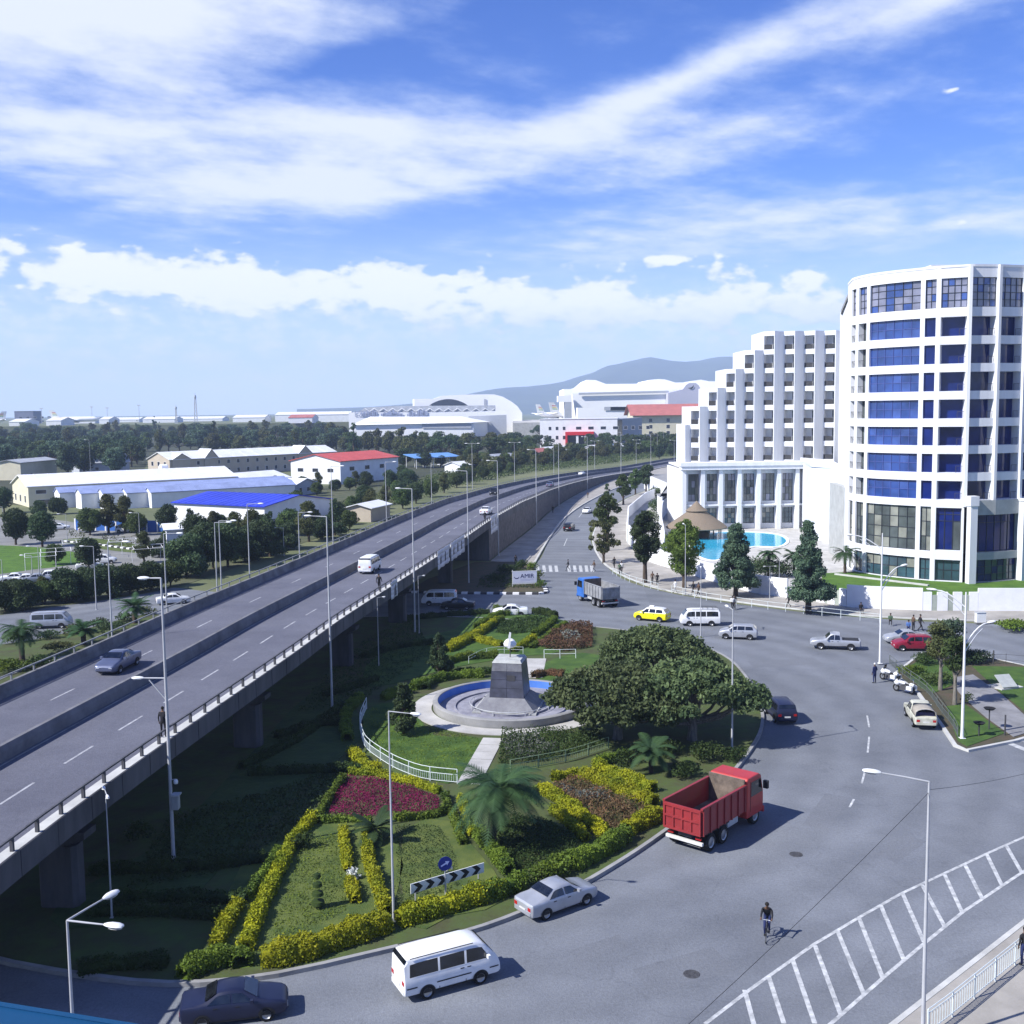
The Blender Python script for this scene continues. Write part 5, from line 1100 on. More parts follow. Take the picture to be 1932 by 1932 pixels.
frus(MB(), wz(3.75) + .03, wz(3.75) - .12, 3.75, 3.98).obj('cap', LSTONE, mon)
frus(MB(), .33, .33, 0, .45, .02, .02).obj('plaque', DARKSTEEL, mon, (.35, -wz(2.6) - .02, 2.35))
sc_ = thing('sculpture', 'white shell-shaped sculpture with a tall blade on a thin rod above the monument', 'sculpture', (FC.x, FC.y, 4.17))
MB().tube([(0, 0, -.02), (0, 0, .95)], .04, 8).obj('rod', DARKSTEEL, sc_)
m2 = MB()
for k in range(13):
    pass
m2.lathe([(.02, .80), (.30, .82), (.50, .98), (.52, 1.15), (.38, 1.38), (.2, 1.5), (.02, 1.52)], 24); m2.obj('shell', WHITE2, sc_, smooth=60)
m2 = MB(); prof = [(-.14, .85), (.06, .85), (.1, 1.3), (.12, 1.75), (.16, 2.1), (.02, 2.16), (-.06, 1.8), (-.1, 1.3)]
m2.add([(x - .05, -.5 + .06, z) for x, z in prof] + [(x - .05, -.5 - .06, z) for x, z in prof], [tuple(range(8)), tuple(range(15, 7, -1))] + [(i, (i + 1) % 8, 8 + (i + 1) % 8, 8 + i) for i in range(8)]); m2.obj('blade', WHITE2, sc_)

# ------------------------------------------------------------------ fences
FEN = M('fence_paint', (0.62, 0.68, 0.68), 0.5, 0.08, 3); FEN_G = M('green_fence_paint', (0.22, 0.30, 0.18), 0.6, 0.1, 3)
def fence(pts, h, label, mat, step=1.9, bal=.16, name='fence', z=IZ, rails=(.12, .62, 1.0), r=.022):
    pa = Path([Vector((p[0], p[1], z)) for p in pts]); t = thing(name, label, 'fence', tuple(pa.at(0)))
    o0 = pa.at(0)
    def loc(s, zz): p = pa.at(s); return (p.x - o0.x, p.y - o0.y, zz)
    n = max(1, round(pa.len / step))
    pm = MB().tube([(0, 0, 0), (0, 0, h)], r * 1.5, 6).mesh('post', mat)
    for k in range(n + 1): link('post', pm, t, loc(pa.len * k / n, 0))
    for f in rails:
        m2 = MB(); m2.tube([loc(pa.len * k / (3 * n), h * f) for k in range(3 * n + 1)], r, 5); m2.obj('rail', mat, t)
    if bal:
        bm_ = MB().bx(-.012, .012, -.012, .012, h * rails[0], h * rails[1]).mesh('baluster', mat); nb = int(pa.len / bal)
        if nb <= 290:
            for k in range(nb): link('baluster', bm_, t, loc(pa.len * (k + .5) / nb, 0))
    return t
fence(catmull([c2(925, 965), c2(880, 1080), c2(890, 1170), c2(930, 1262), c2(1080, 1370), c2(1190, 1425), c2(1340, 1475), c2(1572, 1502)], 5), .95, 'pale curved railing round the fountain lawn', FEN)
fence(catmull([c6(260, 455), c6(450, 420), c6(700, 370), c6(960, 285)], 4), .85, 'green railing in front of the fountain shrubs on the right', FEN_G)
fence([c7(1380, 775), c7(1545, 775), c7(1740, 770)], .9, 'short pale railing by the far garden path', FEN, rails=(.55, 1.0), bal=0)
fence(catmull([c7(520, 830), c7(700, 740), c7(900, 715), c7(1140, 720)], 4), .7, 'thin railing behind the monument', FEN, rails=(.6, 1.0), bal=0, r=.015)
fence(catmull([prk(95, 760), prk(240, 880), prk(480, 1060), prk(620, 1250), prk(740, 1400), prk(800, 1520)], 4), .85, 'low dark picket fence along the park kerb by the parked pickup', M('dark_fence', (.12, .14, .13), .7, .2, 3), 2.0, .22)
fence([prk(1060, 760), prk(1300, 760), prk(1489, 775), prk(1800, 830)], 1.0, 'thin wire fence at the top of the park lawn', DARKSTEEL, 2.0, 0, rails=(.4, .9), r=.015)
fence([Vector((p.x + .45, p.y + .5, 0)) for p in [P(1262, 1122), P(1330, 1137), P(1437, 1153), P(1530, 1164), P(1655, 1179)]], .95, 'long low pedestrian railing along the hotel pavement kerb', FEN, 2.2, 0, z=.13, rails=(.5, 1.0))
fence([Vector((p.x + .5, p.y + .3, 0)) for p in [P(1150, 1086), P(1180, 1101), P(1235, 1117)]], .95, 'low pedestrian railing beside the zebra crossing', FEN, 2.0, 0, z=.13, rails=(.5, 1.0))
fence([P(1750, 1960), P(1790, 1930), P(1850, 1880), P(1932, 1812), P(2050, 1720)], 1.05, 'pale pedestrian railing in the near right corner', FEN, 1.9, .2, z=.13, rails=(.15, .85, 1.0))
# ================================================================== vehicles
CARGLASS = M('car_glass', (0.02, 0.024, 0.03), 0.05, 0.5, 1.3, spec=1.0); TAIL = M('tail_light', (0.35, 0.01, 0.01), 0.25, 0, spec=.6); HEAD = M('head_light', (0.62, 0.64, 0.66), 0.15, 0, spec=.8)
RIM = M('wheel_rim', (0.40, 0.41, 0.43), 0.35, 0.1, 4, metal=.7); TRIM = M('black_trim', (0.02, 0.02, 0.022), 0.6, 0.1, 3); PLATE = M('number_plate', (0.62, 0.62, 0.60), 0.6, 0.1, 3); CHROME = M('chrome', (0.6, 0.6, 0.62), 0.2, 0, metal=1.0)
def paint(name, col, metal=0.0, rough=0.36): return M(name, col, rough, 0.10, 1.1, 0, None, metal, 0.4, coat=0.3 if max(col) > .1 else .12, detail=7)
def lerp(a, b, t): return a + (b - a) * t
class CarShape:
    def __init__(s, st): s.st = st     # stations from rear to front: x, zb, zt, zr, w, wr
    def at(s, x):
        st = s.st
        for a, b in zip(st, st[1:]):
            if a[0] <= x <= b[0]:
                t = (x - a[0]) / max(1e-6, b[0] - a[0]); return [lerp(p, q, t) for p, q in zip(a, b)]
        return list(st[0] if x < st[0][0] else st[-1])
    def section(s, q):
        x, zb, zt, zr, w, wr = q; dz = zr - zt
        pts = [(0, zb), (w * .80, zb), (w * .955, zb + .10 * (zt - zb)), (w * .995, zb + .38 * (zt - zb)), (w, zb + .62 * (zt - zb)), (w * .985, zt - .10 * (zt - zb)), (w * .95, zt), (lerp(w * .95, wr, .93), zt + dz * .86), (wr * .90, zt + dz * .97), (wr * .55, zr), (0, zr + .015)]
        full = pts + [(-y, z) for y, z in pts[-2:0:-1]]
        return [(x, y, z) for y, z in full]
    def mesh_mb(s):
        mb = MB(); xs = sorted(set([q[0] for q in s.st])); secs = [s.section(q) for q in s.st]; n = len(secs[0]); vs = [p for sec in secs for p in sec]
        fs = [(i * n + j, i * n + (j + 1) % n, (i + 1) * n + (j + 1) % n, (i + 1) * n + j) for i in range(len(secs) - 1) for j in range(n)]
        fs += [tuple(range(n - 1, -1, -1)), tuple(range((len(secs) - 1) * n, len(secs) * n))]; mb.add(vs, fs); return mb
    def side(s, x, t, sg, off=.012):      # t: 0 belt .. 1 roof edge
        q = s.at(x); y = lerp(q[4] * .95, lerp(q[4] * .95, q[5], .93), t); z = lerp(q[2], q[2] + (q[3] - q[2]) * .86, t); return (x, sg * (y + off), z + off * .3)
    def flank(s, x, z, sg, off=.01):
        q = s.at(x); t = (z - q[1]) / (q[2] - q[1]); y = q[4] * (.955 + .045 * min(1, t / .5)) if t < .62 else q[4] * lerp(1, .95, (t - .62) / .38); return (x, sg * (y + off), z)
    def cross(s, xa, xb, t, k, off=.014):  # a point on the slope between stations at xa (low) and xb (high); k -1..1 across
        x = lerp(xa, xb, t); q = s.at(x); sl = 1 if xb < xa else -1; hw = lerp(q[4] * .95, q[5], .5 + .5 * t) * .92; return (x + off * .7 * (1 if xa > xb else -1), k * hw, q[3] + .012 + off)
def wheel(parent, x, y, r, w, rim=RIM):
    mb = MB(); sg = 1 if y > 0 else -1
    mb.lathe([(r * .62, -w / 2), (r * .93, -w / 2), (r, -w / 2 + .04), (r, w / 2 - .04), (r * .93, w / 2), (r * .62, w / 2)], 22); o = mb.obj('wheel', BLACK, parent, (x, y, r), smooth=40); o.rotation_euler = (-sg * PI / 2, 0, 0)
    mb = MB(); mb.lathe([(r * .64, w / 2 - .02), (r * .60, w / 2 - .005), (r * .5, w / 2 - .04), (r * .2, w / 2 - .02), (.001, w / 2 - .015)], 18); mb.obj('rim', rim, o, smooth=40)
    return o
def arch(parent, shp, x, r, sg):
    mb = MB(); n = 14; pts = [(x + r * math.cos(PI * k / n), .0, r * .86 + r * math.sin(PI * k / n) * .96) for k in range(n + 1)]
    q = shp.at(x); y = sg * (q[4] + .006); v = [(p[0], y if p[2] > q[1] else y, max(p[2], q[1] + .01)) for p in pts]; mb.add(v, [tuple(range(len(v)))]); mb.obj('wheel_arch', TRIM, parent)
def car(name, label, cat, loc, rz, st, mat, wheels, wins, shield, rearw, r=.31, plates=True, group=None, detail=True, lower=None, rim=RIM, heads=True, handles=(), roof_mat=None):
    shp = CarShape(st); t = thing(name, label, cat, loc, rz, group); t.scale = (.94,) * 3
    mbb = shp.mesh_mb()
    if lower or roof_mat:    # two-tone: faces whose centre lies above the split take the second paint
        for k, f in enumerate(mbb.f):
            cz = sum(mbb.v[i][2] for i in f) / len(f); mbb.m[k] = 1 if cz > lower else 0
        mbb.obj('body', [mat, roof_mat], t, smooth=38)
    else: mbb.obj('body', mat, t, smooth=38)
    hw = max(q[4] for q in st); x0, x1 = st[0][0], st[-1][0]
    for sg in (-1, 1):
        for (a, b, c, d, tb, tt) in wins:      # bottom rear, bottom front, top front, top rear
            mb = MB(); n = 4; lo = [shp.side(lerp(a, b, k / n), tb, sg) for k in range(n + 1)]; hi = [shp.side(lerp(d, c, k / n), tt, sg) for k in range(n + 1)]
            for k in range(n): mb.quad(lo[k], lo[k + 1], hi[k + 1], hi[k])
            mb.obj('side_window', CARGLASS, t)
        for x in wheels:
            q = shp.at(x); arch(t, shp, x, r * 1.16, sg); wheel(t, x, sg * (q[4] - .085), r, .2, rim)
        if heads:
            q0, q1 = shp.at(x0 + .02), shp.at(x1 - .02)
            zt, zh = q0[2] * .80, q1[2] * .82
            MB().hexa([(x0 - .012, sg * q0[4] * .62, zt - .09), (x0 - .012, sg * q0[4] * .93, zt - .09), (x0 + .12, sg * q0[4] * 1.003, zt - .09), (x0 + .12, sg * q0[4] * .6, zt - .09), (x0 - .012, sg * q0[4] * .62, zt + .09), (x0 - .012, sg * q0[4] * .93, zt + .09), (x0 + .12, sg * q0[4] * 1.003, zt + .1), (x0 + .12, sg * q0[4] * .6, zt + .1)]).obj('tail_light', TAIL, t)
            MB().hexa([(x1 + .012, sg * q1[4] * .55, zh - .07), (x1 + .012, sg * q1[4] * .93, zh - .07), (x1 - .16, sg * q1[4] * 1.003, zh - .07), (x1 - .16, sg * q1[4] * .5, zh - .07), (x1 + .012, sg * q1[4] * .55, zh + .07), (x1 + .012, sg * q1[4] * .93, zh + .07), (x1 - .16, sg * q1[4] * 1.003, zh + .08), (x1 - .16, sg * q1[4] * .5, zh + .08)]).obj('headlight', HEAD, t)
        if detail:
            xm = wins[-1][1] - .12 if wins else .6; p = shp.side(xm, .08, sg, .03)
            MB().hexa([(xm - .05, p[1], p[2]), (xm + .1, p[1], p[2]), (xm + .1, p[1] + sg * .2, p[2] + .02), (xm - .05, p[1] + sg * .2, p[2] + .02), (xm - .05, p[1], p[2] + .16), (xm + .08, p[1], p[2] + .16), (xm + .08, p[1] + sg * .2, p[2] + .17), (xm - .05, p[1] + sg * .2, p[2] + .17)]).obj('mirror', mat, t)
            for x in handles: p = shp.flank(x, shp.at(x)[2] - .12, sg, .012); MB().bx(x - .09, x + .09, min(p[1], p[1] + sg * .02), max(p[1], p[1] + sg * .02), p[2] - .02, p[2] + .02).obj('door_handle', TRIM, t)
            for x in ([-.12, .9, -1.15] if name == 'sedan' else []):
                a, b = shp.flank(x, .3, sg, .009), shp.flank(x, shp.at(x)[2] - .01, sg, .009); MB().quad((x - .012, a[1], a[2]), (x + .012, a[1], a[2]), (x + .012, b[1], b[2]), (x - .012, b[1], b[2])).obj('door_seam', TRIM, t)
            # shadow line along the body's bottom edge, drawn as a dark strip
            n = 8; mb = MB(); xs = [lerp(wheels[0] + r * 1.2, wheels[1] - r * 1.2, k / n) for k in range(n + 1)]
            a = [shp.flank(x, shp.at(x)[1] + .015, sg, .008) for x in xs]; b = [shp.flank(x, shp.at(x)[1] + .09, sg, .008) for x in xs]
            for k in range(n): mb.quad(a[k], a[k + 1], b[k + 1], b[k])
            mb.obj('sill_shadow', TRIM, t)
    for nm, dat in (('windscreen', shield), ('rear_window', rearw)):
        if not dat: continue
        xa, xb = dat[:2]; t0, t1 = dat[2:] if len(dat) > 2 else (.1, .92); mb = MB(); n = 6; m = 5
        g = [[shp.cross(xa, xb, lerp(t0, t1, i / m), -1 + 2 * k / n) for k in range(n + 1)] for i in range(m + 1)]
        for i in range(m):
            for k in range(n): mb.quad(g[i][k], g[i][k + 1], g[i + 1][k + 1], g[i + 1][k])
        mb.obj(nm, CARGLASS, t, smooth=180)
    if plates:
        q0, q1 = shp.at(x0), shp.at(x1); z = lerp(q0[1], q0[2], .42); MB().bx(x0 - .022, x0 + .01, -.24, .24, z - .07, z + .07).obj('number_plate', PLATE, t); z = lerp(q1[1], q1[2], .25); MB().bx(x1 - .01, x1 + .02, -.24, .24, z - .06, z + .06).obj('number_plate', PLATE, t)
    for (xx, sgx, q) in ((x0, -1, shp.at(x0)), (x1, 1, shp.at(x1))):
        z0 = q[1]; MB().hexa([(xx + sgx * .03, -q[4] * .93, z0 + .02), (xx + sgx * .03, q[4] * .93, z0 + .02), (xx - sgx * .1, q[4] * 1.0, z0 + .02), (xx - sgx * .1, -q[4] * 1.0, z0 + .02), (xx + sgx * .03, -q[4] * .93, z0 + .2), (xx + sgx * .03, q[4] * .93, z0 + .2), (xx - sgx * .1, q[4] * 1.0, z0 + .2), (xx - sgx * .1, -q[4] * 1.0, z0 + .2)]).obj('bumper', mat if detail else TRIM, t)
    return t
SEDAN = [(-2.2, .36, .84, .86, .70, .60), (-2.12, .26, .93, .95, .80, .70), (-1.75, .22, .97, 1.0, .84, .74), (-1.25, .2, .96, 1.06, .85, .68), (-.62, .2, .95, 1.40, .85, .60), (-.1, .2, .94, 1.45, .85, .60), (.35, .2, .93, 1.41, .85, .60), (1.05, .2, .91, 1.0, .85, .70), (1.45, .2, .88, .92, .84, .72), (1.95, .22, .78, .82, .80, .68), (2.12, .28, .70, .73, .74, .62), (2.2, .36, .62, .64, .64, .5)]
SED_W = [(-1.12, -.58, -.52, -.72, .10, .86), (-.50, .42, .22, -.44, .08, .88), (.46, .86, .58, .32, .08, .84)]
SED_W = [(-1.08, -.12, -.16, -.72, .10, .88), (-.05, .84, .36, -.08, .08, .88)]
def sedan(label, loc, rz, mat, cat='car', group=None, **k): return car('sedan', label, cat, loc, rz, SEDAN, mat, (-1.3, 1.32), SED_W, (1.02, .38), (-1.22, -.66), handles=(-.75, .15), group=group, **k)
HATCH = [(-1.95, .36, .92, .95, .72, .6), (-1.88, .26, .98, 1.05, .80, .66), (-1.55, .22, .99, 1.42, .82, .6), (-1.2, .2, .98, 1.50, .83, .60), (.1, .2, .96, 1.52, .83, .60), (.5, .2, .94, 1.46, .83, .60), (1.1, .2, .92, 1.02, .83, .7), (1.5, .2, .88, .93, .82, .7), (1.85, .24, .76, .8, .76, .62), (1.95, .34, .66, .68, .64, .5)]
def hatch(label, loc, rz, mat, cat='car', scale=1.0, **k):
    t = car('hatchback', label, cat, loc, rz, HATCH, mat, (-1.2, 1.25), [(-1.55, -.75, -.75, -1.45, .1, .88), (-.68, .05, .02, -.68, .1, .9), (.12, .9, .45, .08, .1, .88)], (1.06, .52), (-1.9, -1.56, .2, .95), handles=(-.5, .25), **k); t.scale = (scale,) * 3; return t
SUV = [(-2.15, .42, 1.02, 1.06, .78, .66), (-2.1, .34, 1.08, 1.3, .84, .68), (-1.95, .3, 1.08, 1.66, .86, .68), (-1.5, .28, 1.08, 1.74, .87, .68), (.1, .28, 1.06, 1.75, .87, .68), (.45, .28, 1.05, 1.70, .87, .68), (1.0, .28, 1.03, 1.14, .87, .74), (1.5, .28, 1.0, 1.05, .86, .74), (2.0, .3, .92, .96, .82, .68), (2.12, .42, .8, .82, .72, .58)]
def suv(label, loc, rz, mat, **k): return car('suv', label, 'car', loc, rz, SUV, mat, (-1.3, 1.35), [(-1.85, -.95, -.95, -1.8, .08, .88), (-.88, .0, -.02, -.88, .08, .9), (.08, .85, .42, .04, .08, .88)], (.97, .47), (-2.12, -1.96, .25, .97), r=.36, handles=(-.6, .25), **k)
VAN = [(-2.3, .36, 1.08, 1.14, .78, .72), (-2.27, .3, 1.12, 1.72, .83, .72), (-2.12, .28, 1.12, 1.93, .845, .73), (-1.6, .28, 1.12, 1.985, .85, .735), (.9, .28, 1.12, 1.985, .85, .735), (1.35, .28, 1.12, 1.93, .85, .72), (1.62, .28, 1.12, 1.78, .85, .70), (2.1, .28, 1.10, 1.22, .84, .74), (2.22, .3, .98, 1.02, .82, .7), (2.3, .38, .78, .8, .78, .66)]
VANW = [(-2.05, -.72, -.72, -2.02, .05, .84), (-.62, .55, .55, -.62, .05, .84), (.66, 1.78, 1.42, .66, .05, .84)]
def van(label, loc, rz, mat, rack=False, group=None, stripes=True):
    t = car('minibus', label, 'minibus', loc, rz, VAN, mat, (-1.25, 1.3), VANW, (2.08, 1.5, .06, .92), (-2.29, -2.13, .16, .86), r=.33, handles=(.42, .75), group=group)
    shp = CarShape(VAN)
    for sg in (-1, 1):
        if stripes:
            for x0, x1 in ((-2.2, -1.72), (-.8, .85), (1.75, 2.2)):
                mb = MB(); a = [shp.flank(lerp(x0, x1, k / 4), .66, sg, .012) for k in range(5)]; b = [shp.flank(lerp(x0, x1, k / 4), .72, sg, .012) for k in range(5)]
                for k in range(4): mb.quad(a[k], a[k + 1], b[k + 1], b[k])
                mb.obj('side_stripe', TRIM, t)
        # sliding-door seams
        for x in (-.67, .6):
            a, b = shp.flank(x, .36, sg, .01), shp.flank(x, 1.1, sg, .01); MB().quad((x - .012, a[1], a[2]), (x + .012, a[1], a[2]), (x + .012, b[1], b[2]), (x - .012, b[1], b[2])).obj('door_seam', TRIM, t)
        MB().sweep([Vector((x, sg * .74, 1.955)) for x in (-2.0, -1.0, 0, 1.0)], [(-.012, 0), (-.012, .03), (.012, .03), (.012, 0)]).obj('rain_gutter', TRIM, t)
    if rack:
        mb = MB()
        for sg in (-1, 1):
            mb.bar((-2.0, sg * .62, 2.12), (-.2, sg * .62, 2.12), .04, .04)
            for x in (-1.95, -1.4, -.8, -.25): mb.bar((x, sg * .62, 1.97), (x, sg * .62, 2.12), .03, .03)
        for x in (-1.95, -1.4, -.8, -.25): mb.bar((x, -.62, 2.13), (x, .62, 2.13), .03, .03)
        mb.obj('roof_rack', DARKSTEEL, t)
    return t
PICK = [(-2.55, .46, .98, 1.0, .76, .72), (-2.45, .40, 1.02, 1.04, .86, .80), (-.62, .38, 1.04, 1.06, .88, .80), (-.55, .36, 1.05, 1.30, .88, .68), (-.45, .36, 1.05, 1.70, .88, .66), (0.1, .36, 1.05, 1.76, .88, .66), (.45, .36, 1.04, 1.70, .88, .66), (1.05, .36, 1.03, 1.12, .88, .76), (1.6, .36, 1.0, 1.05, .87, .76), (2.3, .4, .92, .95, .84, .7), (2.5, .5, .8, .82, .74, .6)]
def pickup(label, loc, rz, mat, tarp=None, bed_dark=True, wins=None):
    t = car('pickup', label, 'pickup truck', loc, rz, PICK, mat, (-1.55, 1.5), wins or [(-.48, .08, .04, -.42, .06, .88), (.14, .92, .46, .12, .06, .88)], (1.02, .48), (-.60, -.46, .3, .95), r=.37, handles=(-.25, .3))
    if not tarp: MB().bx(-2.36, -.72, -.68, .68, 1.045, 1.075).obj('bed_cover', TRIM if bed_dark else mat, t)
    else:
        fm = M('tarp_frame', (.3, .3, .3), .6, .1, 2); n = 8; mb = MB(); arcp = [(-.80 * math.cos(PI * k / n), 1.05 + .62 * math.sin(PI * k / n) ** .55) for k in range(n + 1)]
        vs = [(x, y, z) for x in (-2.3, -1.75, -1.2, -.66) for y, z in arcp]; m = n + 1
        mb.add(vs, [(i * m + j, i * m + j + 1, (i + 1) * m + j + 1, (i + 1) * m + j) for i in range(3) for j in range(n)]); o = mb.obj('tarpaulin', tarp, t, smooth=60); so = o.modifiers.new('thick', 'SOLIDIFY'); so.thickness = .02
        mb = MB(); mb.tube([(-2.31, y, z) for y, z in arcp], .025, 6); mb.obj('tarp_hoop', fm, t); MB().bx(-2.28, -.7, -.76, .76, .9, 1.0).obj('bed_floor', TRIM, t)
        MB().bx(-2.0, -.8, -.7, .7, 1.0, 1.35).obj('bench_seat', M('dark_blue_vinyl', (.03, .03, .09), .7, .2, 2), t)
    return t
def truck(label, loc, rz, cabm, boxm, L=7.6, fade=None, bedm=None):
    t = thing('dump_truck', label, 'truck', loc, rz); hw = 1.22; x0, x1 = -L / 2, L / 2
    MB().bx(x0 + .25, x1 - .6, -.42, .42, .78, 1.05).obj('chassis', DARKSTEEL, t)
    # cab
    cx0, cx1 = x1 - 1.95, x1; mb = MB(); pr = [(cx0, .55), (cx1 - .05, .55), (cx1, 1.2), (cx1 - .02, 1.75), (cx1 - .3, 2.78), (cx1 - .55, 2.9), (cx0 + .1, 2.9), (cx0, 2.75)]
    k = len(pr); mb.add([(x, -hw, z) for x, z in pr] + [(x, hw, z) for x, z in pr], [tuple(range(k)), tuple(range(2 * k - 1, k - 1, -1))] + [(i, (i + 1) % k, k + (i + 1) % k, k + i) for i in range(k)])
    o = mb.obj('cab', cabm, t); bv = o.modifiers.new('round', 'BEVEL'); bv.width = .07; bv.segments = 2
    MB().add([(cx1 + .012, -hw * .88, 1.78), (cx1 + .012, hw * .88, 1.78), (cx1 - .27, hw * .86, 2.70), (cx1 - .27, -hw * .86, 2.70)], [(0, 1, 2, 3)]).obj('windscreen', CARGLASS, t)
    MB().quad((cx0 - .012, -.7, 2.0), (cx0 - .012, .7, 2.0), (cx0 - .012, .7, 2.55), (cx0 - .012, -.7, 2.55)).obj('rear_window', CARGLASS, t)
    for sg in (-1, 1):
        y = sg * (hw + .012); MB().add([(cx0 + .45, y, 1.75), (cx1 - .18, y, 1.75), (cx1 - .38, y, 2.6), (cx0 + .45, y, 2.6)], [(0, 1, 2, 3)]).obj('side_window', CARGLASS, t)
        MB().bx(cx0 + .38, cx0 + .41, min(y, y - sg * .01), max(y, y - sg * .01), .9, 2.65).obj('door_seam', TRIM, t)
        MB().bx(cx1 - .1, cx1 + .1, min(y, y + sg * .28), max(y, y + sg * .28), 1.9, 2.35).obj('mirror', TRIM, t)
        MB().bx(cx1 - .02, cx1 + .06, min(sg * .7, sg * 1.1), max(sg * .7, sg * 1.1), .62, .86).obj('headlight', HEAD, t)
        MB().bx(x0 + .2, x0 + .27, min(sg * .7, sg * 1.05), max(sg * .7, sg * 1.05), .78, .9).obj('tail_light', TAIL, t)
        MB().bx(-.4, .75, min(sg * .55, sg * 1.05), max(sg * .55, sg * 1.05), .62, 1.08).obj('fuel_tank', STEEL, t)
        for x in (-L / 2 + 1.0, -L / 2 + 2.35): wheel(t, x, sg * .98, .5, .5); MB().sweep([Vector((x - .55, sg * 1.0, .0)), Vector((x + .55, sg * 1.0, 0))], [(-.25, 1.06), (-.25, 1.1), (.25, 1.1), (.25, 1.06)]).obj('mudguard', TRIM, t)
        wheel(t, x1 - .95, sg * 1.05, .5, .32)
    MB().bx(cx1 - .05, cx1 + .1, -hw, hw, .45, .8).obj('front_bumper', cabm, t); MB().bx(cx1 - .01, cx1 + .03, -.8, .8, 1.0, 1.55).obj('grille', TRIM, t)
    MB().bx(x0 + .15, x0 + .3, -1.15, 1.15, .5, .66).obj('rear_bar', PLATE, t)
    # tipping body: floor, sides with ribs, headboard and tailgate
    bx0, bx1 = x0, cx0 - .15; z0, z1 = 1.15, 2.55
    MB().bx(bx0 + .08, bx1 - .02, -hw + .02, hw - .02, z0, z0 + .1).obj('bed_floor', bedm or fade or boxm, t)
    for sg in (-1, 1):
        MB().bx(bx0 + .05, bx1, min(sg * hw, sg * (hw - .07)), max(sg * hw, sg * (hw - .07)), z0 - .05, z1).obj('bed_side', boxm, t)
        MB().bx(bx0 + .02, bx1, min(sg * (hw + .05), sg * (hw - .1)), max(sg * (hw + .05), sg * (hw - .1)), z1, z1 + .09).obj('top_rail', boxm, t)
        for k in range(7):
            x = lerp(bx0 + .15, bx1 - .12, k / 6); MB().bx(x - .05, x + .05, min(sg * hw, sg * (hw + .07)), max(sg * hw, sg * (hw + .07)), z0 - .05, z1).obj('rib', boxm, t)
    MB().bx(bx1 - .07, bx1 + .02, -hw + .071, hw - .071, z0, z1 + .35).obj('headboard', fade or boxm, t)
    MB().bx(bx0, bx0 + .06, -hw + .071, hw - .071, z0 - .04, z1 - .02).obj('tailgate', boxm, t)
    for z in (z0 + .02, (z0 + z1) / 2, z1 - .12): MB().bx(bx0 - .07, bx0, -hw + .05, hw - .05, z - .06, z + .06).obj('tailgate_rail', boxm, t)
    for k in range(5):
        y = lerp(-hw + .1, hw - .1, k / 4); MB().bx(bx0 - .065, bx0, y - .05, y + .05, z0, z1 - .1).obj('tailgate_rib', boxm, t)
    return t
# ------------------------------------------------------------------ the vehicles in the picture
SILVER = paint('silver_paint', (0.42, 0.44, 0.48), .4); WHITEP = paint('white_car_paint', (0.74, 0.75, 0.76)); NAVY = paint('navy_paint', (0.012, 0.016, 0.045)); GREYB = paint('grey_blue_paint', (0.12, 0.14, 0.22), .4); REDP = paint('red_car_paint', (0.22, 0.01, 0.03)); BLKP = paint('black_paint', (0.012, 0.013, 0.016)); YEL = paint('yellow_paint', (0.78, 0.72, 0.01)); REDT = paint('truck_red_paint', (0.42, 0.03, 0.025), 0, .5); REDD = paint('truck_dull_red', (0.26, 0.022, 0.026), 0, .6); BLUET = paint('truck_blue_paint', (0.03, 0.14, 0.48), 0, .5)
STEELBOX = M('worn_steel_body', (0.30, 0.31, 0.33), .6, .25, 1.2, .1, detail=6); BEDM = M('dusty_bed', (0.20, 0.16, 0.13), .95, .3, 1.2, .1)
# heading in degrees, position in metres
def at_px(u, v, z=0.0): p = P(u, v, z); return (p.x, p.y, z)
def off(p, h, fwd=0, left=0): a = rad(h); return (p[0] + math.cos(a) * fwd - math.sin(a) * left, p[1] + math.sin(a) * fwd + math.cos(a) * left, p[2])
sedan('dark navy sedan cut off at the bottom edge beside the kerb hedge', off(at_px(443, 1928), 12, 0, .5), rad(12), NAVY)
van('white minibus with black side stripes in the near lane below the garden', off(at_px(857, 1872), 27, 0, .80), rad(27), WHITEP)
sedan('silver sedan in the near lane beside the round bushes', off(at_px(1071, 1723), 36, 0, .83), rad(36), SILVER)
truck('red dump truck with an empty bed turning past the garden', off(at_px(1287, 1606), 49, 3.45, 0), rad(49), REDT, REDD, L=6.9, fade=BEDM)
suv('dark blue car seen from behind in the shadow of the spreading tree', off(at_px(1485, 1368), 92, 1.9, 0), rad(92), NAVY)
pickup('silver pickup truck crossing in front of the tall white lamp', off(at_px(1576, 1227), 166, 0, -.85), rad(166), SILVER)
sedan('silver sedan waiting behind the red car by the small park', off(at_px(1712, 1216), 176, 0, -.8), rad(176), SILVER)
hatch('dark red car waiting beside the small park', off(at_px(1727, 1229), 176, 0, -.8), rad(176), REDP)
pickup('old cream pickup with a tan tarpaulin parked at the park kerb', off(at_px(1748, 1380), 80, 2.5, 0), rad(80), M('cream_paint', (.5, .5, .42), .5, .15, 2), tarp=M('tan_tarp', (.36, .33, .28), .9, .15, 1.5))
t = hatch('yellow and white taxi behind the blue truck', off(at_px(1226, 1173), 150, .1, -.9), rad(150), YEL, cat='taxi', scale=1.02, lower=1.0, roof_mat=WHITEP)
MB().bx(-.25, .25, -.12, .12, 1.53, 1.66).obj('roof_sign', WHITE2, t)
van('white minibus with a roof rack driving left in front of the hotel', off(at_px(1322, 1182), 177, 0, -.83), rad(177), WHITEP, True, stripes=False)
hatch('silver car half hidden behind the spreading tree', off(at_px(1392, 1207), 165, 0, -.8), rad(165), SILVER)
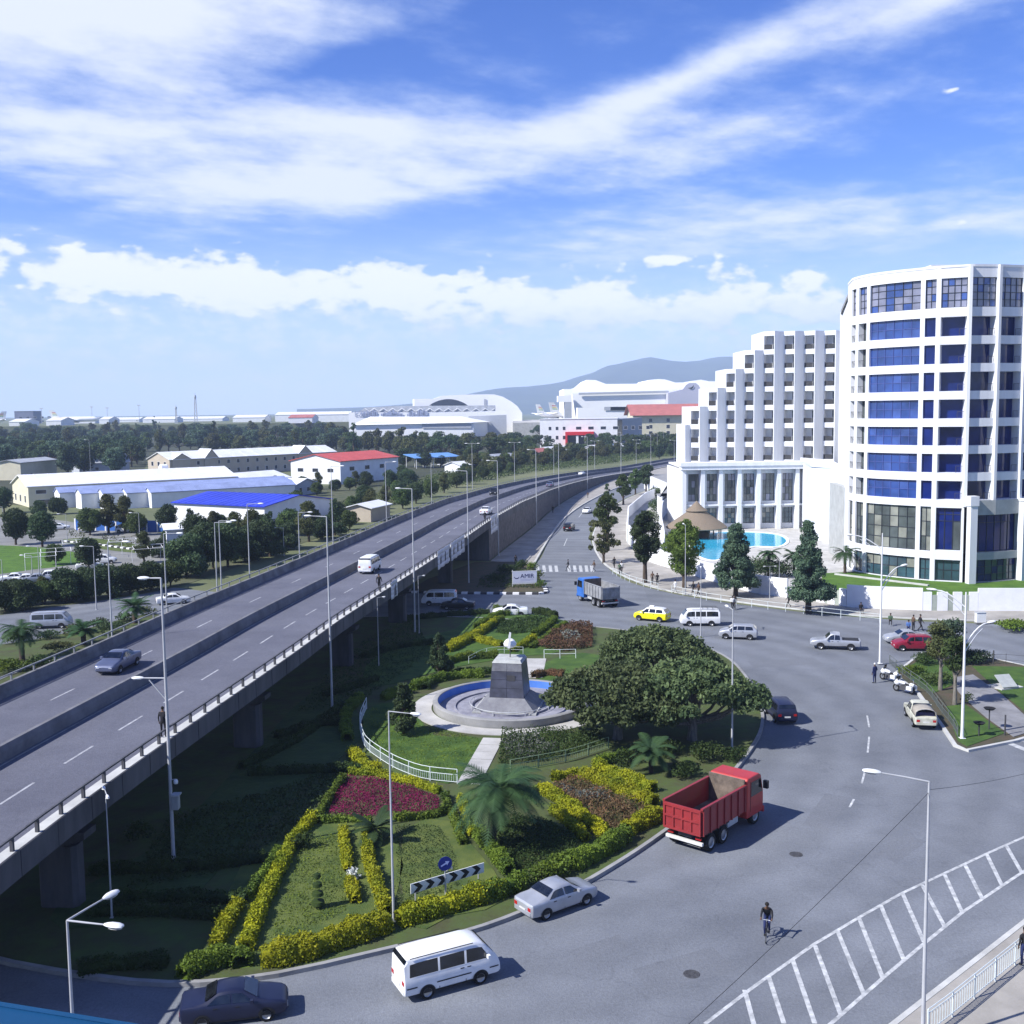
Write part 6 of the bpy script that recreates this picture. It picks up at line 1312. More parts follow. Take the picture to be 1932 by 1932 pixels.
truck('blue dump truck with a grey steel bed heading for the far road', off(at_px(1152, 1147), 112, 3.4, 0), rad(112), BLUET, STEELBOX, L=7.0, fade=BEDM)
sedan('white sedan on the far side of the garden below the striped kerb', off(at_px(963, 1164), 180, 0, -.8), rad(180), WHITEP)
van('white minibus in the shade under the flyover', off(at_px(828, 1143), 178, 0, -.8), rad(178), WHITEP, stripes=False)
sedan('black car in the shade just below the minibus under the flyover', off(at_px(862, 1151), 176, 0, -.8), rad(176), BLKP)
def on_fly(y, offs, rev=False):
    s = fr.s_at_y(y); p = fr.at(s, offs); return (p.x, p.y, p.z + .006), fr.heading(s) + (PI if rev else 0)
p, h = on_fly(71.5, -10.6, True); p = P(224, 1262, 6.06); sedan('grey-blue sedan on the near end of the flyover heading this way', (p.x, p.y, 6.06), h, GREYB)
p, h = on_fly(118, -5.4); van('white minibus driving away on the flyover', p, h, WHITEP, stripes=False)
p, h = on_fly(183, -3.0); sedan('white sedan driving away on the flyover past the double banner', p, h, WHITEP)
p, h = on_fly(236, -10.8, True); suv('dark car coming this way on the bend of the flyover', p, h, BLKP)
p, h = on_fly(277, -3.6); sedan('dark sedan driving away beyond the flyover bend', p, h, GREYB)
p, h = on_fly(360, -11.0, True); sedan('white car on the far end of the flyover', p, h, WHITEP)
suv('black car driving away on the road beside the retaining wall', at_px(1074, 1001), rad(74), BLKP)
sedan('white car on the far road beyond the black one', at_px(1108, 968), rad(-108), WHITEP)
suv('dark car parked on the hotel forecourt by the white annex', at_px(1262, 945), rad(10), BLKP)
# ================================================================== lamps
LAMPG = M('lamp_glass', (0.55, 0.56, 0.55), 0.2, 0, spec=.6); LWHITE = M('lamp_white', (0.66, 0.67, 0.67), 0.45, 0.06, 2)
def lamp(base, h, label, arms=((1.0, 90, 1.6, 12),), r=.09, mat=POLE, head=.62, name='street_lamp', curved=False, group=None):
    r *= .66; head *= .72
    t = thing(name, label, 'street lamp', tuple(base), 0, group)
    MB().tube([(0, 0, 0), (0, 0, .5), (0, 0, h * .5), (0, 0, h)], [r * 1.5, r * 1.25, r, r * .6], 10).obj('pole', mat, t, smooth=60)
    MB().bx(-r * 2.2, r * 2.2, -r * 2.2, r * 2.2, 0, .05).obj('base_plate', mat, t)
    for (hf, az, L, tilt) in arms:
        a = rad(az); dx, dy = math.cos(a), math.sin(a); z = h * hf; rise = L * math.tan(rad(tilt))
        if curved:
            pts = [(dx * L * q, dy * L * q, z - .9 + (rise + .9) * math.sin(q * PI / 2)) for q in (0, .2, .4, .6, .8, 1)]; MB().tube(pts, [r * .55] * 5 + [r * .35], 7).obj('arm', mat, t, smooth=60)
            pts2 = [(dx * L * q, dy * L * q, z - 1.5 + (rise + 1.25) * math.sin(q * PI / 2)) for q in (0, .25, .5, .75)]; MB().tube(pts2, r * .35, 6).obj('brace', mat, t, smooth=60)
        else: MB().tube([(0, 0, z), (dx * L * .5, dy * L * .5, z + rise * .55), (dx * L, dy * L, z + rise)], [r * .55, r * .5, r * .4], 7).obj('arm', mat, t, smooth=60)
        # luminaire: tapered housing with a bowl
        hx = Vector((dx * L, dy * L, z + rise)); d = Vector((dx, dy, math.tan(rad(tilt)) * .6)).normalized(); sd = Vector((-dy, dx, 0)); up = sd.cross(d) * -1
        if up.z < 0: up = -up
        sec = [(-.12, .05, .05), (.05, .10, .09), (.3, .15, .11), (.7, .16, .10), (.95, .12, .06), (1.02, .05, .03)]; vs = []
        for s, w, hh in sec:
            c = hx + d * (s * head)
            for k in range(8): q = 2 * PI * k / 8; vs.append(c + sd * (math.cos(q) * w * head / .62) + up * (math.sin(q) * hh * head / .62 * (1 if math.sin(q) > 0 else .6)))
        mb = MB(); mb.add(vs, [(i * 8 + j, i * 8 + (j + 1) % 8, (i + 1) * 8 + (j + 1) % 8, (i + 1) * 8 + j) for i in range(len(sec) - 1) for j in range(8)] + [tuple(range(7, -1, -1)), tuple(range(len(vs) - 8, len(vs)))]); lo = mb.obj('lamp_head', LWHITE, t, smooth=50)
        c = hx + d * (.52 * head) - up * .05; MB().add([c + d * .26 * math.cos(q) * head / .62 + sd * .1 * math.sin(q) - up * .03 for q in [2 * PI * k / 10 for k in range(10)]], [tuple(range(10))]).obj('lens', LAMPG, lo)
    return t
def at_fly(y, o=.55): s = fr.s_at_y(y); p = fr.at(s, o); return (p.x, p.y, .1), math.degrees(fr.heading(s))
q = P(127, 1743, 9.4); lamp((q.x, q.y, .1), 9.4, 'near twin-arm street lamp rising from the bottom left corner', ((1.0, 62, 1.35, 4), (1.0, -8, 1.2, -3)), head=.72)
q = P(743, 1745); lamp((q.x, q.y, .16), 10.1, 'slim single-arm street lamp in the garden beside the golden spoke hedge', ((1.0, -12, 1.1, -3),), r=.075)
q = P(1753, 1480, 10.2); lamp((q.x, q.y, .1), 10.2, 'single-arm street lamp rising from the bottom edge at right', ((1.0, 168, 1.75, 8),), r=.10, head=.8)
q = P(1660, 1254); lamp((q.x, q.y, .1), 12.2, 'tall white double-arm lamp beside the motorcycles', ((.95, 165, 2.6, 8), (.68, 20, 2.2, 18)), r=.13, mat=LWHITE, curved=True, head=.9)
q = P(1815, 1397); lamp((q.x, q.y, .15), 10.6, 'tall white double-arm lamp in the small park', ((.98, 160, 2.0, 8), (.73, 15, 1.9, 16)), r=.14, mat=LWHITE, curved=True, head=.85)
q = P(1381, 1418); lamp((q.x, q.y, .15), 9.9, 'street lamp standing in the spreading tree shade', ((1.0, 100, .9, 4),))
q = P(1322, 1202); lamp((q.x, q.y, .02), 7.2, 'slim lamp post in front of the minibus with the roof rack', ((1.0, 80, .8, 4),), r=.07)
q = P(1293, 1124); lamp((q.x, q.y, .1), 9.0, 'lamp post in front of the yellow-green tree', ((1.0, 95, .9, 4),), r=.08)
q = P(1452, 1133); t = lamp((q.x, q.y, .1), 4.2, 'short twin-headed lamp on the hotel pavement', ((1.0, 0, .55, 0), (1.0, 180, .55, 0)), r=.05, head=.4)
q = P(1470, 1100); lamp((q.x, q.y, .1), 3.4, 'short garden lamp behind the boundary wall', ((1.0, 0, .2, 0),), r=.05, head=.35)
# tall masts along the right-hand side of the flyover
(b, h) = at_fly(55.0, .8); t = lamp(b, 15.4, 'tall lamp mast beside the near end of the flyover with a second arm and boxes', ((1.0, h + 90, .7, 0), (.655, h + 92, 1.25, 0)), r=.13, head=.8)
MB().bar((0, 0, 8.9), (math.cos(rad(h + 92)) * .9, math.sin(rad(h + 92)) * .9, 10.0), .05, .05).obj('brace', POLE, t)
MB().bx(.1, .42, -.2, .2, 3.0, 3.75).obj('control_box', M('box_grey', (.35, .37, .38), .6, .1, 2), t); MB().bx(.08, .5, -.26, .26, 3.75, 3.82).obj('box_hood', STEEL, t)
MB().lathe([(.02, 4.35), (.11, 4.38), (.13, 4.5), (.08, 4.6), (.02, 4.62)], 12, (.3, 0, 0)).obj('camera_dome', LWHITE, t, smooth=60); MB().bar((0, 0, 4.58), (.3, 0, 4.62), .04, .04).obj('camera_arm', POLE, t)
for y, lab in ((84.5, 'tall lamp mast on the right of the flyover, second from the near end'), (113.7, 'tall lamp mast on the right of the flyover beside the parked white minibus'), (146, 'tall lamp mast on the right of the flyover at the double banner'), (174, 'tall lamp mast at the start of the retaining wall'), (219, 'tall lamp mast along the retaining wall, second'), (263, 'tall lamp mast along the retaining wall, third'), (315, 'tall lamp mast along the retaining wall, fourth'), (368, 'tall lamp mast near the far end of the flyover')):
    b, h = at_fly(y, .7); lamp(b, 15.6, lab, ((1.0, h + 90, 1.3, 3),), r=.12, head=.75)
# masts beyond the left-hand side
def left_pole(u, vt, yb, lab, off=-WID - 1.6, two=True, r=.1, D=None):
    s = None
    for k in range(0, 3000):
        s = fr.s_at_y(40) + k * .2
        if s > fr.len - 5: break
        p = fr.at(s, off)
        if pix(p.x, p.y, 3)[0] >= u: break
    top = Q(u, vt, p.y); h_ = max(6, top.z); hd = math.degrees(fr.heading(s)); lamp((p.x, p.y, 0), h_, lab, ((1.0, hd - 90, 1.3, 2),) + (((1.0, hd + 90, 1.1, 2),) if two else ()), r=r, head=.8)
for k, (u, vt, lab) in enumerate([(213, 1023, 'tall pole left of the flyover by the green fan palm'), (317, 1007, 'pole left of the flyover by the half-hidden white car'), (411, 986, 'left pole of a close pair behind the flyover parapet'), (419, 983, 'right pole of a close pair behind the flyover parapet'), (473, 951, 'pole with a side arm left of the flyover'), (566, 967, 'pole left of the flyover below the blue-roofed hall'), (629, 880, 'tall pole left of the flyover in front of the blue-roofed hall corner'), (730, 872, 'pole left of the flyover in front of the red-roofed building end'), (815, 877, 'pole left of the flyover by the roadside trees'), (892, 837, 'tall double-arm lamp left of the flyover bend'), (971, 835, 'tall double-arm lamp left of the flyover past the bend'), (1045, 838, 'far double-arm lamp left of the flyover, first of three'), (1122, 832, 'far double-arm lamp left of the flyover, second of three'), (1200, 830, 'far double-arm lamp left of the flyover, third of three')]):
    left_pole(u, vt, 0, lab, two=k > 8, off=-WID - 1.6 - (k % 3) * .6)
for (u, v, h, lab) in [(1228, 888, 14, 'far lamp mast beyond the pavement trees, left one'), (1240, 862, 13, 'far lamp mast beyond the pavement trees, middle one'), (1252, 856, 12, 'far lamp mast beyond the pavement trees, right one'), (1272, 892, 12, 'far lamp mast at the corner of the hotel podium')]:
    q = P(u, v); lamp((q.x, q.y, 0), h, lab, ((1.0, 180, 1.2, 2), (1.0, 0, 1.2, 2)), r=.1, head=.8)
for (u, v, vt, lab) in [(182, 1150, 1031, 'pole with a meter box beside the left service road'), (75, 1100, 1031, 'lamp with a bent arm in the left car park'), (6, 1110, 1068, 'lamp at the left edge of the car park'), (62, 1100, 1058, 'slim pole among the parked white cars'), (127, 1024, 970, 'slim pole in front of the row of gabled halls'), (265, 1043, 968, 'slim pole by the blue wall in the car park'), (536, 1049, 996, 'short pole by the shed left of the flyover'), (6, 990, 962, 'pole at the far left edge of the car park'), (172, 910, 830, 'mast in the tree belt on the far left')]:
    q = P(u, v); tp_ = Q(u, vt, q.y); lamp((q.x, q.y, 0), max(4, tp_.z), lab, ((1.0, 180, 1.2, 3),), r=.09, head=.7)
# shaded short lamp and posts in the garden
q = c0(800, 1200); lamp((q.x, q.y, .16), 6.2, 'short shaded lamp in the dark garden under the flyover', ((1.0, 120, .35, 8), (1.0, -60, .35, -8)), r=.06, head=.4)
q = c2(1012, 655); lamp((q.x, q.y, .16), 6.5, 'slim lamp post in the shade by the middle piers', ((1.0, 20, .5, 4),), r=.06, head=.4)
q = c2(1300, 420); lamp((q.x, q.y, .16), 6.2, 'slim lamp post in the shade near the white minibus', ((1.0, 20, .5, 4),), r=.06, head=.4)
# cables from the right-hand lamp
L2 = P(1753, 1480, 10.2)
def cable(a, b, sag, lab):
    a, b = Vector(a), Vector(b); pts = []
    for k in range(13): t_ = k / 12; p = a.lerp(b, t_); p.z -= sag * 4 * t_ * (1 - t_); pts.append(p)
    o = MB().tube(pts, .008, 5).obj('cable', BLACK); tag(o, lab, 'cable')
cable((L2.x, L2.y, 10.0), (Q(1932, 1440, 58).x + 4, 60, Q(1960, 1430, 60).z), .25, 'thin overhead cable running right from the near lamp')
a_ = Q(1225, 1932, 30); cable((L2.x, L2.y, 9.9), (a_.x - 1.5, 27.5, a_.z - .6), .2, 'thin overhead cable running down left from the near lamp')

# ================================================================== signs
SB = M('sign_black', (0.02, 0.02, 0.022), .5, 0); SW = M('sign_white', (0.70, 0.71, 0.70), .5, .06, 2); SBL = M('sign_blue', (0.015, 0.03, 0.22), .45, .05, 2); SBA = M('sign_arrow', (0.45, 0.50, 0.80), .5, 0); BACKG = M('sign_back', (.3, .3, .31), .6, .1, 2)
A = Vector((-4.75, 50.0, 0)); 
A = P(775, 1687, .72); B = P(913, 1645.5, .72); A.z = B.z = 0; dv = (B - A); LB = dv.length; ang = math.atan2(dv.y, dv.x)
cb = thing('chevron_board', 'long white road board with six black chevrons pointing right in the garden', 'road sign', (A.x, A.y, IZ), ang)
MB().bx(0, LB, -.02, .02, .56, 1.06).obj('board', SW, cb)
for k in range(6):
    x = .12 + k * (LB - .2) / 6; w = LB / 6 * .42; d_ = LB / 6 * .36
    MB().add([(x, -.026, .58), (x + w, -.026, .58), (x + w + d_, -.026, .81), (x + w, -.026, 1.04), (x, -.026, 1.04), (x + d_, -.026, .81)], [(0, 1, 2, 5), (5, 2, 3, 4)]).obj('chevron', SB, cb)
for x in (.28, 2.0 if LB > 3 else LB * .5, LB - .3): MB().tube([(x, .05, 0), (x, .05, 1.0)], .035, 8).obj('post', POLE, cb)
q = P(841, 1695); ks = thing('keep_right_sign', 'round blue sign with a white arrow above the chevron board', 'road sign', (q.x, q.y, IZ), ang * .6)
MB().tube([(0, .03, 0), (0, .03, 1.75)], .035, 8).obj('post', POLE, ks)
def disc(r, y, z, mat, nm, par, n=32): mb = MB(); mb.add([(r * math.cos(2 * PI * k / n), y, z + r * math.sin(2 * PI * k / n)) for k in range(n)], [tuple(range(n))]); return mb.obj(nm, mat, par)
mb = MB(); n = 32; mb.add([(.36 * math.cos(2 * PI * k / n), y, 1.62 + .36 * math.sin(2 * PI * k / n)) for y in (-.02, .0) for k in range(n)], [tuple(range(n)), tuple(range(2 * n - 1, n - 1, -1))] + [(k, (k + 1) % n, n + (k + 1) % n, n + k) for k in range(n)]); mb.obj('disc', SBL, ks)
ca, sa = math.cos(rad(25)), math.sin(rad(25)); ar = [(-.24, -.04), (.05, -.04), (.05, -.12), (.25, 0), (.05, .12), (.05, .04), (-.24, .04)]
MB().add([(x * ca - z * sa, -.024, 1.62 + x * sa + z * ca) for x, z in ar], [(0, 1, 5, 6), (2, 3, 4), ]).obj('arrow', SBA, ks)
q = P(841, 1695); shrub((q.x + .0, q.y + 1.6, IZ + .4), .25, .5, MATS['white_flowers'], 'white blossom just behind the round blue sign', 'flower_clump', cat='flowers')
# banner on the traffic island
def text_mesh(s, size, mat, name):
    cu = bpy.data.curves.new(name, 'FONT'); cu.body = s; cu.size = size; cu.extrude = .004
    o = bpy.data.objects.new(name, cu); COL.objects.link(o); dg = bpy.context.evaluated_depsgraph_get(); me = bpy.data.meshes.new_from_object(o.evaluated_get(dg)); bpy.data.objects.remove(o); me.materials.clear(); me.materials.append(mat); return me
a, b = P(977, 1103), P(1024, 1100); a = P(975.5, 1104); b = P(1006, 1101)
bn = thing('banner_sign', 'white roadside banner lettered AMIR with a blue crescent on the traffic island', 'sign', (a.x - .6, a.y - 3.0, .2), math.atan2(.5, 3.3))
for x in (0, 3.3): MB().bx(x - .04, x + .04, 0, .06, 0, 2.35).obj('post', SW, bn)
MB().bx(.02, 3.28, -.02, .0, .55, 2.1).obj('panel', M('banner_white', (.60, .62, .72), .6, .05, 1), bn); MB().bx(-.1, 3.4, -.03, .03, 2.1, 2.2).obj('frame_bar', SW, bn); MB().bx(-.1, 3.4, -.03, .03, .42, .52).obj('frame_bar', SW, bn)
tm = text_mesh('AMIR', .82, M('banner_navy', (.012, .014, .09), .6, 0), 'lettering'); o = link('lettering', tm, bn, (1.05, -.03, 1.22)); o.rotation_euler = (PI / 2, 0, 0)
mb = MB(); n = 16; ou = [(.38 * math.cos(rad(200 + 140 * k / n)), .38 * math.sin(rad(200 + 140 * k / n))) for k in range(n + 1)]; inn = [(.36 * math.cos(rad(205 + 130 * k / n)), .10 + .36 * math.sin(rad(205 + 130 * k / n))) for k in range(n + 1)]
for k in range(n): mb.quad((.55 + ou[k][0], -.028, 1.5 + ou[k][1]), (.55 + ou[k + 1][0], -.028, 1.5 + ou[k + 1][1]), (.55 + inn[k + 1][0], -.028, 1.5 + inn[k + 1][1]), (.55 + inn[k][0], -.028, 1.5 + inn[k][1]))
mb.obj('crescent', MATS['banner_navy'], bn)
for k in range(2): MB().bx(1.05, 2.9 - k * .5, -.026, -.022, 1.0 - k * .17, 1.05 - k * .17).obj('text_line', M('banner_small_text', (.35, .37, .55), .6, 0), bn)
# parts of the park: picnic-like slab shelter, posts
q = prk(1290, 1000); pt_ = thing('metal_cover', 'tilted pale metal cover on the park lawn', 'cover', (q.x, q.y, PZ), rad(20))
MB().add([(-.9, -.7, .25), (.5, -.9, .25), (.9, .5, .95), (-.5, .7, .95), (-.9, -.7, .2), (.5, -.9, .2), (.9, .5, .9), (-.5, .7, .9)], [(0, 1, 2, 3), (7, 6, 5, 4), (0, 4, 5, 1), (1, 5, 6, 2), (2, 6, 7, 3), (3, 7, 4, 0)]).obj('lid', M('pale_metal', (.5, .52, .48), .4, .1, 2, metal=.3), pt_); MB().bx(-1.1, 1.2, -.8, .9, 0, .12).obj('base', CONC_L, pt_)
for k, (x, y, h) in enumerate([(1290, 1500, 1.5), (1020, 1500, .9), (1170, 760, 1.3)]):
    q = prk(x, y); o = MB().tube([(0, 0, 0), (0, 0, h)], .06, 8).obj('bollard_post', DARKSTEEL, None, (q.x, q.y, .15)); tag(o, ['dark gate post at the tip of the park path', 'short dark post on the park lawn tip', 'dark post in the park wire fence'][k], 'post')
for k, (x, y, h, lab) in enumerate([(1125, 1440, 1.5, 'dish-topped planter stand on the park lawn, taller one'), (1020, 1510, .9, 'dish-topped planter stand on the park lawn, lower one')]):
    q = prk(x, y); pl = thing('planter_stand', lab, 'planter', (q.x, q.y, PZ)); MB().tube([(0, 0, 0), (0, 0, h)], .05, 8).obj('stem', DARKSTEEL, pl); MB().lathe([(.05, h - .02), (.3, h), (.42, h + .12), (.38, h + .12), (.05, h + .04)], 16).obj('dish', BLACK, pl, smooth=50)
q = P(1608 + 262, 1177); ub = thing('utility_box', 'white utility cabinet on the pavement at right', 'cabinet', (q.x - 1.2, q.y, .13)); MB().bx(-.5, .5, -.3, .3, .1, 1.15).obj('cabinet', SW, ub); MB().bx(-.55, .55, -.35, .35, 0, .1).obj('plinth', CONC, ub); MB().bx(-.56, .56, -.36, .36, 1.15, 1.2).obj('lid', STEEL, ub)
# blue canopy edge of the building the picture was taken from
ca_ = thing('blue_canopy', 'blue canopy edge of the viewing building in the bottom left corner', 'canopy')
p0, p1 = Q(-260, 1858, 9.0), Q(300, 1948, 9.0); m2 = MB(); bl = M('canopy_blue', (0.008, 0.07, 0.17), .5, .1, 1)
m2.hexa([(p0.x, 9.0, p0.z - .25), (p1.x, 9.0, p1.z - .25), (p1.x, 5.5, p1.z - .25), (p0.x, 5.5, p0.z - .25), (p0.x, 9.0, p0.z), (p1.x, 9.0, p1.z), (p1.x, 5.5, p1.z), (p0.x, 5.5, p0.z)]); m2.obj('panel', bl, ca_)
m3 = MB(); m3.bar((p0.x, 9.03, p0.z - .05), (p1.x, 9.03, p1.z - .05), .06, .12); m3.obj('edge_trim', bl, ca_)
# ================================================================== people
SKIN = M('skin', (0.12, 0.065, 0.04), .6, .05, 5); HAIR = M('dark_hair', (0.012, 0.010, 0.009), .8, .1, 8); SHOE = M('shoes', (0.02, 0.02, 0.02), .6, .1, 4)
def cloth(name, c): return M('cloth_' + name, c, .9, .15, 6)
CL = {'black': cloth('black', (.018, .018, .022)), 'navy': cloth('navy', (.02, .03, .10)), 'white': cloth('white', (.66, .66, .66)), 'red': cloth('red', (.28, .04, .04)), 'blue': cloth('blue', (.08, .16, .40)), 'brown': cloth('brown', (.12, .075, .05)), 'grey': cloth('grey', (.16, .16, .17)), 'green': cloth('green', (.08, .13, .08))}
def body_mesh(name, J):
    """J: joints by name -> (x,y,z). one skinned continuous body; material by region: 0 skin 1 top 2 trousers 3 shoes"""
    names = list(J); idx = {n: i for i, n in enumerate(names)}
    E = [('pelvis', 'waist'), ('waist', 'chest'), ('chest', 'neck'), ('neck', 'jaw'), ('jaw', 'brow'), ('brow', 'crown')]
    for s in 'LR': E += [('chest', 'sh' + s), ('sh' + s, 'el' + s), ('el' + s, 'wr' + s), ('wr' + s, 'ha' + s), ('pelvis', 'hip' + s), ('hip' + s, 'kn' + s), ('kn' + s, 'an' + s), ('an' + s, 'toe' + s)]
    R = dict(pelvis=(.15, .115), waist=(.135, .10), chest=(.165, .115), neck=(.052, .055), jaw=(.066, .078), brow=(.078, .095), crown=(.055, .068))
    for s in 'LR': R.update({'sh' + s: (.062, .062), 'el' + s: (.042, .042), 'wr' + s: (.030, .030), 'ha' + s: (.036, .022), 'hip' + s: (.092, .092), 'kn' + s: (.060, .060), 'an' + s: (.042, .042), 'toe' + s: (.040, .030)})
    me = bpy.data.meshes.new(name); me.from_pydata([J[n] for n in names], [(idx[a], idx[b]) for a, b in E], []); o = bpy.data.objects.new(name, me); COL.objects.link(o)
    sk = o.modifiers.new('skin', 'SKIN'); sk.use_smooth_shade = True
    for n in names: v = me.skin_vertices[0].data[idx[n]]; v.radius = R[n]; v.use_root = n == 'pelvis'
    sb_ = o.modifiers.new('sub', 'SUBSURF'); sb_.levels = 1; sb_.render_levels = 1
    dg = bpy.context.evaluated_depsgraph_get(); m2 = bpy.data.meshes.new_from_object(o.evaluated_get(dg)); bpy.data.objects.remove(o)
    V = [v.co.copy() for v in m2.vertices]
    def nearest(p):
        best = (9, None, 0)
        for a, b in E:
            A_, B_ = Vector(J[a]), Vector(J[b]); d = B_ - A_; t = max(0, min(1, (p - A_).dot(d) / max(1e-9, d.length_squared))); e = (A_ + d * t - p).length
            if e < best[0]: best = (e, (a, b), t)
        return best
    mi = []
    for f in m2.polygons:
        c = f.center; _, (a, b), t = nearest(c)
        if a in ('neck', 'jaw', 'brow') or (a == 'chest' and b == 'neck' and t > .72): k = 0
        elif a[:2] in ('wr',) or (a[:2] == 'el' and t > .75): k = 0
        elif a[:2] == 'an' or (a[:2] == 'kn' and t > .9): k = 3
        elif a[:3] == 'hip' or a[:2] == 'kn' or (a == 'pelvis' and b[:3] == 'hip') or (a == 'pelvis' and t < .35): k = 2
        else: k = 1
        mi.append(k)
    # fingers and thumb on each hand, nose and ears on the head
    mb = MB(); mb.v = [tuple(v) for v in V]; mb.f = [tuple(p.vertices) for p in m2.polygons]; mb.m = mi
    for s in 'LR':
        w, h = Vector(J['wr' + s]), Vector(J['ha' + s]); d = (h - w).normalized(); sd = d.cross(Vector((0, 0, 1) if abs(d.z) < .8 else (1, 0, 0))).normalized(); nn = sd.cross(d)
        for k, L in enumerate((.062, .075, .07, .052)):
            b0 = h + sd * (.027 - .018 * k); mb.tube([b0, b0 + d * L * .55 + nn * .008, b0 + d * L * .9 + nn * .028], [.009, .008, .006], 5, 0)
        b0 = h - d * .045 + sd * .03; mb.tube([b0, b0 + sd * .025 + d * .03, b0 + sd * .03 + d * .06], [.011, .010, .007], 5, 0)
    br, jw = Vector(J['brow']), Vector(J['jaw']); up = (br - jw).normalized(); f = Vector(J.get('_face', (1, 0, 0))) if False else Vector((1, 0, 0)); lt = up.cross(f).normalized()
    mb.add([br * .5 + jw * .5 + f * .088 + up * .03, br * .5 + jw * .5 + f * .115 - up * .012, br * .5 + jw * .5 + f * .085 + lt * .018 - up * .018, br * .5 + jw * .5 + f * .085 - lt * .018 - up * .018], [(0, 1, 2), (0, 3, 1), (1, 3, 2)], 0)
    m3 = mb.mesh(name, [SKIN, CL['black'], CL['navy'], SHOE], 180); bpy.data.meshes.remove(m2); return m3
def J_base(): return dict(pelvis=(0, 0, .93), waist=(0, 0, 1.08), chest=(0, 0, 1.32), neck=(0.0, 0, 1.47), jaw=(.02, 0, 1.55), brow=(.015, 0, 1.65), crown=(.0, 0, 1.72))
def pose(kind):
    J = J_base()
    def leg(s, y, kn, an, toe): J['hip' + s] = (0, y, .88); J['kn' + s] = kn; J['an' + s] = an; J['toe' + s] = toe
    def arm(s, y, el, wr, ha): J['sh' + s] = (0, y, 1.38); J['el' + s] = el; J['wr' + s] = wr; J['ha' + s] = ha
    if kind == 'walk':
        leg('L', .09, (.20, .09, .50), (.26, .09, .09), (.43, .10, .05)); leg('R', -.09, (.02, -.09, .48), (-.30, -.09, .16), (-.18, -.10, .05))
        arm('L', .19, (-.12, .23, 1.12), (-.06, .24, .88), (-.02, .24, .80)); arm('R', -.19, (.10, -.23, 1.12), (.26, -.22, .93), (.31, -.21, .87))
    elif kind == 'stand':
        leg('L', .10, (.02, .11, .48), (-.02, .12, .08), (.14, .14, .04)); leg('R', -.10, (.02, -.11, .48), (-.02, -.12, .08), (.14, -.14, .04))
        arm('L', .19, (-.02, .24, 1.10), (.05, .25, .86), (.07, .24, .77)); arm('R', -.19, (-.04, -.25, 1.11), (.14, -.18, .98), (.2, -.12, .98))
    elif kind == 'sit':
        for k in ('pelvis', 'waist', 'chest', 'neck', 'jaw', 'brow', 'crown'): x, y, z = J[k]; J[k] = (x + .05 * (z - .9), y, z - .48)
        for s, y in (('L', .1), ('R', -.1)): J['hip' + s] = (.02, y, .42); J['kn' + s] = (.42, y * 1.2, .47); J['an' + s] = (.44, y * 1.2, .08); J['toe' + s] = (.60, y * 1.3, .04); J['sh' + s] = (.03, y * 1.9, .90); J['el' + s] = (.10, y * 2.3, .62); J['wr' + s] = (.30, y * 1.5, .56); J['ha' + s] = (.38, y * 1.3, .55)
    elif kind == 'cycle':
        J.update(pelvis=(-.22, 0, .93), waist=(-.14, 0, 1.06), chest=(.02, 0, 1.26), neck=(.10, 0, 1.41), jaw=(.15, 0, 1.48), brow=(.16, 0, 1.58), crown=(.15, 0, 1.65))
        J['hipL'] = (-.2, .09, .90); J['knL'] = (.18, .10, .72); J['anL'] = (.02, .10, .36); J['toeL'] = (.17, .10, .31); J['hipR'] = (-.2, -.09, .90); J['knR'] = (.08, -.10, .52); J['anR'] = (-.04, -.10, .14); J['toeR'] = (.12, -.10, .11)
        for s, y in (('L', .19), ('R', -.19)): J['sh' + s] = (.03, y, 1.31); J['el' + s] = (.20, y * 1.25, 1.10); J['wr' + s] = (.40, y * 1.2, 1.02); J['ha' + s] = (.46, y * 1.15, 1.01)
    return J
POSES = {k: body_mesh('body', pose(k)) for k in ('walk', 'stand', 'sit', 'cycle')}
def hair_mesh(kind):
    J = pose(kind); b = Vector(J['brow']); mb = MB(); mb.lathe([(.004, .098), (.05, .088), (.082, .055), (.09, .012), (.086, -.03)], 12, (b.x - .012, b.y, b.z)); return mb.mesh('hair', HAIR, 180)
HAIRS = {k: hair_mesh(k) for k in POSES}
def person(label, loc, rz, kind='walk', top='black', legs='navy', h=1.0, cap=None, group=None):
    t = thing('person', label, 'person', loc, rz, group); t.scale = (h,) * 3
    o = link('body', POSES[kind], t); 
    for k, m_ in ((1, CL[top]), (2, CL[legs])): o.material_slots[k].link = 'OBJECT'; o.material_slots[k].material = m_
    hr = link('hair', HAIRS[kind], t)
    if cap: hr.name = 'cap'; hr.material_slots[0].link = 'OBJECT'; hr.material_slots[0].material = CL[cap]
    return t
def px_person(u, v, z, label, rzd, **k): p = P(u, v, z); return person(label, (p.x, p.y, z), rad(rzd), **k)
px_person(1650, 1289, .003, 'officer in dark blue uniform and white cap standing by the motorcycles', 120, kind='stand', top='navy', legs='navy', cap='white', h=1.03)
px_person(1072, 1077, .003, 'dark-clothed person in the middle of the zebra crossing', 180, top='black', legs='black')
px_person(1121, 1079, .003, 'person stepping off the pavement end of the zebra crossing', 200, top='brown', legs='grey')
px_person(1159, 1072, .13, 'person walking on the pavement left of the dark oval tree, farther one', 250, top='black', legs='black')
px_person(1173, 1082, .13, 'person in a white shirt walking left of the dark oval tree', 250, top='white', legs='black', h=1.05)
px_person(1169, 1084, .13, 'person walking beside the one in the white shirt', 250, top='green', legs='black')
px_person(1231, 1102, .13, 'left of two dark figures under the dark oval tree', 250, top='brown', legs='black')
px_person(1240, 1105, .13, 'right of two dark figures under the dark oval tree', 80, top='black', legs='black')
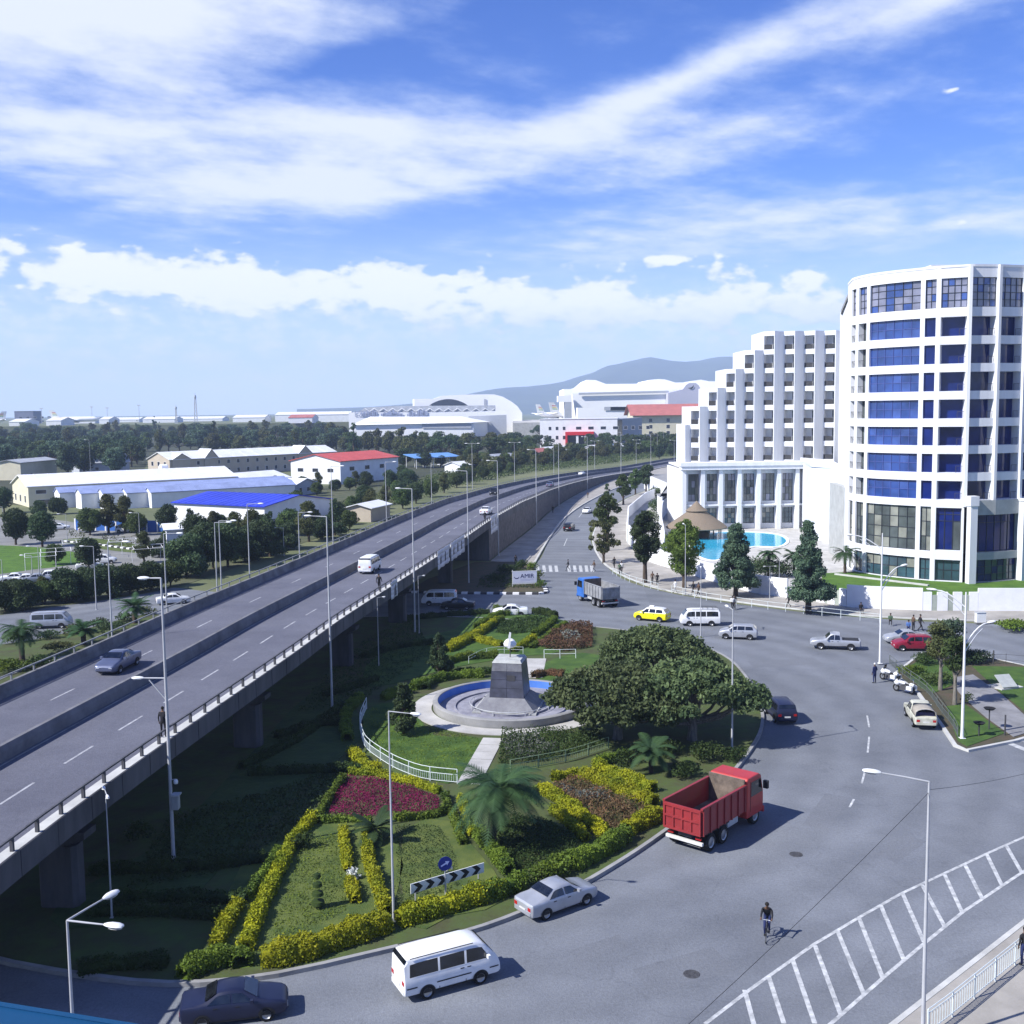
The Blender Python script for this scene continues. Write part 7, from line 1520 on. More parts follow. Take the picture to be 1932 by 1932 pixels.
px_person(1274, 1118, .13, 'person in white walking under the yellow-green tree', 200, top='white', legs='white')
px_person(1308, 1122, .13, 'left of a dark pair walking right of the yellow-green tree', 200, top='black', legs='black')
px_person(1318, 1124, .13, 'right of a dark pair walking right of the yellow-green tree', 200, top='brown', legs='black')
px_person(1382, 1151, .003, 'white-topped figure stepping off the kerb before the blue-green tree', 250, top='white', legs='black')
px_person(1386, 1149, .003, 'dark figure stepping off the kerb before the blue-green tree', 250, top='black', legs='black')
px_person(1488, 1146, .13, 'person walking along the white wall left of the pointed dark tree', 180, top='black', legs='black')
px_person(1624, 1156, .13, 'dark figure sitting at the foot of the white wall', 270, kind='sit', top='black', legs='black')
px_person(1680, 1178, .13, 'striped figure sitting near the kerb by the tall white lamp', 250, kind='sit', top='green', legs='black')
px_person(1714, 1191, .003, 'person in blue crouched behind the waiting cars', 250, kind='sit', top='blue', legs='navy')
px_person(1723, 1190, .003, 'person in a brown top standing behind the waiting cars', 20, kind='stand', top='brown', legs='black')
px_person(1736, 1191, .003, 'tall dark figure walking behind the waiting cars', 0, top='black', legs='black', h=1.06)
px_person(973, 1068, .2, 'dark figure standing in the bushes behind the banner', 270, kind='stand', top='black', legs='black')
px_person(1109, 940, .1, 'lone figure walking on the pavement beside the far retaining wall', 260, top='brown', legs='grey')
px_person(1043, 968, .1, 'dark figure at the foot of the retaining wall', 260, top='black', legs='black')
px_person(1932, 1822, .13, 'dark figure at the right edge behind the corner railing', 100, kind='stand', top='black', legs='navy')
for y, lab, k in ((57.0, 'dark figure leaning by the near end of the flyover rail', 'stand'), (104, 'person walking along the flyover rail above the middle piers', 'walk'), (168, 'person walking on the flyover by the white sedan', 'walk')):
    s = fr.s_at_y(y); p = fr.at(s, -.42); person(lab, (p.x, p.y, p.z + .285), fr.heading(s), kind=k, top='black', legs='black')
# cyclist: bicycle and rider
q = P(1447, 1769); bc = thing('bicycle', 'dark bicycle under the lone rider on the open road', 'bicycle', (q.x, q.y, .003), rad(252))
def ringmesh(r, t): mb = MB(); mb.tube([(r * math.cos(2 * PI * k / 24), 0, r * math.sin(2 * PI * k / 24)) for k in range(25)], t, 6, cap=False); return mb
for x in (-.52, .53):
    o = ringmesh(.32, .018).obj('wheel', BLACK, bc, (x, 0, .34), smooth=180); mb = MB()
    for k in range(8): a = PI * k / 8; mb.bar((.3 * math.cos(a), 0, .3 * math.sin(a)), (-.3 * math.cos(a), 0, -.3 * math.sin(a)), .006, .006)
    mb.obj('spoke', STEEL, o)
mb = MB(); fr_ = [((-.52, 0, .34), (-.06, 0, .30)), ((-.06, 0, .30), (-.24, 0, .84)), ((-.06, 0, .30), (.36, 0, .80)), ((-.20, 0, .76), (.34, 0, .86)), ((-.52, 0, .34), (-.21, 0, .78)), ((.34, 0, .92), (.53, 0, .34))]
for a, b in fr_: mb.tube([a, b], .018, 6)
mb.obj('frame', M('bicycle_paint', (.05, .05, .06), .4, .1, 3), bc, smooth=60); MB().tube([(.34, 0, .92), (.36, 0, 1.0)], .015, 6).obj('stem', STEEL, bc); MB().tube([(.44, -.26, 1.0), (.37, -.1, 1.01), (.37, .1, 1.01), (.44, .26, 1.0)], .014, 6).obj('handlebar', STEEL, bc)
MB().hexa([(-.36, -.07, .83), (-.1, -.03, .85), (-.1, .03, .85), (-.36, .07, .83), (-.36, -.08, .88), (-.1, -.03, .89), (-.1, .03, .89), (-.36, .08, .88)]).obj('saddle', BLACK, bc); MB().bx(-.62, -.30, -.07, .07, .70, .72).obj('carrier', STEEL, bc)
person('lone cyclist in dark clothes riding on the open road', (q.x, q.y, .003), rad(252), kind='cycle', top='black', legs='navy', h=1.04)
# police motorcycles
def moto(loc, rz, label):
    t = thing('motorcycle', label, 'motorcycle', loc, rz); WP = MATS['white_car_paint']
    for x in (-.72, .75):
        mb = MB(); mb.lathe([(.18, -.07), (.29, -.07), (.32, -.03), (.32, .03), (.29, .07), (.18, .07)], 22); o = mb.obj('wheel', BLACK, t, (x, 0, .32), smooth=40); o.rotation_euler = (PI / 2, 0, 0); mb = MB(); mb.lathe([(.19, .05), (.1, .06), (.001, .06)], 16); mb.lathe([(.19, -.05), (.1, -.06), (.001, -.06)], 16); mb.obj('rim', RIM, o)
    MB().hexa([(-.3, -.2, .25), (.35, -.2, .25), (.35, .2, .25), (-.3, .2, .25), (-.25, -.16, .62), (.3, -.16, .62), (.3, .16, .62), (-.25, .16, .62)]).obj('engine', DARKSTEEL, t)
    def blob(sec, nm, m_):
        mb = MB(); n = 10; vs = []
        for x, zc, hw, hh in sec:
            for k in range(n): a = 2 * PI * k / n; vs.append((x, hw * math.cos(a), zc + hh * math.sin(a)))
        mb.add(vs, [(i * n + j, i * n + (j + 1) % n, (i + 1) * n + (j + 1) % n, (i + 1) * n + j) for i in range(len(sec) - 1) for j in range(n)] + [tuple(range(n - 1, -1, -1)), tuple(range(len(vs) - n, len(vs)))]); mb.obj(nm, m_, t, smooth=60)
    blob([(-.12, .80, .10, .08), (.05, .84, .17, .13), (.3, .86, .18, .14), (.45, .84, .12, .1)], 'fuel_tank', WP); blob([(.42, .80, .12, .2), (.6, .82, .24, .3), (.78, .78, .2, .24), (.92, .72, .08, .1)], 'fairing', WP); blob([(-.75, .74, .1, .05), (-.45, .74, .17, .06), (-.1, .76, .14, .06)], 'seat', BLACK); blob([(-.95, .80, .16, .12), (-.6, .82, .2, .14)], 'tail_box', WP)
    for sg in (-1, 1): MB().bx(-.95, -.45, min(sg * .2, sg * .42), max(sg * .2, sg * .42), .42, .72).obj('pannier', WP, t); MB().tube([(.62, sg * .09, .95), (.75, sg * .09, .32)], .03, 8).obj('fork', CHROME, t); MB().tube([(-.2, sg * .2, .3), (-.8, sg * .22, .3)], .045, 8).obj('exhaust', CHROME, t)
    MB().tube([(.38, -.4, 1.02), (.5, -.15, 1.08), (.5, .15, 1.08), (.38, .4, 1.02)], .018, 8).obj('handlebar', BLACK, t); MB().add([(.55, -.2, 1.05), (.55, .2, 1.05), (.42, .16, 1.42), (.42, -.16, 1.42)], [(0, 1, 2, 3)]).obj('windshield', CARGLASS, t); MB().lathe([(.001, 0), (.09, .0), (.1, .03), (.09, .05)], 14, (.9, 0, .76)).obj('headlamp', HEAD, t); MB().tube([(-.85, 0, .9), (-.85, 0, 1.25)], .015, 6).obj('light_stalk', STEEL, t); MB().lathe([(.001, 1.33), (.04, 1.32), (.045, 1.24), (.001, 1.24)], 10, (-.85, 0, 0)).obj('beacon', MATS['sign_blue'], t)
q = prk(60, 915); moto((q.x + .2, q.y - .2, .003), rad(118), 'white police motorcycle next to the standing officer'); q = prk(245, 1040); moto((q.x, q.y, .003), rad(125), 'white police motorcycle next to the cream pickup')
# ================================================================== buildings behind
def wmat(n, c, var=.06): return M(n, c, .8, var, .4, .05, world_space=True)
ROOF_W = M('white_sheet_roof', (.72, .73, .75), .6, .08, .3, world_space=True, stretch=(1, 1, 1)); ROOF_B = M('bright_blue_roof', (.02, .045, .52), .45, .12, .2, world_space=True); ROOF_GB = M('grey_blue_roof', (.30, .36, .58), .5, .15, .25, world_space=True); ROOF_R = M('red_roof', (.52, .10, .09), .6, .12, .3, world_space=True); ROOF_P = M('pale_red_roof', (.42, .14, .12), .7, .12, .2, world_space=True); ROOF_G = M('grey_sheet_roof', (.40, .42, .45), .6, .15, .3, world_space=True)
CREAM = wmat('cream_render', (.60, .56, .42)); BEIGE = wmat('beige_render', (.46, .40, .32)); WW = wmat('white_wall', (.74, .75, .77)); BLUEW = wmat('blue_wall', (.03, .12, .42)); GREYW = wmat('grey_wall', (.40, .42, .46)); WGLASS = M('far_window_glass', (.03, .035, .05), .2, .2, .5, spec=.5); WGLASS.node_tree.nodes['Principled BSDF']
SEAM = {}
def building(label, FL, FR, d, h, ridge, wm, rm, axis='front', wf=(), wl=(), wr=(), name='building', cat='building', over=.5, flat=False, seams=0, fm=None, z=0.0):
    """FL, FR: ground corners of the face towards us; d: depth; w*: rows of (count, z0, z1, width, x_from, x_to)"""
    FL = Vector((FL[0], FL[1], 0)); FR = Vector((FR[0], FR[1], 0)); L = (FR - FL).length; ang = math.atan2(FR.y - FL.y, FR.x - FL.x); t = thing(name, label, cat, (FL.x, FL.y, z), ang)
    mb = MB(); mb.bx(0, L, 0, d, -.2, h)
    if not flat:
        if axis == 'front': mb.add([(0, 0, h), (0, d, h), (0, d / 2, ridge), (L, 0, h), (L, d, h), (L, d / 2, ridge)], [(0, 1, 2), (3, 5, 4)])
        else: mb.add([(0, 0, h), (L, 0, h), (L / 2, 0, ridge), (0, d, h), (L, d, h), (L / 2, d, ridge)], [(0, 1, 2), (3, 5, 4)])
    mb.obj('wall', wm, t); o = over; th = .18
    if flat: mb = MB(); mb.bx(-o, L + o, -o, d + o, h + .005, h + .35); rf = mb.obj('roof', rm, t)
    else:
        mb = MB()
        if axis == 'front':
            k = (ridge - h) / (d / 2); pts = [(-o, h - o * k), (d / 2, ridge), (d + o, h - o * k)]
            vs = [(x, y, zz + e) for e in (.03, .03 + th) for x in (-o, L + o) for y, zz in pts]
        else:
            k = (ridge - h) / (L / 2); pts = [(-o, h - o * k), (L / 2, ridge), (L + o, h - o * k)]
            vs = [(y, x, zz + e) for e in (.03, .03 + th) for x in (-o, d + o) for y, zz in pts]
        mb.add(vs, [(0, 1, 4, 3), (1, 2, 5, 4), (6, 9, 10, 7), (7, 10, 11, 8), (0, 3, 9, 6), (2, 8, 11, 5), (0, 6, 7, 1), (1, 7, 8, 2), (3, 4, 10, 9), (4, 5, 11, 10)]); rf = mb.obj('roof', rm, t)
        if seams:   # standing seams of the sheet roof
            for q in range(1, seams):
                s_ = q / seams; m2 = MB()
                for sg in (0, 1):
                    if axis == 'front': a = (L * s_, -o if sg == 0 else d + o, h - o * k + .03 + th); b = (L * s_, d / 2, ridge + .03 + th)
                    else: a = (-o if sg == 0 else L + o, d * s_, h - o * k + .03 + th); b = (L / 2, d * s_, ridge + .03 + th)
                    m2.bar(a, b, .12, .10)
                m2.obj('roof_seam', rm, rf)
    fm = fm or WW
    def win(face, rows):
        for (n, z0, z1, w, xa, xb) in rows:
            for k in range(n):
                c = xa + (xb - xa) * (k + .5) / n
                if face == 'f': P4 = lambda x, zz, e: (x, -e, zz)
                elif face == 'l': P4 = lambda x, zz, e: (-e, d - x, zz)
                else: P4 = lambda x, zz, e: (L + e, x, zz)
                m2 = MB()
                for (x0, x1, a0, a1) in ((c - w / 2 - .08, c + w / 2 + .08, z0 - .08, z0), (c - w / 2 - .08, c + w / 2 + .08, z1, z1 + .08), (c - w / 2 - .08, c - w / 2, z0, z1), (c + w / 2, c + w / 2 + .08, z0, z1)):
                    m2.hexa([P4(x0, a0, -.03), P4(x1, a0, -.03), P4(x1, a0, .07), P4(x0, a0, .07), P4(x0, a1, -.03), P4(x1, a1, -.03), P4(x1, a1, .07), P4(x0, a1, .07)])
                wo = m2.obj('window', fm, t); MB().quad(P4(c - w / 2, z0, .02), P4(c + w / 2, z0, .02), P4(c + w / 2, z1, .02), P4(c - w / 2, z1, .02)).obj('pane', WGLASS, wo)
    win('f', wf); win('l', wl); win('r', wr); t['_'] = 0; del t['_']
    return t, L
V2 = lambda x, y: Vector((x, y, 0))
# --- beige two-storey block with cross gables
t, L = building('long beige two-storey block with white roof and small gables', V2(-127.7, 398), V2(-75.6, 459), 15, 7.0, 9.6, BEIGE, ROOF_W, 'front', wf=[(15, 4.6, 6.0, 1.2, 10, 78), (15, 1.2, 2.7, 1.2, 10, 78), (2, 4.4, 6.2, 1.4, 1.5, 8), (2, 1.0, 2.4, 1.2, 1.5, 8)], wl=[(3, 4.5, 6.1, 1.4, 1, 14), (3, .8, 2.6, 1.2, 1, 14)], seams=14)
for (a, b, pk) in ((1, 9, 9.2), (15, 21, 10.4), (60, 67, 10.2)):
    m2 = MB(); m2.add([(a, -.3, 0), (b, -.3, 0), (b, -.3, 7), ((a + b) / 2, -.3, pk), (a, -.3, 7), (a, 4, 0), (b, 4, 0), (b, 7, 7), ((a + b) / 2, 7.4, pk), (a, 7, 7)], [(0, 1, 2, 3, 4), (0, 4, 9, 5), (1, 6, 7, 2)]); m2.obj('gable', BEIGE, t)
    m2 = MB(); m2.quad((a - .3, -.6, 6.9), ((a + b) / 2, -.6, pk + .1), ((a + b) / 2, 7.4, pk + .1), (a - .3, 7.4, 6.9)); m2.quad((b + .3, -.6, 6.9), ((a + b) / 2, -.6, pk + .1), ((a + b) / 2, 7.4, pk + .1), (b + .3, 7.4, 6.9)); m2.obj('gable_roof', ROOF_W, t)
# --- white hall with red roof
C = P(643, 914); fr2 = P(752, 902); building('white hall with a red sheet roof behind the flyover', C, fr2, 21, 7.6, 9.8, WW, ROOF_R, 'front', wf=[(3, 4.3, 5.6, 2.6, 2, 28)], wl=[(3, 4.0, 5.2, 2.4, 1, 20)], seams=12)
# --- hall with the bright blue roof
C = P(500, 996); FR_ = V2(C.x + .51 * 21, C.y + .86 * 21); t, L = building('white hall with a bright blue roof in the left middle distance', C, FR_, 27, 4.4, 6.0, WW, ROOF_B, 'depth', wl=[(2, .6, 2.6, 2.0, 15, 26), (1, 1.2, 2.4, 1.2, 3, 6)], wf=[(3, 1.2, 2.4, 1.8, 2, 19)], seams=14)
# --- row of narrow gabled halls
for k, (u0, u1, v0, v1) in enumerate([(104, 131, 956, 957), (144, 170, 958, 958), (185, 210, 958, 957), (229, 253, 957, 956), (274, 302, 956, 955)]):
    a = P(u0, v0); b = V2(a.x + 3.2, a.y - 4.3); building('narrow white-gabled hall with grey-blue roof, number %s from the cream hall' % ('one', 'two', 'three', 'four', 'five')[k], a, b, 64 - 6 * k, 3.9, 5.1, WW, ROOF_GB, 'depth', name='gabled_hall', over=.25, seams=10)
# --- cream hall on the left
C = P(55, 957); t, L = building('long cream hall with a white roof at the left edge', C, V2(C.x + 46, C.y + 34), 19, 5.4, 8.0, CREAM, ROOF_W, 'front', wl=[(3, 1.0, 2.8, 1.4, 1, 18)], wf=[(3, 3.4, 4.4, 2.6, 1, 14), (2, .5, 1.8, 3.0, 1, 12)], seams=16)
MB().lathe([(.01, -1.1), (1.0, -1.1), (1.15, -.9), (1.15, .9), (1.0, 1.1), (.01, 1.1)], 18).obj('water_tank', WHITE2, t, (40, 12, 8.2)).rotation_euler = (0, PI / 2, 0)
# --- smaller buildings
for (lab, u0, v0, u1, v1, d, h, rg, wm_, rm_, ax) in [
    ('low white-roofed shed between the blue roof and the red roof', 455, 931, 548, 922, 15, 3.6, 5.6, WW, ROOF_W, 'front'),
    ('small grey-gabled shed below the red-roofed hall', 556, 936, 600, 930, 10, 3.0, 4.6, GREYW, ROOF_W, 'depth'),
    ('pale house with a flat roof in the tree belt at left', 40, 906, 108, 898, 10, 6.5, 7.5, CREAM, ROOF_G, 'front'),
    ('grey hipped roof in the tree belt behind the cream hall', 150, 893, 245, 889, 14, 4.0, 7.0, GREYW, ROOF_G, 'front'),
    ('white and blue kiosk behind the left car park', 316, 1047, 378, 1043, 5, 4.3, 5.0, WW, ROOF_W, 'front'),
    ('tan-walled yard hut beside the flyover', 700, 985, 736, 976, 6, 3.0, 3.8, BEIGE, ROOF_W, 'front'),
    ('low white hut among the trees left of the flyover bend', 868, 893, 930, 888, 8, 3.0, 4.2, WW, ROOF_W, 'front'),
    ('grey hut left of the far flyover, first', 940, 878, 985, 874, 9, 3.0, 4.6, GREYW, ROOF_G, 'front'),
    ('tan hut left of the far flyover, second', 1006, 866, 1040, 863, 9, 3.0, 4.6, BEIGE, ROOF_P, 'front'),
    ('white hut left of the far flyover, third', 1040, 862, 1085, 858, 9, 3.0, 4.8, WW, ROOF_W, 'front'),
    ('long white shed in front of the red-portal building', 1128, 857, 1200, 852, 10, 3.0, 4.6, WW, ROOF_W, 'front'),
    ('grey shed near the hotel end of the flyover', 1215, 853, 1262, 850, 10, 3.0, 4.6, GREYW, ROOF_G, 'front')]:
    t, L = building(lab, P(u0, v0), P(u1, v1), d, h, rg, wm_, rm_, ax, name='shed' if 'shed' in lab or 'hut' in lab else 'building', wf=[(2, 1.0, 2.2, 1.4, 1, 9)] if d > 8 else [])
    if 'kiosk' in lab: MB().bx(-.03, L + .03, -.03, 5.03, 0, 1.7).obj('blue_plinth', BLUEW, t)
# blue market canopy on posts
a, b = P(786, 884), P(864, 880); t = thing('market_canopy', 'blue sheet canopy on white posts beyond the roadside trees', 'canopy', tuple(a), math.atan2(b.y - a.y, b.x - a.x)); L = (b - a).length
MB().hexa([(-1, -1, 4.2), (L + 1, -1, 4.2), (L + 1, 9, 5.6), (-1, 9, 5.6), (-1, -1, 4.4), (L + 1, -1, 4.4), (L + 1, 9, 5.8), (-1, 9, 5.8)]).obj('roof', M('pale_blue_roof', (.14, .30, .60), .5, .1, .3), t)
for k in range(6):
    for y in (0, 8): MB().tube([(L * k / 5, y, 0), (L * k / 5, y, 4.2 + y * .15)], .12, 8).obj('post', WHITE2, t)
# blue boundary wall in the car park
a, b = P(143, 1000), P(318, 1004); bwall = thing('blue_wall', 'blue painted boundary wall behind the left car park', 'wall', tuple(a), math.atan2(b.y - a.y, b.x - a.x)); L = (b - a).length
for k in range(9): MB().bx(L * k / 9 + .05, L * (k + 1) / 9 - .05, -.12, .12, 0, 2.3).obj('panel', BLUEW, bwall)
for k in range(10): MB().bx(L * k / 9 - .16, L * k / 9 + .16, -.17, .17, 0, 2.5).obj('pillar', WW, bwall)
# ------------------------------------------------------------------ airport
z1 = lambda x, y, D: Q((1000 + x / 3.22) * .63889, (1120 + y / 3.22) * .63889, D)
z3 = lambda x, y, D: Q((1560 + x * .3106) * .63889, (1100 + y * .3106) * .63889, D)
z4 = lambda x, y, D: Q(x * .2588 * .63889, (1150 + y * .2588) * .63889, D)
def slab(pts, depth, shear=(0, 0)):
    mb = MB(); n = len(pts); mb.add([tuple(p) for p in pts] + [(p.x + shear[0], p.y + depth, p.z + shear[1]) for p in pts], [tuple(range(n)), tuple(range(2 * n - 1, n - 1, -1))] + [(i, (i + 1) % n, n + (i + 1) % n, n + i) for i in range(n)]); return mb
def g0(p): return Vector((p.x, p.y, 0))
HW = M('hangar_white', (.86, .86, .86), .7, .04, .02, world_space=True)
h1 = thing('arched_hangar', 'large white hangar with an arched window and rounded end', 'hangar')
D = 1150; o1 = [z1(718, 187, D), z1(905, 185, D), z1(985, 157, D), z1(1200, 146, D), z1(1400, 143, D), z1(1480, 144, D), z1(1560, 165, D), z1(1640, 210, D), z1(1700, 255, D), z1(1745, 320, D)]
slab(o1 + [g0(o1[-1]), g0(o1[0])], 70, (-8, 0)).obj('shell', HW, h1)
arcw = [z1(860 + 370 * k / 12, 250 - 62 * math.sin(PI * k / 12) ** .8, D - .5) for k in range(13)]; MB().add([tuple(p) for p in arcw], [tuple(range(13))]).obj('arched_window', WGLASS, h1)
MB().add([tuple(z1(x, y, D - .5)) for x, y in ((1383, 188), (1407, 188), (1407, 248), (1383, 248))], [(0, 1, 2, 3)]).obj('tall_window', GREYW, h1)
h2 = thing('cargo_terminal', 'long low white terminal with a grey roof truss and dark lettering', 'building')
D = 1080; q = [z1(185, 312, D), z1(250, 270, D), z1(500, 256, D), z1(1485, 248, D), z1(1485, 312, D)]; slab(q + [g0(q[-1]), g0(q[0])], 40).obj('grey_roof', ROOF_G, h2)
m2 = MB()
for k in range(14): a, b = z1(250 + 88 * k, 276, D - .6), z1(294 + 88 * k, 306, D - .6); c = z1(338 + 88 * k, 276, D - .6); m2.bar(a, b, .5, .5); m2.bar(b, c, .5, .5)
m2.obj('roof_truss', HW, h2)
D = 1060; q = [z1(95, 315, D), z1(900, 315, D), z1(1600, 300, D), z1(1600, 345, D)]; slab(q + [g0(q[-1]), g0(q[0])], 15).obj('front_wall', HW, h2)
lm = M('sign_slate', (.34, .38, .52), .6, .1, 1); a = z1(150, 356, D - .6); tm = text_mesh('EZH', 7.5, lm, 'lettering'); o = link('lettering', tm, h2, (a.x, a.y, a.z)); o.rotation_euler = (PI / 2, 0, 0)
m2 = MB(); rr_ = random.Random(4)
for k in range(46):
    x = 222 + k * 13.6
    if k in (11, 12, 13, 29, 30, 31): continue
    a = z1(x, 355, D - .7); hh = rr_.uniform(2.0, 5.5); a.z += rr_.uniform(0, 1.5); m2.bx(a.x - rr_.uniform(.5, 1.2), a.x + rr_.uniform(.5, 1.3), a.y - .1, a.y, a.z, a.z + hh)
o = m2.obj('small_lettering', lm, h2); o['kind'] = 'stuff'
h3 = thing('white_shed_hall', 'low white hall with wide pale roof in front of the terminal', 'building'); D = 960
q = [z1(-20, 440, D), z1(0, 372, D), z1(140, 350, D), z1(760, 350, D), z1(1180, 358, D), z1(1440, 405, D), z1(1285, 412, D)]; 
slab([z1(130, 435, D), z1(330, 400, D), z1(860, 400, D), z1(1280, 412, D), g0(z1(1280, 412, D)), g0(z1(130, 435, D))], 60, (14, 0)).obj('wall', HW, h3)
m2 = MB(); e = [z1(120, 436, D - 2), z1(1285, 411, D - 2)]; f = [z1(300, 356, D + 35), z1(1180, 356, D + 35)]; m2.add([e[0], e[1], f[1], f[0], z1(1440, 404, D + 50)], [(0, 1, 2, 3), (1, 4, 2)]); m2.obj('roof', HW, h3)
for k in range(9): a = z1(820 + 52 * k, 442, D - .5); MB().bx(a.x - 2.4, a.x + 2.4, a.y - .1, a.y, a.z - 2.4, a.z + 1.6).obj('window', GREYW, h3)
q = [z1(1235, 352, 1010), z1(1595, 338, 1010)]; slab([q[0], q[1], g0(q[1]), g0(q[0])], 20).obj('annex_wall', GREYW, h3)
h4 = thing('long_hangar', 'huge long white hangar below the hills with a control cabin on its left', 'hangar'); D = 1020
q = [z3(335, 158, D), z3(410, 158, D), z3(490, 128, D), z3(560, 70, D), z3(640, 72, D), z3(740, 110, D), z3(1100, 106, D), z3(1160, 70, D), z3(1240, 62, D), z3(1300, 66, D), z3(1400, 96, D), z3(1500, 94, D), z3(1640, 68, D), z3(1720, 84, D), z3(1960, 84, D)]
slab(q + [g0(q[-1]), g0(q[0])], 90).obj('rear_roof', HW, h4)
D = 1000; q = [z3(415, 200, D), z3(1340, 180, D), z3(1960, 150, D)]; slab(q + [g0(q[-1]), g0(z3(480, 330, D))], 15).obj('front_wall', HW, h4)
m2 = MB(); a, b, c, d = z3(410, 160, D - 2), z3(480, 203, D - 2), z3(1335, 183, D - 2), z3(1335, 172, D - 2); m2.bar(b, c, 1.2, 2.0); m2.obj('eave', GREYW, h4)
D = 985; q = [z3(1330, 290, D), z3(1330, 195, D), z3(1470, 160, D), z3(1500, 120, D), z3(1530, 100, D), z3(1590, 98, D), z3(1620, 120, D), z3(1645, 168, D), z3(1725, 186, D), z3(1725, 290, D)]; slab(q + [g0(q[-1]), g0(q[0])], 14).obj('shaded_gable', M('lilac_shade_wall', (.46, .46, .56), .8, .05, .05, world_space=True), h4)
MB().add([tuple(z3(x, y, D - .6)) for x, y in ((1515, 148), (1555, 140), (1575, 118), (1570, 145), (1550, 158))], [(0, 1, 2, 3, 4)]).obj('bird_emblem', WGLASS, h4)
D = 980; q = [z3(280, 222, D), z3(412, 216, D), z3(412, 280, D), z3(280, 280, D)]; slab(q, 18).obj('control_cabin', HW, h4); q = [z3(345, 281, D), z3(412, 281, D)]; slab([q[0], q[1], g0(q[1]), g0(q[0])], 16).obj('cabin_tower', GREYW, h4)
D = 900; q = [z3(470, 335, D), z3(1010, 335, D)]; slab([q[0], q[1], g0(q[1]), g0(q[0])], 20).obj('low_annex', HW, h4)
for k in range(4): a = z3(850 + 60 * k - (240 if k > 2 else 0), 343, D - .6); MB().bx(a.x - 6, a.x + 6, a.y - .1, a.y, a.z - 1.5, a.z + 1.5).obj('window', GREYW, h4)
# red-roofed cream building
D = 760; a, b = z3(1000, 400, D), z3(1960, 390, D); hh = a.z; t, L = building('long cream building with a pale red roof left of the hotel', (a.x, D), (b.x, D), 40, hh, hh + 7, CREAM, ROOF_P, 'front', wf=[(9, hh - 5.5, hh - 3, 2.4, 6, 118), (9, hh - 10, hh - 7.5, 2.4, 6, 118), (9, hh - 14.5, hh - 12, 2.4, 6, 118)], over=2.5)
# white building with the red portal
D = 655; a, b = z3(110, 448, D), z3(838, 452, D); c = z3(1088, 440, D + 40); hh = a.z
t, L = building('white office block with a red entrance portal', (a.x, D), (b.x, D - 6), 30, hh, hh + 1, WW, ROOF_W, flat=True, over=.3, wf=[(3, hh - 6.5, hh - 4.5, 1.6, 4, 17), (4, hh - 6.3, hh - 4.6, 3.2, 20, 50), (4, hh - 6.5, hh - 4.5, 2.0, 50, 68), (3, hh - 12.2, hh - 10, 1.6, 4, 17), (5, hh - 12.2, hh - 10, 2.0, 48, 68), (5, hh - 17.6, hh - 15.5, 2.0, 48, 68)])
RP = M('red_portal', (.55, .02, .03), .6, .05, .2); x0, x1 = (355 - 110) * L / 728, (620 - 110) * L / 728
MB().bx(x0, x1, -5, -.02, hh - 9.6, hh - 7.6).obj('portal_beam', RP, t); MB().bx(x0, x0 + 1.2, -5, -.02, 0, hh - 9.6).obj('portal_leg', RP, t); MB().bx(x1 - 4, x1, -5, -.02, hh - 15, hh - 9.6).obj('portal_leg', RP, t); MB().bx(x1 - 2, x1 + 5.5, -5.2, -.02, hh - 16.5, hh - 13.6).obj('portal_canopy', RP, t)
MB().bx(x0 + 1.4, x1 - 4.2, -.6, -.03, 0, hh - 9.8).obj('portal_glass', WGLASS, t)
for xx in (.42, .72): MB().bx(lerp(x0, x1, xx) - .7, lerp(x0, x1, xx) + .7, -4.6, -3.4, 0, hh - 9.62).obj('portal_column', WW, t)
m2 = MB(); cb_ = z3(838, 452, D); ce = z3(892, 452, D + 6); m2.prism([(cb_.x + .1, D - 6), (ce.x, D + 4), (c.x, D + 44), (c.x - 14, D + 52), (cb_.x + .2, D + 20)], 0, hh); 
o = m2.obj('side_wing', GREYW, None); o.parent = t; o.matrix_parent_inverse = t.matrix_basis.inverted()
m2 = MB(); m2.quad((cb_.x + .3, D - 5.9, 3), (ce.x - .1, D + 3.7, 3), (ce.x - .1, D + 3.7, hh - .8), (cb_.x + .3, D - 5.9, hh - .8)); o = m2.obj('corner_glazing', WGLASS, None); o.location.y = -.12; o.parent = t; o.matrix_parent_inverse = t.matrix_basis.inverted()
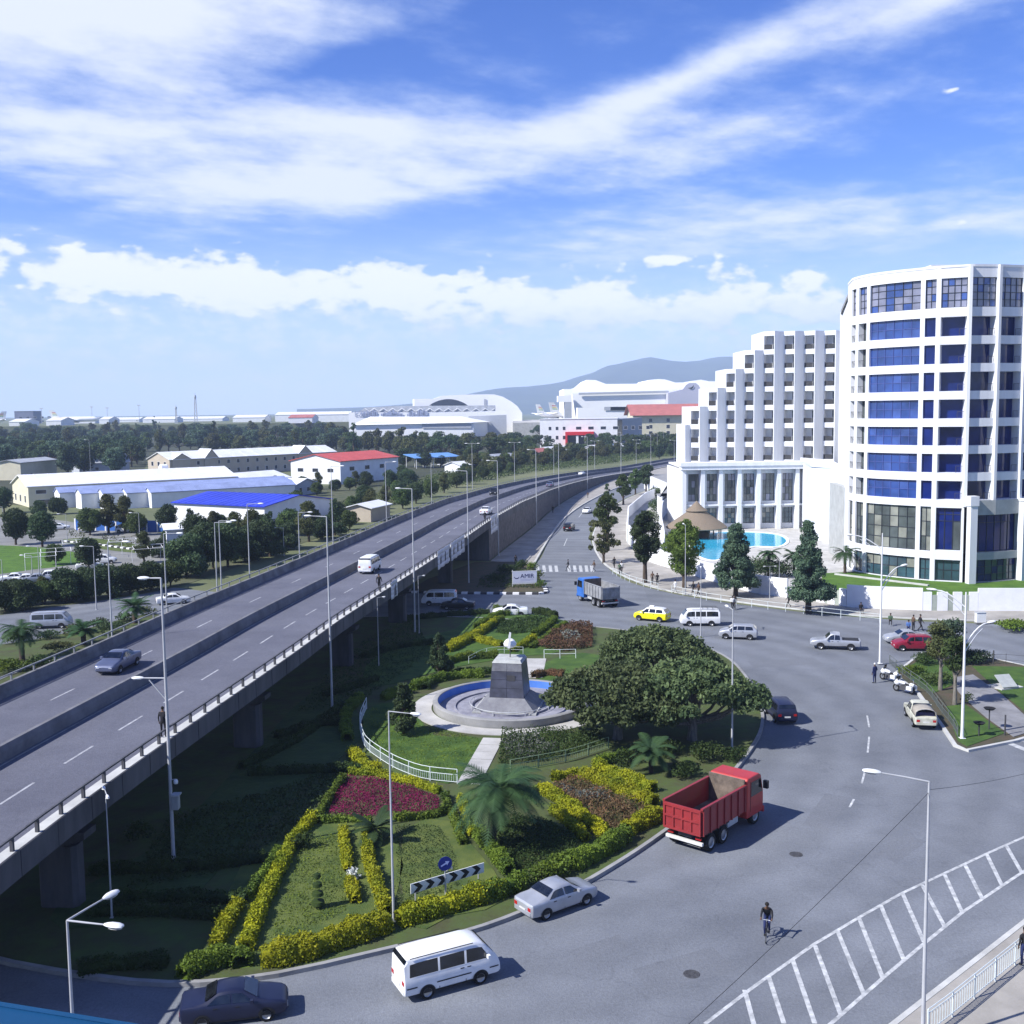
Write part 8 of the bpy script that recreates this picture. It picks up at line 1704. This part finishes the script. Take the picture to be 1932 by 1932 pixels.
# aircraft
def plane(label, tailx, taily, L, rz, z=0.0, tailc=(.55, .56, .5)):
    t = thing('aircraft', label, 'aircraft', (tailx, taily, z), rz); r = L * .055; mb = MB()
    mb.tube([(0, 0, r * 2.3), (L * .12, 0, r * 2.0), (L * .3, 0, r * 1.8), (L * .9, 0, r * 1.8), (L * .97, 0, r * 1.7), (L, 0, r * 1.5)], [r * .15, r * .55, r, r, r * .6, r * .1], 14); mb.obj('fuselage', HW, t, smooth=60)
    h = L * .155; mb = MB(); mb.add([(L * .02, -.2, r * 2.6), (L * .2, -.2, r * 2.6), (L * .07, -.2, r * 2.6 + h), (-L * .02, -.2, r * 2.6 + h), (L * .02, .2, r * 2.6), (L * .2, .2, r * 2.6), (L * .07, .2, r * 2.6 + h), (-L * .02, .2, r * 2.6 + h)], [(0, 1, 2, 3), (7, 6, 5, 4), (0, 4, 5, 1), (1, 5, 6, 2), (2, 6, 7, 3), (3, 7, 4, 0)]); mb.obj('tail_fin', M('tail_white', (.72, .73, .70), .5, .03, .2), t)
    for k, cc in enumerate([(.10, .30, .10), (.55, .45, .05), (.45, .06, .05)]):
        for sg in (-1, 1): a = .30 + .16 * k; MB().add([(L * .06 - L * .03 * a, sg * .23, r * 2.6 + h * a), (L * .18 - L * .1 * a, sg * .23, r * 2.6 + h * (a - .02)), (L * .17 - L * .1 * a, sg * .23, r * 2.6 + h * (a + .07)), (L * .055 - L * .03 * a, sg * .23, r * 2.6 + h * (a + .09))], [(0, 1, 2, 3)]).obj('tail_stripe', M('tail_stripe_%d' % k, cc, .5, 0), t)
    for sg in (-1, 1):
        MB().hexa([(L * .42, sg * r * .8, r * 1.2), (L * .60, sg * r * .8, r * 1.2), (L * .40, sg * L * .46, r * 2.0), (L * .35, sg * L * .46, r * 2.0), (L * .42, sg * r * .8, r * 1.5), (L * .60, sg * r * .8, r * 1.5), (L * .40, sg * L * .46, r * 2.1), (L * .35, sg * L * .46, r * 2.1)]).obj('wing', HW, t)
        MB().hexa([(L * .03, sg * r * .3, r * 2.2), (L * .14, sg * r * .3, r * 2.2), (L * .05, sg * L * .16, r * 2.5), (L * .01, sg * L * .16, r * 2.5), (L * .03, sg * r * .3, r * 2.35), (L * .14, sg * r * .3, r * 2.35), (L * .05, sg * L * .16, r * 2.6), (L * .01, sg * L * .16, r * 2.6)]).obj('tailplane', HW, t)
        MB().tube([(L * .44, sg * L * .16, r * .85), (L * .54, sg * L * .16, r * .85)], r * .45, 12).obj('engine', HW, t)
        MB().tube([(L * .45, sg * r, 0), (L * .45, sg * r, r * 1.2)], r * .12, 6).obj('landing_gear', DARKSTEEL, t)
MB().prism([(-9000, 1250), (-90, 1250), (-90, 9400), (-9000, 9400)], -.5, 12).obj('apron', MATS['open_ground'])['kind'] = 'structure'
MB().prism([(2, 985), (64, 985), (64, 1245), (2, 1245)], -.5, 12).obj('apron', PAVE)['kind'] = 'structure'
a = z3(80, 330, 1110); plane('white airliner tail left of the long hangar, farther of two', a.x, 1110, 58, rad(40), 12.02)
a = z3(205, 320, 1020); plane('white airliner tail left of the long hangar, nearer of two', a.x, 1020, 62, rad(35), 12.02)
a = z4(570, 250, 1500); plane('white airliner parked broadside on the far left apron', a.x, 1500, 66, rad(4), 12.02)
a = z4(20, 300, 1290); plane('white airliner tail at the left edge of the picture', a.x + 5, 1290, 60, rad(200), 12.02)
t, L = building('dark office block on the far airport horizon at left', (z4(165, 300, 1700).x, 1700), (z4(380, 300, 1700).x, 1700), 30, z4(200, 250, 1700).z, 40, M('slate_block', (.16, .17, .24), .8, .1, .05), ROOF_G, flat=True, over=.5, wf=[(6, 14, 17, 5, 4, 72), (6, 20, 23, 5, 4, 72)])
def mast(label, u, vb, vt, lattice=False, D=None):
    g = P(u, vb) if D is None else Q(u, vb, D); top = Q(u, vt, g.y); t = thing('mast', label, 'mast', (g.x, g.y, 0)); h = top.z
    if lattice:
        m2 = MB(); w0, w1 = .045 * h, .012 * h
        for k in range(4):
            sx, sy = (1, 1, -1, -1)[k], (1, -1, -1, 1)[k]; m2.tube([(sx * w0, sy * w0, 0), (sx * w1, sy * w1, h * .9)], .28, 5)
        for j in range(9):
            za, zb = h * .9 * j / 9, h * .9 * (j + 1) / 9; wa, wb = lerp(w0, w1, j / 9), lerp(w0, w1, (j + 1) / 9)
            m2.bar((-wa, -wa, za), (wb, -wb, zb), .22, .22); m2.bar((wa, -wa, za), (-wb, -wb, zb), .22, .22)
        m2.obj('lattice', STEEL, t); MB().tube([(0, 0, h * .88), (0, 0, h)], .2, 6).obj('antenna', STEEL, t); MB().lathe([(1.2, h * .86), (1.4, h * .9), (1.2, h * .94)], 12).obj('platform', STEEL, t)
    else: MB().tube([(0, 0, 0), (0, 0, h)], [.5, .3], 8).obj('pole', STEEL, t); MB().bx(-2.2, 2.2, -.6, .6, h - .4, h + .8).obj('floodlight_bar', STEEL, t)
mast('lattice antenna mast on the horizon, right of the cypresses', 370, 800, 741, True, D=1250); mast('shorter lattice mast on the horizon left of the antenna', 333, 800, 764, True, D=1300)
for k, (u, vt) in enumerate([(79, 771), (174, 768), (203, 770), (263, 765)]): mast('floodlight mast on the far apron, %s from the left' % ('first', 'second', 'third', 'fourth')[k], u, 795, vt, D=1600)
# far low sheds of the airport
for k, (u0, u1, v, h, rm_) in enumerate([(18, 48, 818, 5, ROOF_W), (88, 116, 819, 6, ROOF_W), (96, 118, 812, 6, ROOF_P), (188, 206, 812, 6, ROOF_W), (270, 330, 808, 5, ROOF_W), (440, 500, 812, 6, ROOF_W), (520, 600, 812, 9, ROOF_W), (590, 660, 818, 9, ROOF_W), (545, 590, 822, 6, ROOF_P), (200, 262, 800, 4, ROOF_W), (330, 420, 800, 4, ROOF_W), (140, 180, 806, 5, ROOF_G)]):
    dd = 1265 + (820 - v) * 22; a, b = Q(u0, v, dd), Q(u1, v, dd); building('distant airport shed %s' % ['at the left edge below the airliner tail', 'with a white roof left of the red one', 'with a red roof', 'standing alone above the tree belt', 'with a long roof behind the cypresses', 'with a white roof left of the terminal', 'with a wide white roof beside the terminal', 'with twin pale slopes by the terminal', 'with a reddish roof by the terminal', 'lowest and farthest on the left plain', 'lowest and farthest under the antenna mast', 'with a grey roof by the apron'][k], a, b, 40, h, h + 3.5, WW, rm_, 'front', name='airport_shed', over=.4, z=12.02)

# ------------------------------------------------------------------ hills
HILL = M('hill_scrub', (.07, .085, .05), .95, .3, .004, 0, (.035, .045, .03), world_space=True, detail=8)
ridge = [(560, 772), (700, 768), (800, 760), (880, 744), (930, 734), (1000, 729), (1065, 722), (1110, 710), (1150, 691), (1190, 681), (1225, 675), (1290, 683), (1340, 680), (1400, 678), (1460, 690), (1560, 705), (1700, 712), (1850, 722), (2000, 735), (2200, 752), (2500, 765)]
mb = MB(); DH = 7600; cols = []; nn = 120; rowsn = 14; rr_ = random.Random(3)
for i in range(nn):
    u = 560 + (2500 - 560) * i / (nn - 1)
    for (a, b) in zip(ridge, ridge[1:]):
        if a[0] <= u <= b[0]: v = lerp(a[1], b[1], (u - a[0]) / (b[0] - a[0])); break
    p = Q(u, v, DH); col_ = []
    for j in range(rowsn):
        t_ = j / (rowsn - 1); k = math.sin(min(1, t_ * 1.45) * PI / 2) if t_ < .69 else math.cos((t_ - .69) / .31 * PI / 2)
        y = DH - 2300 + 3300 * t_; zz = p.z * k ** 1.25; zz += p.z * .10 * math.sin(i * .55 + j * 1.1) * math.sin(j * .9 + i * .21) * (1 - abs(k - .5)) * (t_ > .02) * (1 if t_ < .62 or t_ > .76 else .15)
        col_.append((p.x * y / DH, y, max(-1, zz if t_ not in (0, 1) else -1)))
    cols.append(col_)
vs = [q for c in cols for q in c]; mb.add(vs, [(i * rowsn + j, (i + 1) * rowsn + j, (i + 1) * rowsn + j + 1, i * rowsn + j + 1) for i in range(nn - 1) for j in range(rowsn - 1)]); struct('hills', mb, HILL, smooth=180)

# ------------------------------------------------------------------ left district ground
sheet(catmull(PG((-60, 985), (60, 978), (130, 984), (250, 1000), (330, 1012), (345, 1050), (290, 1072), (170, 1090), (60, 1112), (-60, 1130)), 3, True), .01).obj('car_park', M('car_park_paving', (.24, .24, .23), .9, .2, .15, .1, world_space=True, detail=8))['kind'] = 'structure'
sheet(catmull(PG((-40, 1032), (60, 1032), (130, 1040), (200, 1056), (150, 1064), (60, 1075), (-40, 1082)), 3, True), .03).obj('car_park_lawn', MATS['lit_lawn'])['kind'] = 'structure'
sheet(catmull(PG((120, 1018), (180, 1016), (270, 1030), (300, 1045), (220, 1040), (130, 1026)), 3, True), .03).obj('planted_strip', GRASS_Y)['kind'] = 'structure'
sheet(catmull(PG((-80, 1100), (60, 1108), (200, 1096), (330, 1066), (430, 1030), (520, 1000), (640, 962), (720, 935), (800, 912), (870, 893), (960, 876), (1060, 866), (1250, 848), (1180, 838), (900, 848), (620, 915), (420, 985), (330, 1010), (200, 985), (-80, 1000)), 3, True), -.012).obj('scrub_ground', M('scrub', (.10, .10, .055), .95, .3, .3, .3, (.045, .06, .025), world_space=True, detail=8))['kind'] = 'structure'
sheet(catmull(PG((-90, 1095), (60, 1100), (200, 1090), (330, 1062), (430, 1028), (520, 1000), (600, 985), (620, 1005), (520, 1042), (430, 1076), (330, 1108), (200, 1132), (60, 1150), (-90, 1168)), 3, True), .014).obj('verge', MATS['scrub'])['kind'] = 'structure'
sheet(catmull(PG((-90, 1330), (-90, 1236), (60, 1208), (170, 1184), (250, 1164), (300, 1160), (280, 1230), (100, 1320)), 3, True), .014).obj('verge', MATS['garden_ground'])['kind'] = 'structure'
for k, (u, v, r, h) in enumerate([(30, 1212, 1.5, 1.3), (90, 1205, 1.3, 1.0), (140, 1196, 1.4, 1.2), (190, 1184, 1.2, 1.2), (235, 1172, 1.2, 1.1), (275, 1160, 1.3, 1.2)]):
    g = P(u, v); shrub((g.x, g.y, .02), r, h, (L_MID, L_DARK, L_OLIVE)[k % 3], 'verge shrub between the road and the left palms, %s from the left' % ('first', 'second', 'third', 'fourth', 'fifth', 'sixth')[k], leaf=.12, per=260)
kk = thing('car_park_kerb', 'black and white painted kerb stones along the planted strip of the car park', 'kerb'); pk = Path(PG((116, 1022), (180, 1028), (270, 1040)))
for i in range(26): m2 = MB(); s_ = pk.len * i / 26; m2.sweep(pk.cut(s_, s_ + pk.len / 27, 1), [(-.25, 0), (-.25, .3), (.25, .3), (.25, 0)]); m2.obj('kerb_stone', KW if i % 2 else KB, kk)
for k, (u, v) in enumerate([(137, 1018), (155, 1022), (200, 1026), (216, 1028), (233, 1032), (248, 1034)]):
    g = P(u, v); shrub((g.x, g.y, 0), 1.0, 2.2, L_OLIVE, 'small bare shrub %s along the painted kerb of the car park' % ('first', 'second', 'third', 'fourth', 'fifth', 'last')[k], leaf=.16, per=60)
# parked cars
for k, (u, v, rz, f, m_, lab) in enumerate([
    (30, 1098, 18, 'sedan', WHITEP, 'white car parked leftmost of the near row in the car park'), (52, 1100, 20, 'sedan', WHITEP, 'white car parked second in the near row in the car park'), (72, 1099, 20, 'sedan', SILVER, 'silver car parked third in the near row in the car park'), (92, 1095, 200, 'hatch', WHITEP, 'white car parked rightmost of the near row in the car park'),
    (64, 990, 100, 'hatch', WHITEP, 'white car at the left of the far parked row'), (74, 992, 100, 'sedan', SILVER, 'silver car second in the far parked row'), (86, 993, 100, 'hatch', GREYB, 'dark car third in the far parked row'), (112, 999, 15, 'sedan', WHITEP, 'white car parked broadside at the end of the far row'), (164, 1004, 80, 'hatch', WHITEP, 'white car at the foot of the blue wall'),
    (196, 1063, 10, 'hatch', WHITEP, 'white car leaving the car park'), (170, 1074, 20, 'sedan', WHITEP, 'white car half hidden behind the car park hedge'), (238, 1005, 0, 'suv', WHITEP, 'white car beside the blue wall pillars'),
    (327, 1139, 22, 'sedan', WHITEP, 'white car half hidden behind the flyover parapet')]):
    g = P(u, v); {'sedan': sedan, 'hatch': hatch, 'suv': suv}[f](lab, (g.x, g.y, .02), rad(rz), m_, detail=False)
g = P(98, 1184); van('silver minibus on the road left of the flyover', (g.x, g.y, .01), rad(8), SILVER, stripes=False)
# car park shade frames
for k, (u, v) in enumerate([(48, 1078), (78, 1068), (118, 1050), (205, 1048), (250, 1062), (285, 1058)]):
    g = P(u, v); t = thing('shade_frame', 'white curved shade frame in the car park, %s from the left' % ('first', 'second', 'third', 'fourth', 'fifth', 'sixth')[k], 'shade frame', (g.x, g.y, 0), rad(25))
    for j in range(3): MB().tube([(2.2 * j, 0, 0), (2.2 * j, .1, 2.0), (2.2 * j, -1.2, 2.9), (2.2 * j, -3.6, 2.6)], .035, 6).obj('rib', WHITE2, t)
    MB().tube([(0, -3.6, 2.6), (4.4, -3.6, 2.6)], .03, 6).obj('edge_tube', WHITE2, t); MB().tube([(0, -1.2, 2.9), (4.4, -1.2, 2.9)], .03, 6).obj('edge_tube', WHITE2, t)

# ------------------------------------------------------------------ trees behind
TP = {}
for i, (kind, h, w, th, mat, lob) in enumerate([('round', 9, 4.2, 1.2, L_DARK, 34), ('round', 8, 4.4, 1.0, L_MID, 34), ('round', 10, 4.6, 1.4, L_BLUE, 36), ('flat', 9, 6.0, 3, L_DARK, 30), ('oval', 11, 3.4, 1.5, L_OLIVE, 24), ('round', 8.5, 4.8, 1.0, L_OLIVE, 34), ('cone', 13, 3.4, 2, L_DARK, 34)]):
    TP[i] = tree_proto(kind, 60 + i, h, w, th, .36, 60, mat, BARK, lob)
def scatter(rows_, u0, u1, lab, grp, sc=(.8, 1.25), kinds=(0, 1, 2, 3, 4, 5), avoid=(), sp=1.0, seed=1):
    rr = random.Random(seed)
    for v in rows_:
        u = u0 + rr.uniform(0, 8)
        while u < u1:
            vv = v + rr.uniform(-3.5, 3.5) * (v - 770) / 60; g = P(u, vv); d = g.y
            if not any(a[0] < u < a[1] and a[2] < vv < a[3] for a in avoid):
                s_ = rr.uniform(*sc); k = rr.choice(kinds); plant_tree(TP[k], (g.x, g.y, 0), rr.uniform(0, 6), (s_ * rr.uniform(.85, 1.2), s_ * rr.uniform(.85, 1.2), s_), 'tree', lab, group=grp)
            u += max(7, 7.2 * FOC / d * sp * rr.uniform(.7, 1.3))
AV = [(262, 640, 862, 935), (545, 760, 858, 922), (30, 120, 885, 900), (0, 280, 900, 960), (430, 560, 895, 935)]
scatter((829,), 0, 640, 'small round tree in the farthest row of the tree belt', 'farthest tree row', (1.3, 1.8), avoid=AV, sp=1.5, seed=2)
scatter((840,), 0, 650, 'tree in the back part of the tree belt before the airport', 'back tree belt', (1.25, 1.7), avoid=AV, sp=1.25, seed=3)
scatter((852,), 0, 860, 'tree in the middle of the dense tree belt', 'middle tree belt', (1.05, 1.45), avoid=AV, sp=1.0, seed=4)
scatter((866, 874), 0, 280, 'dark tree in the belt left of the beige block', 'left tree belt', (1.1, 1.5), (0, 2, 3, 1), avoid=AV, sp=.95, seed=5)
scatter((884, 897), 0, 285, 'dark tree in the front of the belt above the cream hall', 'front left tree belt', (1.05, 1.4), (0, 2, 3), avoid=AV, sp=.9, seed=6)
scatter((855, 864), 620, 1000, 'tree in the belt behind the red-roofed hall', 'tree belt behind the red roof', (1.0, 1.35), (0, 1, 3, 5), avoid=AV, sp=.95, seed=7)
scatter((844, 851), 930, 1300, 'tree in front of the airport office blocks', 'trees before the office blocks', (.9, 1.2), (0, 1, 3, 5), avoid=[(1050, 1110, 835, 856)], sp=1.0, seed=8)
scatter((870, 880), 760, 1000, 'tree among the huts left of the flyover bend', 'trees among the huts', (.6, .95), (0, 1, 5), sp=1.1, seed=9)
scatter((861,), 1000, 1290, 'tree among the huts beside the far flyover', 'trees beside the far flyover', (.65, .95), (1, 5, 0), sp=1.0, seed=10)
sheet(catmull(PG((-300, 815), (0, 812), (400, 812), (760, 814), (960, 826), (1150, 834), (1280, 838), (1180, 850), (980, 868), (860, 884), (760, 910), (640, 915), (600, 862), (280, 862), (260, 905), (-300, 915)), 2, True), -.008).obj('woodland_floor', M('leaf_litter', (.055, .06, .03), .95, .3, .1, 0, (.03, .036, .018), world_space=True, detail=7))['kind'] = 'structure'
# roadside trees beside the flyover, and the bushy row along the left road
near_l = [tree_proto(k, 80 + i, h, w, th, .19, 190, m_, BARK, int(lo_ * 1.6)) for i, (k, h, w, th, m_, lo_) in enumerate([('round', 6.5, 3.0, 1.2, L_DARK, 26), ('round', 6, 3.2, .8, L_MID, 26), ('oval', 8, 2.4, 1.2, L_OLIVE, 28), ('round', 5, 3.4, .4, L_DARK, 26), ('cone', 8, 2.4, .8, L_DARK, 40)])]
for k, (u, v, kind, s_, lab) in enumerate([
    (510, 1050, 4, 1.0, 'tall dark conical tree before the blue-roofed hall'), (583, 1022, 2, .95, 'pointed green tree below the blue-roofed hall corner'), (632, 1010, 4, .95, 'dark feathery tree right of the blue-roofed hall'), (660, 1000, 1, .7, 'green bush beyond the parapet right of the blue-roofed hall'), (700, 975, 2, .8, 'brownish feathery tree beside the yard hut'), (760, 960, 1, .9, 'green tree beyond the parapet, first of the roadside row'), (785, 950, 0, .85, 'dark tree beyond the parapet, second of the roadside row'), (812, 938, 1, .9, 'green tree beyond the parapet, third of the roadside row'), (838, 930, 2, .75, 'pale green tree beyond the parapet, fourth of the roadside row'), (862, 920, 1, .85, 'green tree beyond the parapet, fifth of the roadside row'), (885, 914, 0, .8, 'dark tree beyond the parapet, sixth of the roadside row'), (912, 905, 1, .8, 'green tree beyond the parapet at the bend'), (940, 898, 0, .75, 'dark tree beyond the parapet past the bend'), (965, 894, 1, .75, 'green tree beyond the parapet, farthest of the roadside row'),
    (735, 925, 0, .95, 'dark tree before the red-roofed hall wall'), (660, 925, 1, .7, 'small tree at the foot of the white hall'), (770, 915, 3, 1.0, 'dark spreading bush right of the white hall'), (560, 960, 1, .8, 'green tree in the yard above the blue-roofed hall'), (520, 925, 0, .7, 'round tree beside the grey-gabled shed'),
    (170, 1010, 1, .95, 'round green tree by the blue wall, left'), (205, 1006, 2, 1.0, 'feathery tree by the blue wall, middle'), (236, 1006, 2, .95, 'feathery tree by the blue wall, right'), (258, 1010, 1, .8, 'green tree at the end of the blue wall'), (318, 1006, 0, .9, 'dark tree beside the white hall wall'), (360, 1024, 4, .85, 'pointed tree in front of the white hall wall'), (372, 1056, 0, 1.15, 'dark tree right of the kiosk'), (30, 1028, 0, 1.05, 'round dark tree in the car park, left of a pair'), (80, 1032, 0, 1.0, 'round dark tree in the car park, right of a pair'), (168, 1078, 0, .8, 'dark tree by the car park exit'), (272, 1062, 2, .65, 'slim tree by the kiosk'), (8, 968, 0, 1.0, 'dark tree at the left edge by the cream hall'), (110, 970, 3, .8, 'bushy dark tree before the gabled halls, left'), (75, 972, 3, .7, 'low dark tree before the cream hall'), (105, 1066, 1, .6, 'small tree on the car park lawn'),
    (10, 1154, 3, 0.73, 'dark bush at the left edge by the road'), (45, 1152, 3, 0.76, 'dark bush by the road behind the bus'), (85, 1140, 1, 0.53, 'yellow-green bush by the road behind the bus'), (125, 1136, 3, 0.86, 'large dark bush by the road, left of the pole'), (165, 1130, 3, 0.79, 'large dark bush by the road at the pole'), (205, 1126, 3, 0.83, 'dark bush beyond the road, right of the pole'), (245, 1120, 3, 0.79, 'dark bush beyond the road near the fan palm'), (285, 1114, 3, 0.79, 'dark bush beyond the road by the half-hidden car'), (322, 1106, 1, 0.63, 'green bush beyond the road by the kiosk'), (352, 1088, 3, 1.2, 'dark bush between the kiosk and the flyover'), (388, 1078, 0, 1.15, 'dark tree between the kiosk and the paired poles'), (430, 1070, 0, 1.1, 'dark tree right of the paired poles'), (462, 1060, 3, 1.1, 'dark bush at the arm pole'), (488, 1056, 0, 1.0, 'dark tree before the conical tree'), (540, 1036, 3, .9, 'dark bush below the pointed green tree'), (608, 1016, 3, .8, 'dark bush between the two feathery trees'), (395, 1050, 1, .9, 'green tree behind the paired poles'), (445, 1038, 2, .85, 'feathery tree behind the arm pole'), (480, 1030, 0, .9, 'dark tree behind the conical tree')]):
    g = P(u, v); plant_tree(near_l[kind], (g.x, g.y, 0), random.uniform(0, 6), s_, 'roadside_tree', lab)
cyp = tree_proto('oval', 95, 9, 1.1, .3, .3, 260, L_DARK, BARK, 30)
for (u, v, s_, lab) in [(260, 825, 2.1, 'narrow dark cypress on the horizon, left of three'), (293, 825, 2.6, 'narrow dark cypress on the horizon, middle of three'), (302, 825, 1.9, 'short dark cypress on the horizon, right of three')]:
    g = P(u, v); plant_tree(cyp, (g.x, g.y, 0), 0, s_, 'cypress', lab)
for (u, v, s_, k, lab) in [(405, 850, 1.6, 6, 'tall pointed tree above the belt behind the beige block'), (668, 862, 1.5, 6, 'dark araucaria-like tree before the terminal, left'), (775, 858, 1.3, 0, 'tall dark tree before the terminal, right'), (1020, 828, 1.3, 3, 'dark flat-topped tree left of the office block')]:
    g = P(u, v); plant_tree(TP[k], (g.x, g.y, 0), 1, s_, 'tall_tree', lab)
rr_ = random.Random(17); place = ['behind the parapet near the paired poles', 'in the scrub below the blue-roofed hall', 'beside the yard hut', 'at the foot of the white hall', 'along the car park edge', 'by the kiosk']
for k, (u0, u1, va, vb) in enumerate([(400, 520, 1020, 1075), (440, 640, 985, 1030), (640, 760, 940, 985), (560, 780, 905, 935), (0, 330, 1112, 1146), (290, 420, 1010, 1060)]):
    for j in range(9):
        u = rr_.uniform(u0, u1); t_ = (u - u0) / (u1 - u0); v = lerp(vb, va, t_) + rr_.uniform(-6, 6) if k not in (4,) else lerp(vb, va, t_); g = P(u, v)
        plant_tree(near_l[rr_.choice((0, 1, 1, 2, 3))], (g.x, g.y, 0), rr_.uniform(0, 6), rr_.uniform(.55, .95) * (.6 if k == 4 else 1), 'roadside_tree', 'bushy young tree ' + place[k], group='young trees ' + place[k])
for j in range(52):
    u = 870 + 8.2 * j; pts_ = [(860, 914), (960, 892), (1050, 879), (1150, 868), (1300, 849)]
    for a, b in zip(pts_, pts_[1:]):
        if a[0] <= u <= b[0]: v = lerp(a[1], b[1], (u - a[0]) / (b[0] - a[0]))
    g = P(u, v - rr_.uniform(2, 16) * (1300 - u + 150) / 500); plant_tree(TP[rr_.choice((0, 1, 5, 5, 1))], (g.x, g.y, 0), rr_.uniform(0, 6), rr_.uniform(.45, .85), 'tree', 'bushy tree along the left verge of the far flyover', group='bushy trees along the far verge')
ground_plants('roadside_scrub', PG((780, 944), (880, 915), (1000, 892), (1150, 875), (1290, 858), (1290, 843), (1100, 853), (950, 868), (820, 897), (770, 915)), 26000, 1.7, .36, L_MID, 'tangled green scrub along the left verge of the far flyover', 'scrub', z=0)
ground_plants('roadside_scrub', PG((600, 1000), (700, 968), (780, 940), (770, 918), (690, 938), (600, 960), (520, 985), (520, 1020)), 9000, .9, .25, L_OLIVE, 'dry scrub in the yards between the blue roof and the flyover', 'scrub', z=0)
# palms and planting beside the road on the left of the flyover
palm(P(42, 1246), 3.0, 2.6, 30, 'dark feather palm at the left edge beside the flyover', (0, 0), .25)
palm(P(255, 1176), 2.0, 2.4, 34, 'bright green palm left of the flyover by the tall pole', (0, 0), .25, droop=.4); palm(P(158, 1216), 1.6, 2.2, 34, 'yellow-green palm left of the flyover beside the bus', (0, 0), .25, droop=.4)
for k, (u, v, r, h, m_, lab) in enumerate([(110, 1230, 1.6, .9, L_OLIVE, 'low olive shrub under the left palms'), (75, 1262, 1.6, 1.2, L_HEDGE_D, 'dark shrub below the dark feather palm'), (20, 1270, 1.8, 1.2, L_HEDGE_G, 'green shrub at the left edge by the parapet'), (200, 1198, 1.3, 1.4, L_DARK, 'dark shrub between the two green palms'), (225, 1190, 1.1, 1.0, L_DARK, 'small dark shrub below the tall pole')]):
    g = P(u, v); shrub((g.x, g.y, .16), r, h, m_, lab, leaf=.12, per=260)

# ================================================================== air
hz = MB(); hz.bx(-10000, 10000, -10000, 10000, -1.6, 520)
hm = bpy.data.materials.new('haze'); hm.use_nodes = True; hm.node_tree.nodes.clear(); ho = hm.node_tree.nodes.new('ShaderNodeOutputMaterial'); hv = hm.node_tree.nodes.new('ShaderNodeVolumePrincipled')
hv.inputs['Color'].default_value = (.56, .71, 1.0, 1); hv.inputs['Density'].default_value = 1.3e-4; hv.inputs['Anisotropy'].default_value = 0.0; hm.node_tree.links.new(hv.outputs[0], ho.inputs['Volume'])
o = hz.obj('haze', hm); o['kind'] = 'stuff'
